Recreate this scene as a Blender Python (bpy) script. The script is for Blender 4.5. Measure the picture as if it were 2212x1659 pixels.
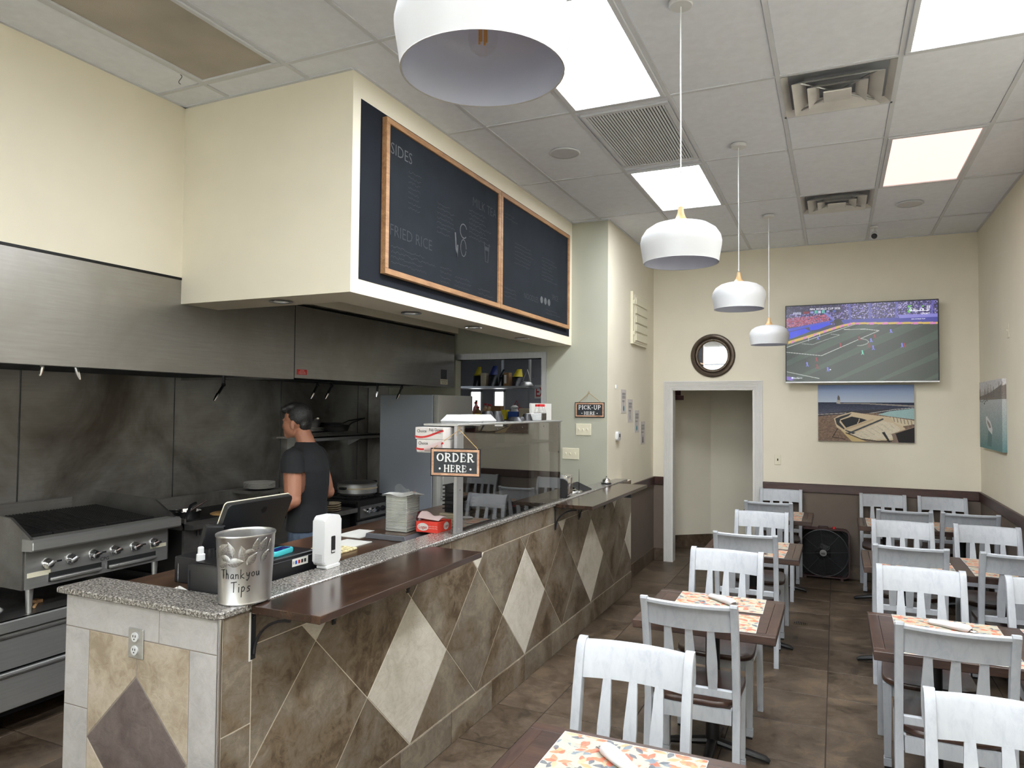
import bpy, bmesh, math, random
import numpy as np
from mathutils import Vector, Matrix

for _o in list(bpy.data.objects):
    bpy.data.objects.remove(_o)
scene = bpy.context.scene
COL = scene.collection
R_ = random.Random(7)
PI = math.pi


def S(r, g, b, a=1.0):
    f = lambda c: (c / 255 / 12.92) if c / 255 <= 0.04045 else ((c / 255 + 0.055) / 1.055) ** 2.4
    return (f(r), f(g), f(b), a)


# ------------------------------------------------------------------ camera
# world: X to the right, Y into the room, Z up, floor at z = 0
cam_d = bpy.data.cameras.new('camera')
cam = bpy.data.objects.new('camera', cam_d)
COL.objects.link(cam)
cam_d.sensor_width = 36.0
cam_d.lens = 36.0 * 1535.6 / 2212
cam_d.clip_start = 0.05
cam_d.clip_end = 100
_r = Matrix(((0.91010148, 0.00623283, 0.41433857),
             (0.41430437, -0.03346418, -0.90952297),
             (0.0081966, 0.99942048, -0.03303809)))
cam.matrix_world = Matrix.Translation((0, 0, 1.85)) @ _r.to_4x4()
scene.camera = cam

# ------------------------------------------------------------------ world, daylight, exposure
world = bpy.data.worlds.new('world')
scene.world = world
world.use_nodes = True
world.node_tree.nodes['Background'].inputs[0].default_value = (0.75, 0.86, 1.0, 1)
world.node_tree.nodes['Background'].inputs[1].default_value = 0.8
vs = scene.view_settings
vs.view_transform = 'Standard'
vs.look = 'None'
vs.exposure = 0.47
vs.gamma = 1.0
vs.use_curve_mapping = False
scene.cycles.max_bounces = 7
scene.cycles.diffuse_bounces = 4
scene.cycles.glossy_bounces = 3
scene.cycles.transparent_max_bounces = 8
scene.cycles.caustics_reflective = False
scene.cycles.caustics_refractive = False
scene.cycles.sample_clamp_indirect = 6.0
scene.cycles.use_light_tree = False
scene.cycles.use_adaptive_sampling = True
scene.cycles.adaptive_threshold = 0.05


def area_light(name, loc, rot, sx, sy, power, color):
    d = bpy.data.lights.new(name, 'AREA')
    d.shape = 'RECTANGLE'
    d.size = sx
    d.size_y = sy
    d.energy = power
    d.color = color
    o = bpy.data.objects.new(name, d)
    COL.objects.link(o)
    o.location = loc
    o.rotation_euler = rot
    return o


# daylight through the three storefront panes behind the camera: sky light coming in level,
# and light thrown up from the sunlit pavement outside
DAY = (0.86, 0.94, 1.0)
SUNNY = (0.9, 0.95, 1.0)
for _n, _x, _w in (('a', -3.05, 1.75), ('b', -1.1, 1.75), ('c', 0.55, 1.3)):
    area_light('sky_light_' + _n, (_x, -4.14, 1.75), (PI / 2, 0, PI), _w, 2.5, 195 * _w, DAY)
    area_light('pavement_light_' + _n, (_x, -4.12, 1.2), (math.radians(122), 0, PI), _w, 1.3, 340 * _w, SUNNY)

# ------------------------------------------------------------------ materials
MATS = {}


def _new(name):
    m = bpy.data.materials.new(name)
    m.use_nodes = True
    nt = m.node_tree
    b = nt.nodes['Principled BSDF']
    MATS[name] = m
    return m, nt, b


def _coord(nt, scale=(1, 1, 1), rnd=False, kind='Object'):
    tc = nt.nodes.new('ShaderNodeTexCoord')
    mp = nt.nodes.new('ShaderNodeMapping')
    mp.inputs['Scale'].default_value = scale
    nt.links.new(tc.outputs[kind], mp.inputs['Vector'])
    if rnd:
        oi = nt.nodes.new('ShaderNodeObjectInfo')
        mu = nt.nodes.new('ShaderNodeMath')
        mu.operation = 'MULTIPLY'
        mu.inputs[1].default_value = 37.0
        nt.links.new(oi.outputs['Random'], mu.inputs[0])
        cb = nt.nodes.new('ShaderNodeCombineXYZ')
        for i in range(3):
            nt.links.new(mu.outputs[0], cb.inputs[i])
        nt.links.new(cb.outputs[0], mp.inputs['Location'])
    return mp.outputs[0]


def _noise(nt, vec, scale, detail=4, rough=0.55, dist=0.0):
    n = nt.nodes.new('ShaderNodeTexNoise')
    n.inputs['Scale'].default_value = scale
    n.inputs['Detail'].default_value = detail
    n.inputs['Roughness'].default_value = rough
    n.inputs['Distortion'].default_value = dist
    nt.links.new(vec, n.inputs['Vector'])
    return n.outputs['Fac']


def _ramp(nt, fac, stops, interp='LINEAR'):
    r = nt.nodes.new('ShaderNodeValToRGB')
    cr = r.color_ramp
    cr.interpolation = interp
    while len(cr.elements) < len(stops):
        cr.elements.new(0.5)
    for e, (p, c) in zip(cr.elements, stops):
        e.position = p
        e.color = c if len(c) == 4 else (*c, 1)
    nt.links.new(fac, r.inputs[0])
    return r.outputs[0]


def _mix(nt, a, b, fac, mode='MIX'):
    m = nt.nodes.new('ShaderNodeMix')
    m.data_type = 'RGBA'
    m.blend_type = mode
    for sock, v in ((m.inputs[0], fac), (m.inputs[6], a), (m.inputs[7], b)):
        if hasattr(v, 'is_linked') or isinstance(v, bpy.types.NodeSocket):
            nt.links.new(v, sock)
        elif isinstance(v, (int, float)):
            sock.default_value = v
        else:
            sock.default_value = v
    return m.outputs[2]


def _math(nt, op, a, b=None, c=None):
    m = nt.nodes.new('ShaderNodeMath')
    m.operation = op
    for i, v in enumerate((a, b, c)):
        if v is None:
            continue
        if isinstance(v, bpy.types.NodeSocket):
            nt.links.new(v, m.inputs[i])
        else:
            m.inputs[i].default_value = v
    return m.outputs[0]


def _bump(nt, b, fac, strength, dist=0.01):
    bp = nt.nodes.new('ShaderNodeBump')
    bp.inputs['Strength'].default_value = strength
    bp.inputs['Distance'].default_value = dist
    nt.links.new(fac, bp.inputs['Height'])
    nt.links.new(bp.outputs[0], b.inputs['Normal'])


def pm(name, col, rough=0.5, metal=0.0, spec=0.5, var=0.0, vscale=8, bump=0.0, bscale=60, emis=None, estr=0.0,
       coat=0.0, vvec=(1, 1, 1)):
    """plain procedural material: colour with a soft noise variation and a fine bump"""
    m, nt, b = _new(name)
    b.inputs['Roughness'].default_value = rough
    b.inputs['Metallic'].default_value = metal
    b.inputs['Specular IOR Level'].default_value = spec
    b.inputs['Coat Weight'].default_value = coat
    vec = _coord(nt, vvec)
    f = _noise(nt, vec, vscale, 2)
    v = var if var else 0.03
    c0 = tuple(max(0, x * (1 - v)) for x in col[:3]) + (1,)
    c1 = tuple(x * (1 + v) for x in col[:3]) + (1,)
    nt.links.new(_ramp(nt, f, [(0.3, c0), (0.7, c1)]), b.inputs['Base Color'])
    if bump:
        _bump(nt, b, _noise(nt, vec, bscale, 1), bump, 0.004)
    if emis:
        b.inputs['Emission Color'].default_value = emis
        b.inputs['Emission Strength'].default_value = estr
    return m


def stone(name, cols, scale=3.0, rough=0.5, bump=0.35, rv=0.18, vein=None):
    m, nt, b = _new(name)
    vec = _coord(nt, (1, 1, 1), True)
    f1 = _noise(nt, vec, scale, 5, 0.62, 0.6)
    f2 = _noise(nt, vec, scale * 5, 4, 0.7, 1.2)
    f = _math(nt, 'ADD', _math(nt, 'MULTIPLY', f1, 0.62), _math(nt, 'MULTIPLY', f2, 0.38))
    n = len(cols)
    stops = [(0.385 + 0.23 * i / (n - 1), c) for i, c in enumerate(cols)]
    c = _ramp(nt, f, stops)
    if vein:
        wv = _noise(nt, _coord(nt, (1, 0.5, 1.2), True), scale * 1.7, 5, 0.75, 2.0)
        vm = _ramp(nt, wv, [(0.485, (0, 0, 0, 1)), (0.5, (1, 1, 1, 1)), (0.515, (0, 0, 0, 1))])
        c = _mix(nt, c, vein, _math(nt, 'MULTIPLY', vm, 0.35))
    oi = nt.nodes.new('ShaderNodeObjectInfo')
    br = _math(nt, 'ADD', _math(nt, 'MULTIPLY', oi.outputs['Random'], rv), 1 - rv / 2)
    mul = nt.nodes.new('ShaderNodeVectorMath')
    mul.operation = 'SCALE'
    nt.links.new(c, mul.inputs[0])
    nt.links.new(br, mul.inputs['Scale'])
    nt.links.new(mul.outputs[0], b.inputs['Base Color'])
    nt.links.new(_math(nt, 'ADD', _math(nt, 'MULTIPLY', f2, 0.3), rough - 0.15), b.inputs['Roughness'])
    _bump(nt, b, f, bump, 0.012)
    return m


def wood(name, c_dark, c_mid, c_light, axis='X', scale=6.0, rough=0.4, coat=0.0, bump=0.1, stretch=14.0, rnd=True):
    m, nt, b = _new(name)
    sc = {'X': (1 / stretch * 2, 1, 1), 'Y': (1, 1 / stretch * 2, 1), 'Z': (1, 1, 1 / stretch * 2)}[axis]
    vec = _coord(nt, sc, rnd)
    f1 = _noise(nt, vec, scale * 2.2, 6, 0.6, 0.8)
    f2 = _noise(nt, vec, scale * 12, 4, 0.6)
    f = _math(nt, 'ADD', _math(nt, 'MULTIPLY', f1, 0.65), _math(nt, 'MULTIPLY', f2, 0.35))
    nt.links.new(_ramp(nt, f, [(0.34, c_dark), (0.5, c_mid), (0.66, c_light)]), b.inputs['Base Color'])
    b.inputs['Roughness'].default_value = rough
    b.inputs['Coat Weight'].default_value = coat
    b.inputs['Coat Roughness'].default_value = 0.15
    _bump(nt, b, f2, bump, 0.003)
    return m


def steel(name, col=(0.55, 0.54, 0.52, 1), rough=0.34, axis='Y', smear=0.12, dirt=None, dscale=1.4, metal=0.8):
    m, nt, b = _new(name)
    b.inputs['Metallic'].default_value = metal
    sc = {'X': (0.05, 1, 1), 'Y': (1, 0.05, 1), 'Z': (1, 1, 0.05)}[axis]
    f = _noise(nt, _coord(nt, sc), 90, 3, 0.6)
    g = _noise(nt, _coord(nt), dscale, 6, 0.6, 0.5)
    c0 = tuple(x * 0.88 for x in col[:3]) + (1,)
    c = _ramp(nt, f, [(0.3, c0), (0.7, col)])
    if dirt:
        c = _mix(nt, c, dirt, _ramp(nt, g, [(0.42, (0, 0, 0, 1)), (0.66, (1, 1, 1, 1))]))
    nt.links.new(c, b.inputs['Base Color'])
    nt.links.new(_math(nt, 'ADD', _math(nt, 'MULTIPLY', g, smear * 2), rough - smear), b.inputs['Roughness'])
    return m


def emit(name, col, strength, pattern=None):
    m, nt, b = _new(name)
    b.inputs['Base Color'].default_value = (0.8, 0.8, 0.8, 1)
    b.inputs['Roughness'].default_value = 0.4
    b.inputs['Emission Color'].default_value = col
    if pattern:
        # acrylic lens over fluorescent tubes: brighter along the tubes
        vec = _coord(nt)
        sp = nt.nodes.new('ShaderNodeSeparateXYZ')
        nt.links.new(vec, sp.inputs[0])
        w = _math(nt, 'SINE', _math(nt, 'MULTIPLY', sp.outputs[0], pattern))
        nt.links.new(_math(nt, 'MULTIPLY_ADD', w, strength * 0.18, strength), b.inputs['Emission Strength'])
    else:
        b.inputs['Emission Strength'].default_value = strength
    return m


def vcol_mat(name, rough=0.6, estr=0.0, spec=0.3):
    """flat print read from the mesh's colour attribute"""
    m, nt, b = _new(name)
    a = nt.nodes.new('ShaderNodeAttribute')
    a.attribute_name = 'print'
    b.inputs['Roughness'].default_value = rough
    b.inputs['Specular IOR Level'].default_value = spec
    if estr:
        b.inputs['Base Color'].default_value = (0.01, 0.01, 0.01, 1)
        nt.links.new(a.outputs['Color'], b.inputs['Emission Color'])
        b.inputs['Emission Strength'].default_value = estr
    else:
        nt.links.new(a.outputs['Color'], b.inputs['Base Color'])
    return m


def glassy(name, tint=(0.8, 0.82, 0.8, 1), refl=0.06, rough=0.0, grazing=0.5):
    """thin clear sheet: transparent with a fresnel-like mirror layer"""
    m = bpy.data.materials.new(name)
    m.use_nodes = True
    nt = m.node_tree
    nt.nodes.clear()
    out = nt.nodes.new('ShaderNodeOutputMaterial')
    t = nt.nodes.new('ShaderNodeBsdfTransparent')
    t.inputs[0].default_value = tint
    g = nt.nodes.new('ShaderNodeBsdfGlossy')
    g.inputs['Roughness'].default_value = rough
    g.inputs[0].default_value = (0.95, 0.95, 0.95, 1)
    lw = nt.nodes.new('ShaderNodeLayerWeight')
    lw.inputs[0].default_value = 0.35
    f = _math(nt, 'MULTIPLY_ADD', lw.outputs['Facing'], grazing, refl)
    f = _math(nt, 'MULTIPLY', f, f) if False else f
    mx = nt.nodes.new('ShaderNodeMixShader')
    nt.links.new(f, mx.inputs[0])
    nt.links.new(t.outputs[0], mx.inputs[1])
    nt.links.new(g.outputs[0], mx.inputs[2])
    nt.links.new(mx.outputs[0], out.inputs[0])
    MATS[name] = m
    return m


# ------------------------------------------------------------------ mesh builder
MW = {}


class MB:
    def __init__(s):
        s.bm = bmesh.new()
        s.mi = 0

    def _tag(s, geom):
        for f in geom:
            if isinstance(f, bmesh.types.BMFace):
                f.material_index = s.mi

    def faces(s, verts, faces):
        vs_ = [s.bm.verts.new(v) for v in verts]
        out = []
        for f in faces:
            try:
                fc = s.bm.faces.new([vs_[i] for i in f])
                fc.material_index = s.mi
                out.append(fc)
            except ValueError:
                pass
        return vs_, out

    def box(s, x0, x1, y0, y1, z0, z1, bev=0.0, seg=2, M=None):
        x0, x1 = min(x0, x1), max(x0, x1)
        y0, y1 = min(y0, y1), max(y0, y1)
        z0, z1 = min(z0, z1), max(z0, z1)
        v = [(x0, y0, z0), (x1, y0, z0), (x1, y1, z0), (x0, y1, z0), (x0, y0, z1), (x1, y0, z1), (x1, y1, z1), (x0, y1, z1)]
        if M is not None:
            v = [M @ Vector(p) for p in v]
        vs_, fs = s.faces(v, [(3, 2, 1, 0), (4, 5, 6, 7), (0, 1, 5, 4), (1, 2, 6, 5), (2, 3, 7, 6), (3, 0, 4, 7)])
        if bev:
            es = list({e for f in fs for e in f.edges})
            r = bmesh.ops.bevel(s.bm, geom=es, offset=bev, segments=seg, affect='EDGES', profile=0.5)
            s._tag(r['faces'])
        return s

    def prism(s, poly, axis, a, b, bev=0.0, M=None, seg=1):
        """2D polygon extruded along an axis; poly is in the other two axes in order (x,y)/(x,z)/(y,z)"""
        n = len(poly)
        ar = sum(poly[i][0] * poly[(i + 1) % n][1] - poly[(i + 1) % n][0] * poly[i][1] for i in range(n))
        if (ar < 0) != (axis == 'Y'):
            poly = poly[::-1]
        mk = {'X': lambda p, t: (t, p[0], p[1]), 'Y': lambda p, t: (p[0], t, p[1]), 'Z': lambda p, t: (p[0], p[1], t)}[axis]
        a, b = min(a, b), max(a, b)
        v = [mk(p, a) for p in poly] + [mk(p, b) for p in poly]
        if M is not None:
            v = [M @ Vector(p) for p in v]
        fs = [tuple(range(n))[::-1], tuple(range(n, 2 * n))] + [(i, (i + 1) % n, n + (i + 1) % n, n + i) for i in range(n)]
        vs_, ff = s.faces(v, fs)
        if bev:
            es = list({e for f in ff[:2] for e in f.edges})
            r = bmesh.ops.bevel(s.bm, geom=es, offset=bev, segments=seg, affect='EDGES', profile=0.5)
            s._tag(r['faces'])
        return s

    def tube(s, pts, r, n=8, caps=True, closed=False, sq=None):
        """sweep a circle (or scaled circle) along points; r number or list"""
        pts = [Vector(p) for p in pts]
        m = len(pts)
        rs = r if isinstance(r, (list, tuple)) else [r] * m
        rings = []
        prev = None
        for i, p in enumerate(pts):
            if closed:
                t = pts[(i + 1) % m] - pts[i - 1]
            else:
                t = pts[min(i + 1, m - 1)] - pts[max(i - 1, 0)]
            t.normalize()
            if prev is None:
                u = t.cross(Vector((0, 0, 1)))
                if u.length < 0.05:
                    u = t.cross(Vector((1, 0, 0)))
            else:
                u = prev - t * prev.dot(t)
            u.normalize()
            prev = u
            w = t.cross(u)
            rings.append([s.bm.verts.new(p + (u * math.cos(2 * PI * k / n) + w * math.sin(2 * PI * k / n) * (sq or 1)) * rs[i]) for k in range(n)])
        rng = range(m if closed else m - 1)
        for i in rng:
            A, B = rings[i], rings[(i + 1) % m]
            for k in range(n):
                f = s.bm.faces.new((A[k], A[(k + 1) % n], B[(k + 1) % n], B[k]))
                f.material_index = s.mi
        if caps and not closed:
            for q, ring in ((0, rings[0][::-1]), (1, rings[-1])):
                if rs[0 if q == 0 else -1] > 1e-5:
                    f = s.bm.faces.new(ring)
                    f.material_index = s.mi
        return s

    def cyl(s, p0, p1, r0, r1=None, n=20):
        return s.tube([p0, p1], [r0, r0 if r1 is None else r1], n)

    def lathe(s, prof, c=(0, 0, 0), n=28, sx=1.0, sy=1.0, M=None, close=False):
        """profile of (r, z) turned about the vertical axis through c"""
        rings = []
        for r, z in prof:
            if r < 1e-6:
                p = Vector((c[0], c[1], c[2] + z))
                rings.append([s.bm.verts.new(M @ p if M else p)])
            else:
                ring = []
                for k in range(n):
                    p = Vector((c[0] + r * sx * math.cos(2 * PI * k / n), c[1] + r * sy * math.sin(2 * PI * k / n), c[2] + z))
                    ring.append(s.bm.verts.new(M @ p if M else p))
                rings.append(ring)
        prs = list(zip(rings, rings[1:]))
        if close:
            prs.append((rings[-1], rings[0]))
        for A, B in prs:
            for k in range(n):
                a, a2 = A[k % len(A)], A[(k + 1) % len(A)]
                b, b2 = B[k % len(B)], B[(k + 1) % len(B)]
                vs_ = [a, a2, b2, b]
                u = []
                for v in vs_:
                    if v not in u:
                        u.append(v)
                if len(u) > 2:
                    try:
                        f = s.bm.faces.new(u)
                        f.material_index = s.mi
                    except ValueError:
                        pass
        return s

    def ell(s, c, r, n=20, m=12, M=None):
        prof = [(math.sin(PI * i / m), -math.cos(PI * i / m)) for i in range(m + 1)]
        T = Matrix.Translation(c) @ (M if M else Matrix()) @ Matrix.Diagonal((r[0], r[1], r[2], 1))
        return s.lathe(prof, n=n, M=T)

    def grid(s, f, nu, nv):
        """surface patch f(u,v)->point, u,v in 0..1"""
        V = [[s.bm.verts.new(f(i / nu, j / nv)) for i in range(nu + 1)] for j in range(nv + 1)]
        for j in range(nv):
            for i in range(nu):
                fc = s.bm.faces.new((V[j][i], V[j][i + 1], V[j + 1][i + 1], V[j + 1][i]))
                fc.material_index = s.mi
        return s

    def ribbon(s, pts, w, f):
        """flat stroke of width w along 2D points, mapped by f(u,v)->3D"""
        P = [Vector((p[0], p[1])) for p in pts]
        m = len(P)
        L, Rr = [], []
        for i in range(m):
            t = P[min(i + 1, m - 1)] - P[max(i - 1, 0)]
            if t.length < 1e-9:
                t = Vector((1, 0))
            t.normalize()
            nrm = Vector((-t.y, t.x))
            ww = (w[i] if isinstance(w, (list, tuple)) else w) / 2
            q0, q1 = P[i], P[i]
            if i == 0:
                q0 = P[i] - t * ww * 0.6
            if i == m - 1:
                q0 = P[i] + t * ww * 0.6
            L.append(s.bm.verts.new(f(*(q0 + nrm * ww))))
            Rr.append(s.bm.verts.new(f(*(q0 - nrm * ww))))
        for i in range(m - 1):
            fc = s.bm.faces.new((Rr[i], Rr[i + 1], L[i + 1], L[i]))
            fc.material_index = s.mi
        return s

    def poly2(s, pts, f):
        vs_ = [s.bm.verts.new(f(*p)) for p in pts]
        try:
            fc = s.bm.faces.new(vs_)
            fc.material_index = s.mi
        except ValueError:
            pass
        return s

    def text(s, body, size, f, align='CENTER', bold=0.0, res=2):
        """lettering from the built-in font, flat, mapped by f(u,v)"""
        cu = bpy.data.curves.new('t', 'FONT')
        cu.body = body
        cu.size = size
        cu.align_x = align
        cu.offset = bold
        cu.resolution_u = res
        o = bpy.data.objects.new('t', cu)
        COL.objects.link(o)
        dg = bpy.context.evaluated_depsgraph_get()
        me = bpy.data.meshes.new_from_object(o.evaluated_get(dg))
        vs_ = [s.bm.verts.new(f(v.co.x, v.co.y)) for v in me.vertices]
        for p in me.polygons:
            try:
                fc = s.bm.faces.new([vs_[i] for i in p.vertices])
                fc.material_index = s.mi
            except ValueError:
                pass
        bpy.data.meshes.remove(me)
        bpy.data.objects.remove(o)
        bpy.data.curves.remove(cu)
        return s

    def xform(s, M):
        s.bm.transform(M)
        return s

    def build(s, name, mat, parent=None, smooth=True, angle=35, local=False, fixn=False, **tags):
        if fixn:
            bmesh.ops.recalc_face_normals(s.bm, faces=s.bm.faces)
        me = bpy.data.meshes.new(name)
        base = None
        if parent is None:
            if tags.get('kind') != 'structure' and s.bm.verts and not local:
                xs = [v.co for v in s.bm.verts]
                mn = Vector([min(c[i] for c in xs) for i in range(3)])
                mx_ = Vector([max(c[i] for c in xs) for i in range(3)])
                base = Vector(((mn.x + mx_.x) / 2, (mn.y + mx_.y) / 2, mn.z))
                s.bm.transform(Matrix.Translation(-base))
        elif not local:
            s.bm.transform(MW[parent.name].inverted())
        s.bm.to_mesh(me)
        s.bm.free()
        for mm in (mat if isinstance(mat, (list, tuple)) else [mat]):
            me.materials.append(MATS[mm] if isinstance(mm, str) else mm)
        if smooth:
            me.polygons.foreach_set('use_smooth', [True] * len(me.polygons))
            me.set_sharp_from_angle(angle=math.radians(angle))
        o = bpy.data.objects.new(name, me)
        COL.objects.link(o)
        if parent is not None:
            o.parent = parent
            MW[o.name] = MW[parent.name]
        else:
            if base is not None:
                o.location = base
            MW[o.name] = Matrix.Translation(base) if base is not None else Matrix()
        tag(o, **tags)
        return o


def tag(o, label=None, category=None, group=None, kind=None):
    for k, v in (('label', label), ('category', category), ('group', group), ('kind', kind)):
        if v:
            o[k] = v
    return o


def thing(name, label, category, loc=(0, 0, 0), rotz=0.0, group=None, kind=None):
    o = bpy.data.objects.new(name, None)
    o.empty_display_size = 0.1
    COL.objects.link(o)
    o.location = loc
    o.rotation_euler = (0, 0, rotz)
    MW[o.name] = Matrix.Translation(loc) @ Matrix.Rotation(rotz, 4, 'Z')
    return tag(o, label, category, group, kind)


def copy_tree(src, loc, rotz, label=None, parent=None):
    c = src.copy()
    COL.objects.link(c)
    if parent is None:
        c.location = loc
        c.rotation_euler = (0, 0, rotz)
        if label:
            c['label'] = label
        MW[c.name] = Matrix.Translation(loc) @ Matrix.Rotation(rotz, 4, 'Z')
    else:
        c.parent = parent
    for ch in list(src.children):
        copy_tree(ch, None, None, None, c)
    return c


def print_mesh(name, arr, f, mat, parent=None, **tags):
    """raster of linear colours (H,W,3) laid on f(u,v), u right, v down, both 0..1"""
    H_, W_ = arr.shape[:2]
    us, vs_ = np.meshgrid(np.linspace(0, 1, W_), np.linspace(0, 1, H_))
    p0, pu, pv = (np.array(f(*q)) for q in ((0, 0), (1, 0), (0, 1)))
    co = p0 + us[..., None] * (pu - p0) + vs_[..., None] * (pv - p0)
    co = co.reshape(-1, 3)
    if parent is not None:
        Mi = np.array(MW[parent.name].inverted())
        co = co @ Mi[:3, :3].T + Mi[:3, 3]
    idx = np.arange(H_ * W_).reshape(H_, W_)
    q = np.stack([idx[1:, :-1], idx[1:, 1:], idx[:-1, 1:], idx[:-1, :-1]], -1).reshape(-1, 4)
    me = bpy.data.meshes.new(name)
    me.from_pydata(co.tolist(), [], q.tolist())
    ca = me.color_attributes.new('print', 'FLOAT_COLOR', 'POINT')
    rgba = np.ones((H_ * W_, 4), np.float32)
    rgba[:, :3] = arr.reshape(-1, 3)
    ca.data.foreach_set('color', rgba.ravel())
    me.materials.append(MATS[mat])
    o = bpy.data.objects.new(name, me)
    COL.objects.link(o)
    if parent is not None:
        o.parent = parent
        MW[o.name] = MW[parent.name]
    return tag(o, **tags)


class Canvas:
    """tiny painter for flat prints, coordinates 0..1 (u right, v down)"""

    def __init__(s, w, h, col):
        s.w, s.h = w, h
        s.a = np.zeros((h, w, 3), np.float32)
        s.a[:] = S(*col)[:3]
        s.U, s.V = np.meshgrid((np.arange(w) + .5) / w, (np.arange(h) + .5) / h)
        s.asp = w / h
        s.rng = np.random.RandomState(3)

    def put(s, mask, col, op=1.0):
        c = np.array(S(*col)[:3])
        s.a[mask] = s.a[mask] * (1 - op) + c * op

    def poly(s, pts, col, op=1.0):
        ins = np.zeros_like(s.U, bool)
        n = len(pts)
        for i in range(n):
            (x0, y0), (x1, y1) = pts[i], pts[(i + 1) % n]
            if y0 == y1:
                continue
            c = ((y0 > s.V) != (y1 > s.V)) & (s.U < (x1 - x0) * (s.V - y0) / (y1 - y0) + x0)
            ins ^= c
        s.put(ins, col, op)
        return ins

    def line(s, pts, w, col, op=1.0):
        for (x0, y0), (x1, y1) in zip(pts, pts[1:]):
            dx, dy = (x1 - x0) * s.asp, y1 - y0
            L = dx * dx + dy * dy + 1e-12
            t = np.clip((((s.U - x0) * s.asp) * dx + (s.V - y0) * dy) / L, 0, 1)
            d = np.hypot((s.U - x0) * s.asp - t * dx, s.V - y0 - t * dy)
            s.put(d < w / 2, col, op)

    def ell(s, cx, cy, rx, ry, col, op=1.0):
        s.put(((s.U - cx) / rx) ** 2 + ((s.V - cy) / ry) ** 2 < 1, col, op)

    def grad(s, v0, v1, c0, c1, mask=None):
        t = np.clip((s.V - v0) / (v1 - v0), 0, 1)[..., None]
        g = np.array(S(*c0)[:3]) * (1 - t) + np.array(S(*c1)[:3]) * t
        m = (s.V >= v0) & (s.V <= v1) if mask is None else mask
        s.a[m] = g[m]

    def noise(s, mask, amt, sc=1, streak=1):
        n = s.rng.rand(s.h // sc + 2, s.w // (sc * streak) + 2)
        n = np.repeat(np.repeat(n, sc, 0), sc * streak, 1)[:s.h, :s.w]
        s.a[mask] *= (1 + amt * (n[mask] - .5) * 2)[:, None]


def clip_poly(poly, planes):
    """keep the part of a convex polygon with a*x+b*y<=c for every plane"""
    for a, b, c in planes:
        out = []
        n = len(poly)
        for i in range(n):
            p, q = poly[i], poly[(i + 1) % n]
            dp, dq = a * p[0] + b * p[1] - c, a * q[0] + b * q[1] - c
            if dp <= 0:
                out.append(p)
            if (dp < 0 < dq) or (dq < 0 < dp):
                t = dp / (dp - dq)
                out.append((p[0] + (q[0] - p[0]) * t, p[1] + (q[1] - p[1]) * t))
        poly = out
        if len(poly) < 3:
            return []
    return poly


def inset(poly, d):
    """shrink a convex polygon by d"""
    n = len(poly)
    ar = sum(poly[i][0] * poly[(i + 1) % n][1] - poly[(i + 1) % n][0] * poly[i][1] for i in range(n))
    if ar < 0:
        poly = poly[::-1]
    pl = []
    for i in range(n):
        p, q = poly[i], poly[(i + 1) % n]
        ex, ey = q[0] - p[0], q[1] - p[1]
        l = math.hypot(ex, ey)
        if l < 1e-9:
            continue
        a, b = ey / l, -ex / l
        pl.append((a, b, a * p[0] + b * p[1] - d))
    return clip_poly(poly, pl)


def rect(a0, a1, b0, b1):
    return [(a0, b0), (a1, b0), (a1, b1), (a0, b1)]


def arc(cx, cy, r, a0, a1, n=10, ry=None):
    ry = r if ry is None else ry
    return [(cx + r * math.cos(a0 + (a1 - a0) * i / n), cy + ry * math.sin(a0 + (a1 - a0) * i / n)) for i in range(n + 1)]


def rrect(x0, x1, y0, y1, r, n=5):
    return (arc(x1 - r, y0 + r, r, -PI / 2, 0, n) + arc(x1 - r, y1 - r, r, 0, PI / 2, n) +
            arc(x0 + r, y1 - r, r, PI / 2, PI, n) + arc(x0 + r, y0 + r, r, PI, 1.5 * PI, n))


ORD = ('lowest', 'second from the bottom', 'third from the bottom', 'fourth from the bottom', 'fifth from the bottom', 'sixth from the bottom', 'seventh from the bottom')


def ordn(i, n):
    return 'topmost' if i == n - 1 else ORD[i]


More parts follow.
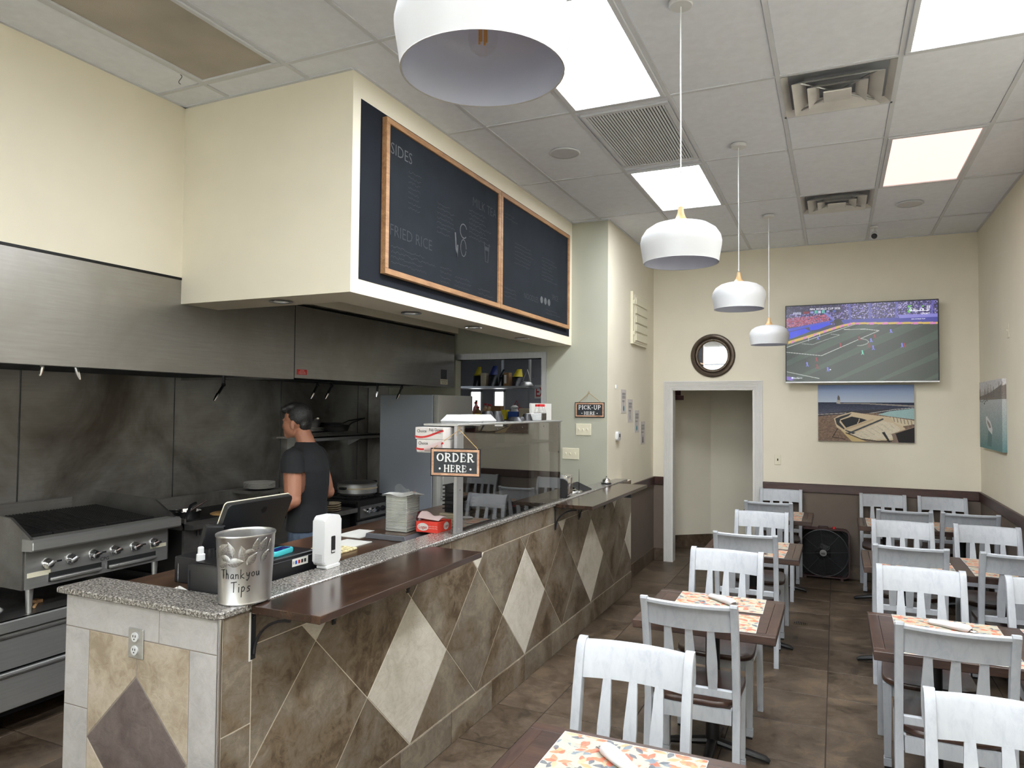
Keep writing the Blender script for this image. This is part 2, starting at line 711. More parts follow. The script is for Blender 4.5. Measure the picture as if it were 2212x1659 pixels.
# serif capitals for the two hanging signs: (points, width, serif at start, serif at end)
def _sf():
    T, t = 0.2, 0.09
    G = {}
    G['O'] = (0.9, [([(x, y) for x, y in arc(.45, .5, .36, 0, 2 * PI, 24, .42)], 'round', 0, 0)])
    G['R'] = (0.88, [([(.2, 0), (.2, 1)], T, 1, 1), ([(.2, .95)] + arc(.45, .74, .24, PI / 2, -PI / 2, 10, .21) + [(.2, .5)], .13, 0, 0), ([(.42, .5), (.78, .02)], .17, 0, 1)])
    G['D'] = (0.92, [([(.2, 0), (.2, 1)], T, 1, 1), ([(.2, .95)] + arc(.4, .5, .38, PI / 2, -PI / 2, 14, .45) + [(.2, .05)], .14, 0, 0)])
    G['E'] = (0.8, [([(.2, 0), (.2, 1)], T, 1, 1), ([(.2, .95), (.66, .95), (.68, .76)], t, 0, 0), ([(.2, .52), (.55, .52)], t, 0, 1), ([(.2, .05), (.68, .05), (.72, .26)], t, 0, 0)])
    G['H'] = (0.98, [([(.2, 0), (.2, 1)], T, 1, 1), ([(.78, 0), (.78, 1)], T, 1, 1), ([(.2, .5), (.78, .5)], t, 0, 0)])
    G['P'] = (0.82, [([(.2, 0), (.2, 1)], T, 1, 1), ([(.2, .95)] + arc(.45, .72, .25, PI / 2, -PI / 2, 10, .23) + [(.2, .48)], .13, 0, 0)])
    G['I'] = (0.42, [([(.2, 0), (.2, 1)], T, 1, 1)])
    G['C'] = (0.84, [(arc(.46, .5, .36, .25 * PI, 1.75 * PI, 20, .44), 'round', 0, 0), ([(.71, .72), (.72, .93)], t, 0, 0)])
    G['K'] = (0.94, [([(.2, 0), (.2, 1)], T, 1, 1), ([(.78, .98), (.28, .48)], .1, 1, 0), ([(.38, .56), (.8, .02)], .17, 0, 1)])
    G['-'] = (0.5, [([(.08, .42), (.42, .42)], .11, 0, 0)])
    G['U'] = (0.96, [([(.2, 1), (.2, .35)] + arc(.48, .32, .28, PI, 2 * PI, 10, .28) + [(.76, .35), (.76, 1)], .16, 1, 1)])
    return G


SERIF = _sf()


def serif_text(mb, word, h, f, track=0.08):
    tot = sum(SERIF[c][0] for c in word) + track * (len(word) - 1)
    x = -tot / 2
    for c in word:
        wd, sts = SERIF[c]
        for pts, w, s0, s1 in sts:
            P = [((x + p[0]) * h, p[1] * h) for p in pts]
            if w == 'round':
                n = len(pts)
                ws = []
                for i in range(n):
                    a = pts[min(i + 1, n - 1)]
                    b = pts[max(i - 1, 0)]
                    l = math.hypot(a[0] - b[0], a[1] - b[1]) + 1e-9
                    ws.append(h * (0.09 + 0.11 * abs(a[1] - b[1]) / l))
                mb.ribbon(P, ws, f)
            else:
                mb.ribbon(P, w * h, f)
            for flag, q in ((s0, P[0]), (s1, P[-1])):
                if flag:
                    yy = q[1] + (0.03 * h if q[1] < h * .3 else (-0.03 * h if q[1] > .7 * h else 0))
                    if abs(q[1] - .52 * h) < .1 * h:
                        mb.ribbon([(q[0], q[1] - .09 * h), (q[0], q[1] + .09 * h)], 0.06 * h, f)
                    else:
                        mb.ribbon([(q[0] - .145 * h, yy), (q[0] + .145 * h, yy)], 0.07 * h, f)
        x += wd + track

# ------------------------------------------------------------------ material library
pm('wall_cream', S(232, 225, 206), 0.75, var=0.02, vscale=3, bump=0.08, bscale=180)
pm('wall_sage', S(178, 178, 162), 0.75, var=0.02, vscale=3, bump=0.08, bscale=180)
pm('wainscot_taupe', S(104, 92, 82), 0.7, var=0.04, bump=0.06, bscale=150)
pm('ceiling_tile', S(234, 238, 246), 0.9, var=0.03, vscale=20, bump=0.15, bscale=300)
pm('ceiling_bar', S(210, 213, 218), 0.6)
pm('grout_light', S(206, 197, 180), 0.9, var=0.06)
pm('grout_mid', S(136, 128, 120), 0.9, var=0.06)
pm('grout_dark', S(58, 50, 44), 0.95, var=0.08)
pm('white_paint', S(226, 224, 220), 0.5, var=0.02)
pm('grey_paint', S(150, 151, 154), 0.6, var=0.03)
pm('white_plastic', S(214, 215, 216), 0.35)
pm('ivory_plastic', S(226, 220, 196), 0.4)
pm('black_plastic', S(24, 24, 27), 0.4, var=0.1)
pm('black_matte', S(14, 14, 15), 0.8)
pm('dark_cavity', S(12, 12, 12), 0.9)
pm('white_foam', S(198, 199, 200), 0.6)
pm('paper_white', S(212, 211, 206), 0.8, var=0.02)
pm('red_plastic', S(190, 24, 28), 0.4)
pm('blackboard', S(34, 38, 44), 0.9, spec=0.15, var=0.1, vscale=5)
pm('blackboard_paint', S(30, 33, 40), 0.9, spec=0.15, var=0.06, vscale=6)
pm('chalk', S(86, 88, 90), 0.95, var=0.2, vscale=60)
pm('chalk_faint', S(50, 54, 60), 0.95, var=0.15, vscale=60)
pm('chrome', (0.75, 0.75, 0.76, 1), 0.12, 1.0)
pm('dull_metal', (0.42, 0.42, 0.42, 1), 0.35, 1.0, var=0.06)
pm('cast_iron', S(26, 24, 23), 0.7, var=0.2, vscale=20, bump=0.3, bscale=90)
pm('blackened', S(22, 20, 19), 0.55, var=0.25, vscale=9)
pm('black_steel', S(26, 26, 28), 0.4, 0.6)
stone('slate_tile', [S(52, 42, 32), S(78, 64, 49), S(90, 77, 64), S(108, 91, 72)], 3.0, 0.46, 0.3, 0.16, S(66, 52, 40))
stone('counter_tile', [S(80, 66, 50), S(112, 98, 80), S(122, 113, 101), S(142, 131, 114)], 2.9, 0.5, 0.3, 0.22, S(84, 62, 40))
stone('pale_tile', [S(184, 178, 164), S(206, 200, 188), S(216, 211, 200)], 2.4, 0.45, 0.35, 0.06, S(160, 146, 124))
stone('grey_tile', [S(160, 158, 157), S(176, 174, 173), S(186, 184, 183)], 2.6, 0.5, 0.3, 0.05, S(170, 158, 146))
stone('beige_tile', [S(142, 128, 110), S(166, 153, 135), S(180, 169, 154)], 5.0, 0.55, 0.4, 0.05)
stone('umber_tile', [S(78, 68, 66), S(96, 86, 84), S(112, 102, 99)], 3.2, 0.5, 0.3, 0.04, S(58, 42, 34))
steel('steel_hood', (0.36, 0.35, 0.335, 1), 0.34, 'Y', 0.08, (0.28, 0.265, 0.24, 1))
steel('steel_wall', (0.42, 0.41, 0.39, 1), 0.42, 'Y', 0.1, (0.14, 0.12, 0.10, 1), 1.0)
steel('steel_plain', (0.56, 0.56, 0.55, 1), 0.36, 'Y', 0.02)
steel('steel_dark', (0.30, 0.29, 0.28, 1), 0.34, 'Y', 0.1, (0.14, 0.13, 0.12, 1))
steel('steel_frame', (0.50, 0.50, 0.51, 1), 0.36, 'Z', 0.02)
wood('wood_rail', S(38, 20, 16), S(58, 32, 25), S(74, 44, 34), 'X', 5, 0.4)
wood('wood_board_frame', S(132, 94, 62), S(160, 119, 82), S(178, 139, 100), 'Y', 8, 0.5)
wood('wood_laminate', S(34, 23, 17), S(52, 36, 27), S(70, 50, 37), 'Y', 4, 0.22, 0.4, 0.02)
wood('wood_worktop', S(46, 32, 24), S(70, 50, 38), S(92, 70, 54), 'Y', 4, 0.3, 0.2)
wood('wood_table', S(34, 19, 14), S(56, 35, 26), S(76, 51, 37), 'X', 7, 0.42, 0.12, 0.2)
wood('wood_seat', S(44, 27, 20), S(62, 40, 31), S(80, 54, 42), 'Y', 5, 0.34, 0.2)
wood('wood_neck', S(170, 132, 90), S(196, 156, 110), S(208, 172, 128), 'Z', 8, 0.45)
emit('tube_light', (0.92, 0.96, 1.0, 1), 23.0, 33.0)
emit('led_warm', (1.0, 0.58, 0.50, 1), 1.05)
pm('lens_off', S(170, 162, 150), 0.5, var=0.18, vscale=2.2, bump=0.5, bscale=220)


# granite
def _granite():
    m, nt, b = _new('granite')
    v = _coord(nt)
    f1 = _noise(nt, v, 120, 6, 0.75, 0.4)
    f2 = _noise(nt, v, 210, 2, 0.5)
    c = _ramp(nt, f1, [(0.36, S(40, 38, 36)), (0.46, S(100, 95, 90)), (0.54, S(138, 134, 128)), (0.62, S(186, 182, 176))])
    c = _mix(nt, c, S(36, 32, 30), _ramp(nt, f2, [(0.6, (0, 0, 0, 1)), (0.66, (1, 1, 1, 1))]))
    nt.links.new(c, b.inputs['Base Color'])
    b.inputs['Roughness'].default_value = 0.22
    return m


_granite()

XR, YB, XL, ZC, YF = 1.357, 8.695, -3.727, 3.72, -4.2
XH = -2.045          # wall beyond the counter
YK = 6.77            # kitchen cross wall
XS, YS, ZS = -2.428, 3.172, 2.48   # soffit

# ------------------------------------------------------------------ floor
b = MB()
b.box(-5.8, 1.6, YF - 0.2, 10.3, -0.1, -0.004)
floor = b.build('floor', 'grout_dark', kind='structure', smooth=False)
gx0, gpx, gy0, gpy = -0.062, 0.520, 4.067, 0.5035
for i in range(-10, 4):
    for j in range(-8, 12):
        x0, x1 = gx0 + gpx * i, gx0 + gpx * (i + 1)
        y0, y1 = gy0 + gpy * j, gy0 + gpy * (j + 1)
        if x1 > XR + 0.45 or y1 > 10.2 or x0 < -5.0:
            continue
        y1 = min(y1, 10.2)
        if x0 > -2.9 and x1 < -1.9 and y0 > 2.4 and y1 < 6.5:
            continue
        if x1 < -3.0 and (y0 > 3.6 or y1 < 1.2):
            continue
        if y1 < 0.3:
            continue
        g = 0.0025
        MB().box(x0 + g, min(x1 - g, XR), y0 + g, y1 - g, -0.004, 0, 0.0015, 1).build('tile', 'slate_tile', floor, smooth=False)
tb = MB()
tb.box(-5.0, XR, YF, 0.3, -0.003, -0.001)
tb.box(-5.0, -3.0, 0.3, 1.2, -0.003, -0.001)
tb.box(-5.0, -2.1, 3.6, 10.2, -0.003, -0.001)
tb.build('tile_field', 'slate_tile', floor, smooth=False, kind='stuff')

# ------------------------------------------------------------------ ceiling: tee bars and lay-in panels
b = MB()
b.box(-5.1, 1.6, YF - 0.2, 10.3, ZC + 0.03, ZC + 0.1)
ceil = b.build('ceiling', 'ceiling_tile', kind='structure', smooth=False)
cx0, cpx, cy0, cpy = -0.287, 0.6125, 2.97, 1.2325
CX = [XL] + [cx0 + cpx * k for k in range(-5, 3)] + [XR]
CY = [YF] + [cy0 + cpy * j for j in range(-5, 5)] + [YB]


def cell(k, j):
    return cx0 + cpx * k, cx0 + cpx * (k + 1), cy0 + cpy * j, cy0 + cpy * (j + 1)


FIX = {(-2, -2), (1, -2), (-2, -4), (1, -4), (-2, 0), (-2, 1), (-2, 2), (1, 0), (1, 2), (-5, -1), (0, 1), (0, 3)}
for a in range(len(CX) - 1):
    for c in range(len(CY) - 1):
        k, j = a - 6, c - 6
        x0, x1, y0, y1 = CX[a], CX[a + 1], CY[c], CY[c + 1]
        if (k, j) in FIX:
            if k == 0:
                y0 = y0 + 0.615
            else:
                continue
        if x1 <= XS and y0 >= YS:
            continue
        g = 0.012
        MB().box(x0 + g, x1 - g, y0 + g, y1 - g, ZC + 0.006, ZC + 0.02, 0.003, 1).build('panel', 'ceiling_tile', ceil, smooth=False)
for x in CX[1:-1]:
    MB().box(x - 0.0125, x + 0.0125, YF, YB, ZC, ZC + 0.012).build('tee_bar', 'ceiling_bar', ceil, smooth=False)
for y in CY[1:-1]:
    MB().box(XL, XR, y - 0.0125, y + 0.0125, ZC + 0.0005, ZC + 0.0125).build('tee_bar', 'ceiling_bar', ceil, smooth=False)
for k in (0,):
    for j in (1, 3):
        x0, x1, y0, y1 = cell(k, j)
        MB().box(x0, x1, y0 + 0.605, y0 + 0.63, ZC, ZC + 0.012).build('tee_bar', 'ceiling_bar', ceil, smooth=False)
# edge angle round the walls
b = MB()
for q in ((XL, XL + 0.02, YF, YS), (XR - 0.02, XR, YF, YB), (XH, XR, YB - 0.02, YB), (XL, XS, YS - 0.02, YS), (XS, XS + 0.02, YS, YK), (XH, XH + 0.02, YK, YB), (XS, XH, YK - 0.02, YK)):
    b.box(*q, ZC - 0.001, ZC + 0.01)
b.build('edge_angle', 'ceiling_bar', ceil, smooth=False)

# ------------------------------------------------------------------ walls
MB().box(XR, XR + 0.12, YF - 0.1, YB + 0.1, 0, ZC + 0.03).build('wall_right', 'wall_cream', kind='structure', smooth=False)
MB().box(XL - 0.1, XL, YF, YK, 2.645, ZC + 0.03).build('wall_left', 'wall_cream', kind='structure', smooth=False)
# back wall with the doorway
DX0, DX1, DZ = -1.815, -0.868, 2.087
b = MB()
b.box(XH - 0.12, DX0, YB, YB + 0.12, 0, ZC + 0.03)
b.box(DX1, XR + 0.1, YB, YB + 0.12, 0, ZC + 0.03)
b.box(DX0, DX1, YB, YB + 0.12, DZ, ZC + 0.03)
b.build('wall_back', 'wall_cream', kind='structure', smooth=False)
MB().box(XH - 0.12, XH, YK + 0.12, YB, 0, ZC + 0.03).box(XH - 0.004, XH, YK, YK + 0.12, 0, ZC + 0.03).build('wall_hall', 'wall_cream', kind='structure', smooth=False)
# kitchen cross wall with its steel-framed opening
KX0, KX1, KZ = -3.76, -2.75, 2.36
b = MB()
b.box(-5.0, KX0, YK, YK + 0.12, 0, ZC + 0.03)
b.box(KX1, XH - 0.004, YK, YK + 0.12, 0, ZC + 0.03)
b.box(KX0, KX1, YK, YK + 0.12, KZ, ZC + 0.03)
b.build('wall_kitchen', 'wall_sage', kind='structure', smooth=False)
b = MB()
b.prism([(KX0, 2.425), (KX1 + 0.055, 2.425), (KX1, KZ), (KX0, KZ)], 'Y', YK - 0.012, YK + 0.13)
b.prism([(KX1 + 0.055, 2.425), (KX1 + 0.055, 0), (KX1, 0), (KX1, KZ)], 'Y', YK - 0.012, YK + 0.13)
b.build('trim_kitchen_opening', 'steel_frame', kind='structure', smooth=False)
# soffit over the ordering counter: two wings round an open middle
b = MB()
b.box(XL, XS, YS, 3.47, ZS, ZC + 0.03)
b.box(-2.73, XS, 3.47, YK, ZS, ZC + 0.03)
sof = b.build('wall_soffit', 'wall_cream', kind='structure', smooth=False)
b = MB()
b.box(XL + 0.01, -2.73, 3.47, YK, 3.3, 3.34)
b.build('ceiling_soffit_recess', 'wall_cream', kind='structure', smooth=False)
# left kitchen wall: stainless panels
b = MB()
b.box(-5.05, -4.91, YF, YK, 0, ZC)
bs = b.build('wall_backsplash', 'dark_cavity', kind='structure', smooth=False)
py = [0.49, 1.71, 2.926, 4.13, 5.35, 6.57, 6.765]
for y0, y1 in zip(py, py[1:]):
    MB().box(-4.91, -4.9, y0 + 0.004, y1 - 0.004, 0.0, 2.4, 0.002, 1).build('steel_panel', 'steel_wall', bs, smooth=False)
    MB().cyl((-4.9, y1, 0.0), (-4.9, y1, 2.4), 0.004, n=6).build('joint_strip', 'blackened', bs)
MB().box(-4.89, -4.62, YK - 0.008, YK - 0.002, 0, 2.3).build('steel_panel', 'steel_wall', bs, smooth=False)

# lower wall: painted wainscot, wooden chair rail, tiled skirting
wz, rz0, rz1 = 0.925, 0.925, 1.022
b = MB()
b.box(XH, -1.918, YB - 0.006, YB, 0.155, wz)
b.box(-0.77, XR, YB - 0.006, YB, 0.155, wz)
b.build('trim_wainscot_back', 'wainscot_taupe', kind='structure', smooth=False)
MB().box(XR - 0.006, XR, 0.3, YB - 0.006, 0.155, wz).build('trim_wainscot_right', 'wainscot_taupe', kind='structure', smooth=False)
MB().box(XH, XH + 0.006, 7.27, YB - 0.006, 0.155, wz).build('trim_wainscot_hall', 'wainscot_taupe', kind='structure', smooth=False)
b = MB()
b.box(XH, -1.918, YB - 0.024, YB, rz0, rz1, 0.004, 1)
b.box(-0.77, XR, YB - 0.024, YB, rz0, rz1, 0.004, 1)
b.build('trim_chair_rail_back', 'wood_rail', kind='structure', smooth=False)
MB().box(XR - 0.024, XR, 0.3, YB - 0.024, rz0, rz1, 0.004, 1).build('trim_chair_rail_right', 'wood_rail', kind='structure', smooth=False)
MB().box(XH, XH + 0.024, 7.28, YB - 0.024, rz0, rz1, 0.004, 1).build('trim_chair_rail_hall', 'wood_rail', kind='structure', smooth=False)


def skirting(name, runs):
    root = None
    for (x0, y0, x1, y1, nx, ny) in runs:
        L = math.hypot(x1 - x0, y1 - y0)
        n = max(1, round(L / 0.505))
        for i in range(n):
            ax, ay = x0 + (x1 - x0) * i / n, y0 + (y1 - y0) * i / n
            bx, by = x0 + (x1 - x0) * (i + 1) / n, y0 + (y1 - y0) * (i + 1) / n
            tx, ty = (bx - ax) / (L / n) * 0.002, (by - ay) / (L / n) * 0.002
            if root is None:
                g = MB()
                for (u0, v0, u1, v1, mx_, my_) in runs:
                    g.box(min(u0, u1, u0 + mx_ * .007, u1 + mx_ * .007), max(u0, u1, u0 + mx_ * .007, u1 + mx_ * .007),
                          min(v0, v1, v0 + my_ * .007, v1 + my_ * .007), max(v0, v1, v0 + my_ * .007, v1 + my_ * .007), 0, 0.153)
                root = g.build(name, 'grout_dark', kind='structure', smooth=False)
            xs, ys = sorted((ax + tx, bx - tx)), sorted((ay + ty, by - ty))
            if nx:
                xs = sorted((ax + nx * 0.002, ax + nx * 0.012))
            else:
                ys = sorted((ay + ny * 0.002, ay + ny * 0.012))
            MB().box(*xs, *ys, 0.001, 0.155, 0.002, 1).build('tile', 'slate_tile', root, smooth=False)


skirting('baseboard_back', [(XH + .012, YB, -1.918, YB, 0, -1), (-0.77, YB, XR - .012, YB, 0, -1)])
skirting('baseboard_right', [(XR, 2.5, XR, YB - .012, -1, 0)])
skirting('baseboard_hall', [(XH, 7.27, XH, YB, 1, 0)])

# white fluted door casing
b = MB()
for x0, s in ((DX0, -1), (DX1, 1)):
    b.box(x0, x0 + s * 0.1, YB - 0.016, YB, 0.0 if s > 0 else 0.0, DZ + 0.1)
    for i in range(6):
        xx = x0 + s * (0.008 + i * 0.0155)
        b.box(xx, xx + s * 0.009, YB - 0.024, YB - 0.016, 0.0, DZ + 0.006 + i * 0.0155 + 0.009, 0.002, 1)
    b.box(x0, x0 - s * 0.012, YB - 0.016, YB + 0.13, 0, DZ)
b.box(DX0, DX1, YB - 0.016, YB, DZ, DZ + 0.1)
for i in range(6):
    zz = DZ + 0.008 + i * 0.0155
    b.box(DX0 - 0.008 - i * 0.0155, DX1 + 0.008 + i * 0.0155, YB - 0.024, YB - 0.016, zz, zz + 0.009, 0.002, 1)
b.box(DX0, DX1, YB - 0.016, YB + 0.13, DZ - 0.012, DZ)
b.build('trim_doorway', 'white_paint', kind='structure', smooth=False)

# passage behind the doorway
b = MB()
b.prism([(-2.6, 9.17), (-1.56, 10.0), (-1.5, 10.12), (-2.7, 9.3)], 'Z', 0, 2.9)
b.box(-1.56, 0.4, 10.0, 10.12, 0, 2.9)
b.build('wall_passage', 'wall_cream', kind='structure', smooth=False)
MB().box(-0.3, -0.2, YB + 0.12, 10.0, 0, 2.9).build('wall_passage_right', 'wall_cream', kind='structure', smooth=False)
MB().box(-3.0, 0.4, YB + 0.12, 10.2, 2.75, 2.9).build('ceiling_passage', 'ceiling_tile', kind='structure', smooth=False)
b = MB()
b.prism([(-2.6, 9.156), (-1.553, 9.99), (-1.56, 10.0), (-2.61, 9.17)], 'Z', 0, 0.155)
b.box(-1.556, -0.3, 9.986, 10.0, 0, 0.155)
b.build('baseboard_passage', 'slate_tile', kind='structure', smooth=False)

# back kitchen beyond the steel-framed opening
b = MB()
b.box(-5.6, -2.3, 9.6, 9.7, 0, 2.9)
b.build('wall_back_kitchen', 'grey_paint', kind='structure', smooth=False)
b = MB()
b.box(-2.36, -2.26, YK + 0.12, 9.6, 0, 2.9)
b.box(-5.7, -5.6, YK + 0.12, 9.7, 0, 2.9)
b.build('wall_back_kitchen_side', 'grey_paint', kind='structure', smooth=False)
MB().box(-5.7, -2.26, YK + 0.12, 9.7, 2.62, 2.7).build('ceiling_back_kitchen', 'grey_paint', kind='structure', smooth=False)

# storefront behind the camera: three panes between piers
b = MB()
PW = [(-3.93, -2.17), (-1.98, -0.22), (-0.1, 1.2)]
b.box(-5.0, 1.5, YF - 0.12, YF, 3.02, ZC + 0.03)
b.box(-5.0, 1.5, YF - 0.12, YF, 0, 0.48)
for x0, x1 in ((-5.0, -3.93), (-2.17, -1.98), (-0.22, -0.1), (1.2, 1.5)):
    b.box(x0, x1, YF - 0.12, YF, 0.48, 3.02)
b.build('wall_front', 'wall_cream', kind='structure', smooth=False)
for n, (x0, x1) in enumerate(PW):
    w = MB()
    for q in ((x0, x0 + 0.05, 0.48, 3.02), (x1 - 0.05, x1, 0.48, 3.02), (x0, x1, 0.48, 0.53), (x0, x1, 2.97, 3.02)):
        w.box(q[0], q[1], YF - 0.08, YF - 0.02, q[2], q[3])
    wo = w.build('window_%d' % (n + 1), 'black_steel', kind='structure', smooth=False)
    MB().box(x0 + 0.05, x1 - 0.05, YF - 0.055, YF - 0.05, 0.53, 2.97).build('pane', glassy('shop_glass_%d' % n, (0.95, 0.97, 0.97, 1), 0.04, 0.0, 0.2), wo, smooth=False)
b = MB()
b.box(-5.05, -4.9, YF - 0.12, 0.49, 0, ZC)
b.build('wall_left_front', 'wall_cream', kind='structure', smooth=False)

# ------------------------------------------------------------------ tiled service counter
CXF, CYE, CZT = -1.936, 1.84, 1.111
cnt = thing('service_counter', 'long tiled order counter with brown slate diamonds and pale accent tiles', 'counter', (-2.0, 4.5, 0))
b = MB()
b.box(-2.085, CXF - 0.002, CYE + 0.004, 7.25, 0, CZT)
b.build('core', 'grout_light', cnt, smooth=False)
MB().box(-2.75, CXF - 0.0025, CYE + 0.002, 2.0, 0, CZT - 0.0005).build('end_core', 'grout_mid', cnt, smooth=False)


def ftile(poly, mat, ext=0.0):      # polygon in (y,z) on the front face
    p = inset(poly, 0.0022)
    if len(p) > 2:
        MB().prism(p, 'X', CXF - 0.011, CXF + ext, 0.0012).build('tile', mat, cnt, smooth=False)


def etile(poly, mat):               # polygon in (x,z) on the end face
    p = inset(poly, 0.0022)
    if len(p) > 2:
        MB().prism(p, 'Y', CYE, CYE + 0.011, 0.0012).build('tile', mat, cnt, smooth=False)


Y0, Y1, Z0, Z1 = 1.99, 7.25, 0.174, 0.978
hy, hz, dcy, dcz = 0.35875, 0.36, 3.06, 0.533
win = [(-1, 0, -Y0), (1, 0, Y1), (0, -1, -Z0), (0, 1, Z1)]
for i in range(-3, 8):
    for j in (-1, 0, 1):
        for off in (0, 1):
            cy_, cz_ = dcy + 2 * hy * i + off * hy, dcz + 2 * hz * j + off * hz
            d = clip_poly([(cy_ - hy, cz_), (cy_, cz_ - hz), (cy_ + hy, cz_), (cy_, cz_ + hz)], win)
            if len(d) < 3:
                continue
            pale = off == 0 and ((j == 0 and i % 2 == 0) or (j == 1 and i % 2 == 1))
            ftile(d, 'pale_tile' if pale else 'counter_tile')
js = [1.99, 2.44] + [2.945 + 0.505 * k for k in range(0, 9)] + [7.25]
js = [y for y in js if y < 7.2] + [7.25]
for y0, y1 in zip(js, js[1:]):
    ftile(rect(y0, y1, 0.978, CZT), 'counter_tile')
bs_ = [CYE + 0.012] + [1.96 + 0.505 * k for k in range(0, 11) if 1.96 + 0.505 * k < 7.2] + [7.25]
for y0, y1 in zip(bs_, bs_[1:]):
    ftile(rect(y0, y1, 0.0, 0.174), 'counter_tile', 0.006)
ftile(rect(CYE + 0.012, 1.99, 0.7, CZT), 'counter_tile')
ftile(rect(CYE + 0.012, 1.99, 0.174, 0.7), 'counter_tile')
# end face
ex0, ex1 = -2.75, CXF - 0.012
etile(rect(ex0, -2.235, 0.985, CZT), 'grey_tile')
etile(rect(-2.235, ex1, 0.985, CZT), 'grey_tile')
for z0, z1 in ((0.685, 0.985), (0.38, 0.685), (0.08, 0.38)):
    etile(rect(ex0, -2.612, z0, z1), 'grey_tile')
for z0, z1 in ((0.5, 0.985), (0.0, 0.5)):
    etile(rect(-2.08, ex1, z0, z1), 'grey_tile')
a0, a1, am, dz = -2.612, -2.08, -2.347, 0.583
dh = 0.266
etile([(am, dz + dh), (a0, dz), (am, dz - dh), (a1, dz)], 'umber_tile')
etile([(a0, 0.985), (am, 0.985), (am, dz + dh), (a0, dz)], 'beige_tile')
etile([(am, 0.985), (a1, 0.985), (a1, dz), (am, dz + dh)], 'beige_tile')
etile([(a0, dz), (am, dz - dh), (am, 0.12), (a0, 0.12)], 'beige_tile')
etile([(a1, dz), (am, dz - dh), (am, 0.12), (a1, 0.12)], 'beige_tile')
etile(rect(a0, a1, 0, 0.12), 'grey_tile')
b = MB()
b.tube([(CXF - 0.004, CYE + 0.004, 0), (CXF - 0.004, CYE + 0.004, CZT)], 0.0075, 10)
b.build('corner_trim', 'chrome', cnt)
MB().box(CXF - 0.002, CXF + 0.004, 1.974, 1.987, 0.925, 1.1).build('mounting_strip', 'white_paint', cnt, smooth=False)

b = MB()
out = [(-2.772, 1.815), (-1.945, 1.815), (-1.92, 1.84), (-1.92, 7.05), (-2.085, 7.05), (-2.085, 2.0), (-2.772, 2.0)]
b.prism(out, 'Z', CZT + 0.001, 1.136, 0.004)
b.build('granite_countertop', 'granite', smooth=True, label='speckled grey granite slab capping the tiled order counter', category='countertop')

b = MB()
wt = thing('back_worktop', 'dark wood work surface behind the granite ledge, holding the till', 'worktop', (-2.43, 3.5, 0))
MB().box(-2.77, -2.088, 2.003, 6.0, 1.06, 1.095, 0.003, 1).build('top', 'wood_worktop', wt, smooth=False)
MB().box(-2.72, -2.09, 2.01, 5.95, 0.1, 1.06).build('cabinet_body', 'steel_plain', wt, smooth=False)
MB().box(-2.68, -2.12, 2.05, 5.9, 0.0, 0.1).build('plinth', 'black_matte', wt, smooth=False)

# outlet on the end face
o = thing('wall_outlet', 'grey steel double outlet on the tiled counter end', 'outlet', (-2.347, CYE, 0.918))
MB().box(-2.386, -2.308, CYE - 0.007, CYE - 0.0002, 0.917, 1.027, 0.003, 1).build('cover_plate', 'steel_plain', o)
for zc in (0.948, 0.996):
    s_ = MB()
    s_.lathe([(0, -0.002), (0.017, -0.002), (0.017, 0.003), (0, 0.003)], n=16, M=Matrix.Translation((-2.347, CYE - 0.009, zc)) @ Matrix.Rotation(PI / 2, 4, 'X'))
    so = s_.build('socket', 'white_plastic', o)
    q = MB()
    for dx in (-0.006, 0.006):
        q.box(-2.347 + dx - 0.0012, -2.347 + dx + 0.0012, CYE - 0.0135, CYE - 0.011, zc, zc + 0.008)
    q.cyl((-2.347, CYE - 0.0135, zc - 0.007), (-2.347, CYE - 0.011, zc - 0.007), 0.0025, n=8)
    q.build('slot', 'black_matte', so)


# fold-out shelves on iron brackets
def bracket(y, parent, x0=-1.934, zt=1.1):
    b = MB()
    b.box(x0, x0 + 0.004, y - 0.011, y + 0.011, zt - 0.17, zt)
    b.box(x0, x0 + 0.2, y - 0.011, y + 0.011, zt - 0.004, zt)
    pts = [(x0 + 0.008 + 0.165 * (1 - math.cos(t)), y, zt - 0.15 + 0.138 * math.sin(t)) for t in [PI / 2 * i / 10 for i in range(11)]]
    b.tube(pts, 0.0055, 6)
    for dz_ in (0.02, 0.15):
        b.cyl((x0 + 0.003, y, zt - dz_), (x0 + 0.009, y, zt - dz_), 0.006, n=8)
    return b.build('bracket', 'black_plastic', parent)


sh = thing('customer_shelf', 'glossy dark wood ledge in front of the till, nearest the camera', 'shelf', (-1.77, 2.57, 1.1))
MB().box(-1.918, -1.61, 1.965, 3.19, 1.101, 1.13, 0.002, 1).build('board', 'wood_laminate', sh)
for y in (1.99, 2.45, 3.02):
    bracket(y, sh)
sh = thing('pickup_shelf', 'dark wood ledge under the pick-up sign at the far end of the counter', 'shelf', (-1.77, 5.85, 1.1))
MB().box(-1.918, -1.63, 5.02, 6.69, 1.101, 1.128, 0.002, 1).build('board', 'wood_laminate', sh)
for y in (5.05, 5.6, 6.3):
    bracket(y, sh)
MB().box(-1.72, -1.628, 6.1, 6.12, 1.07, 1.1).build('hinge', 'black_plastic', sh, smooth=False)

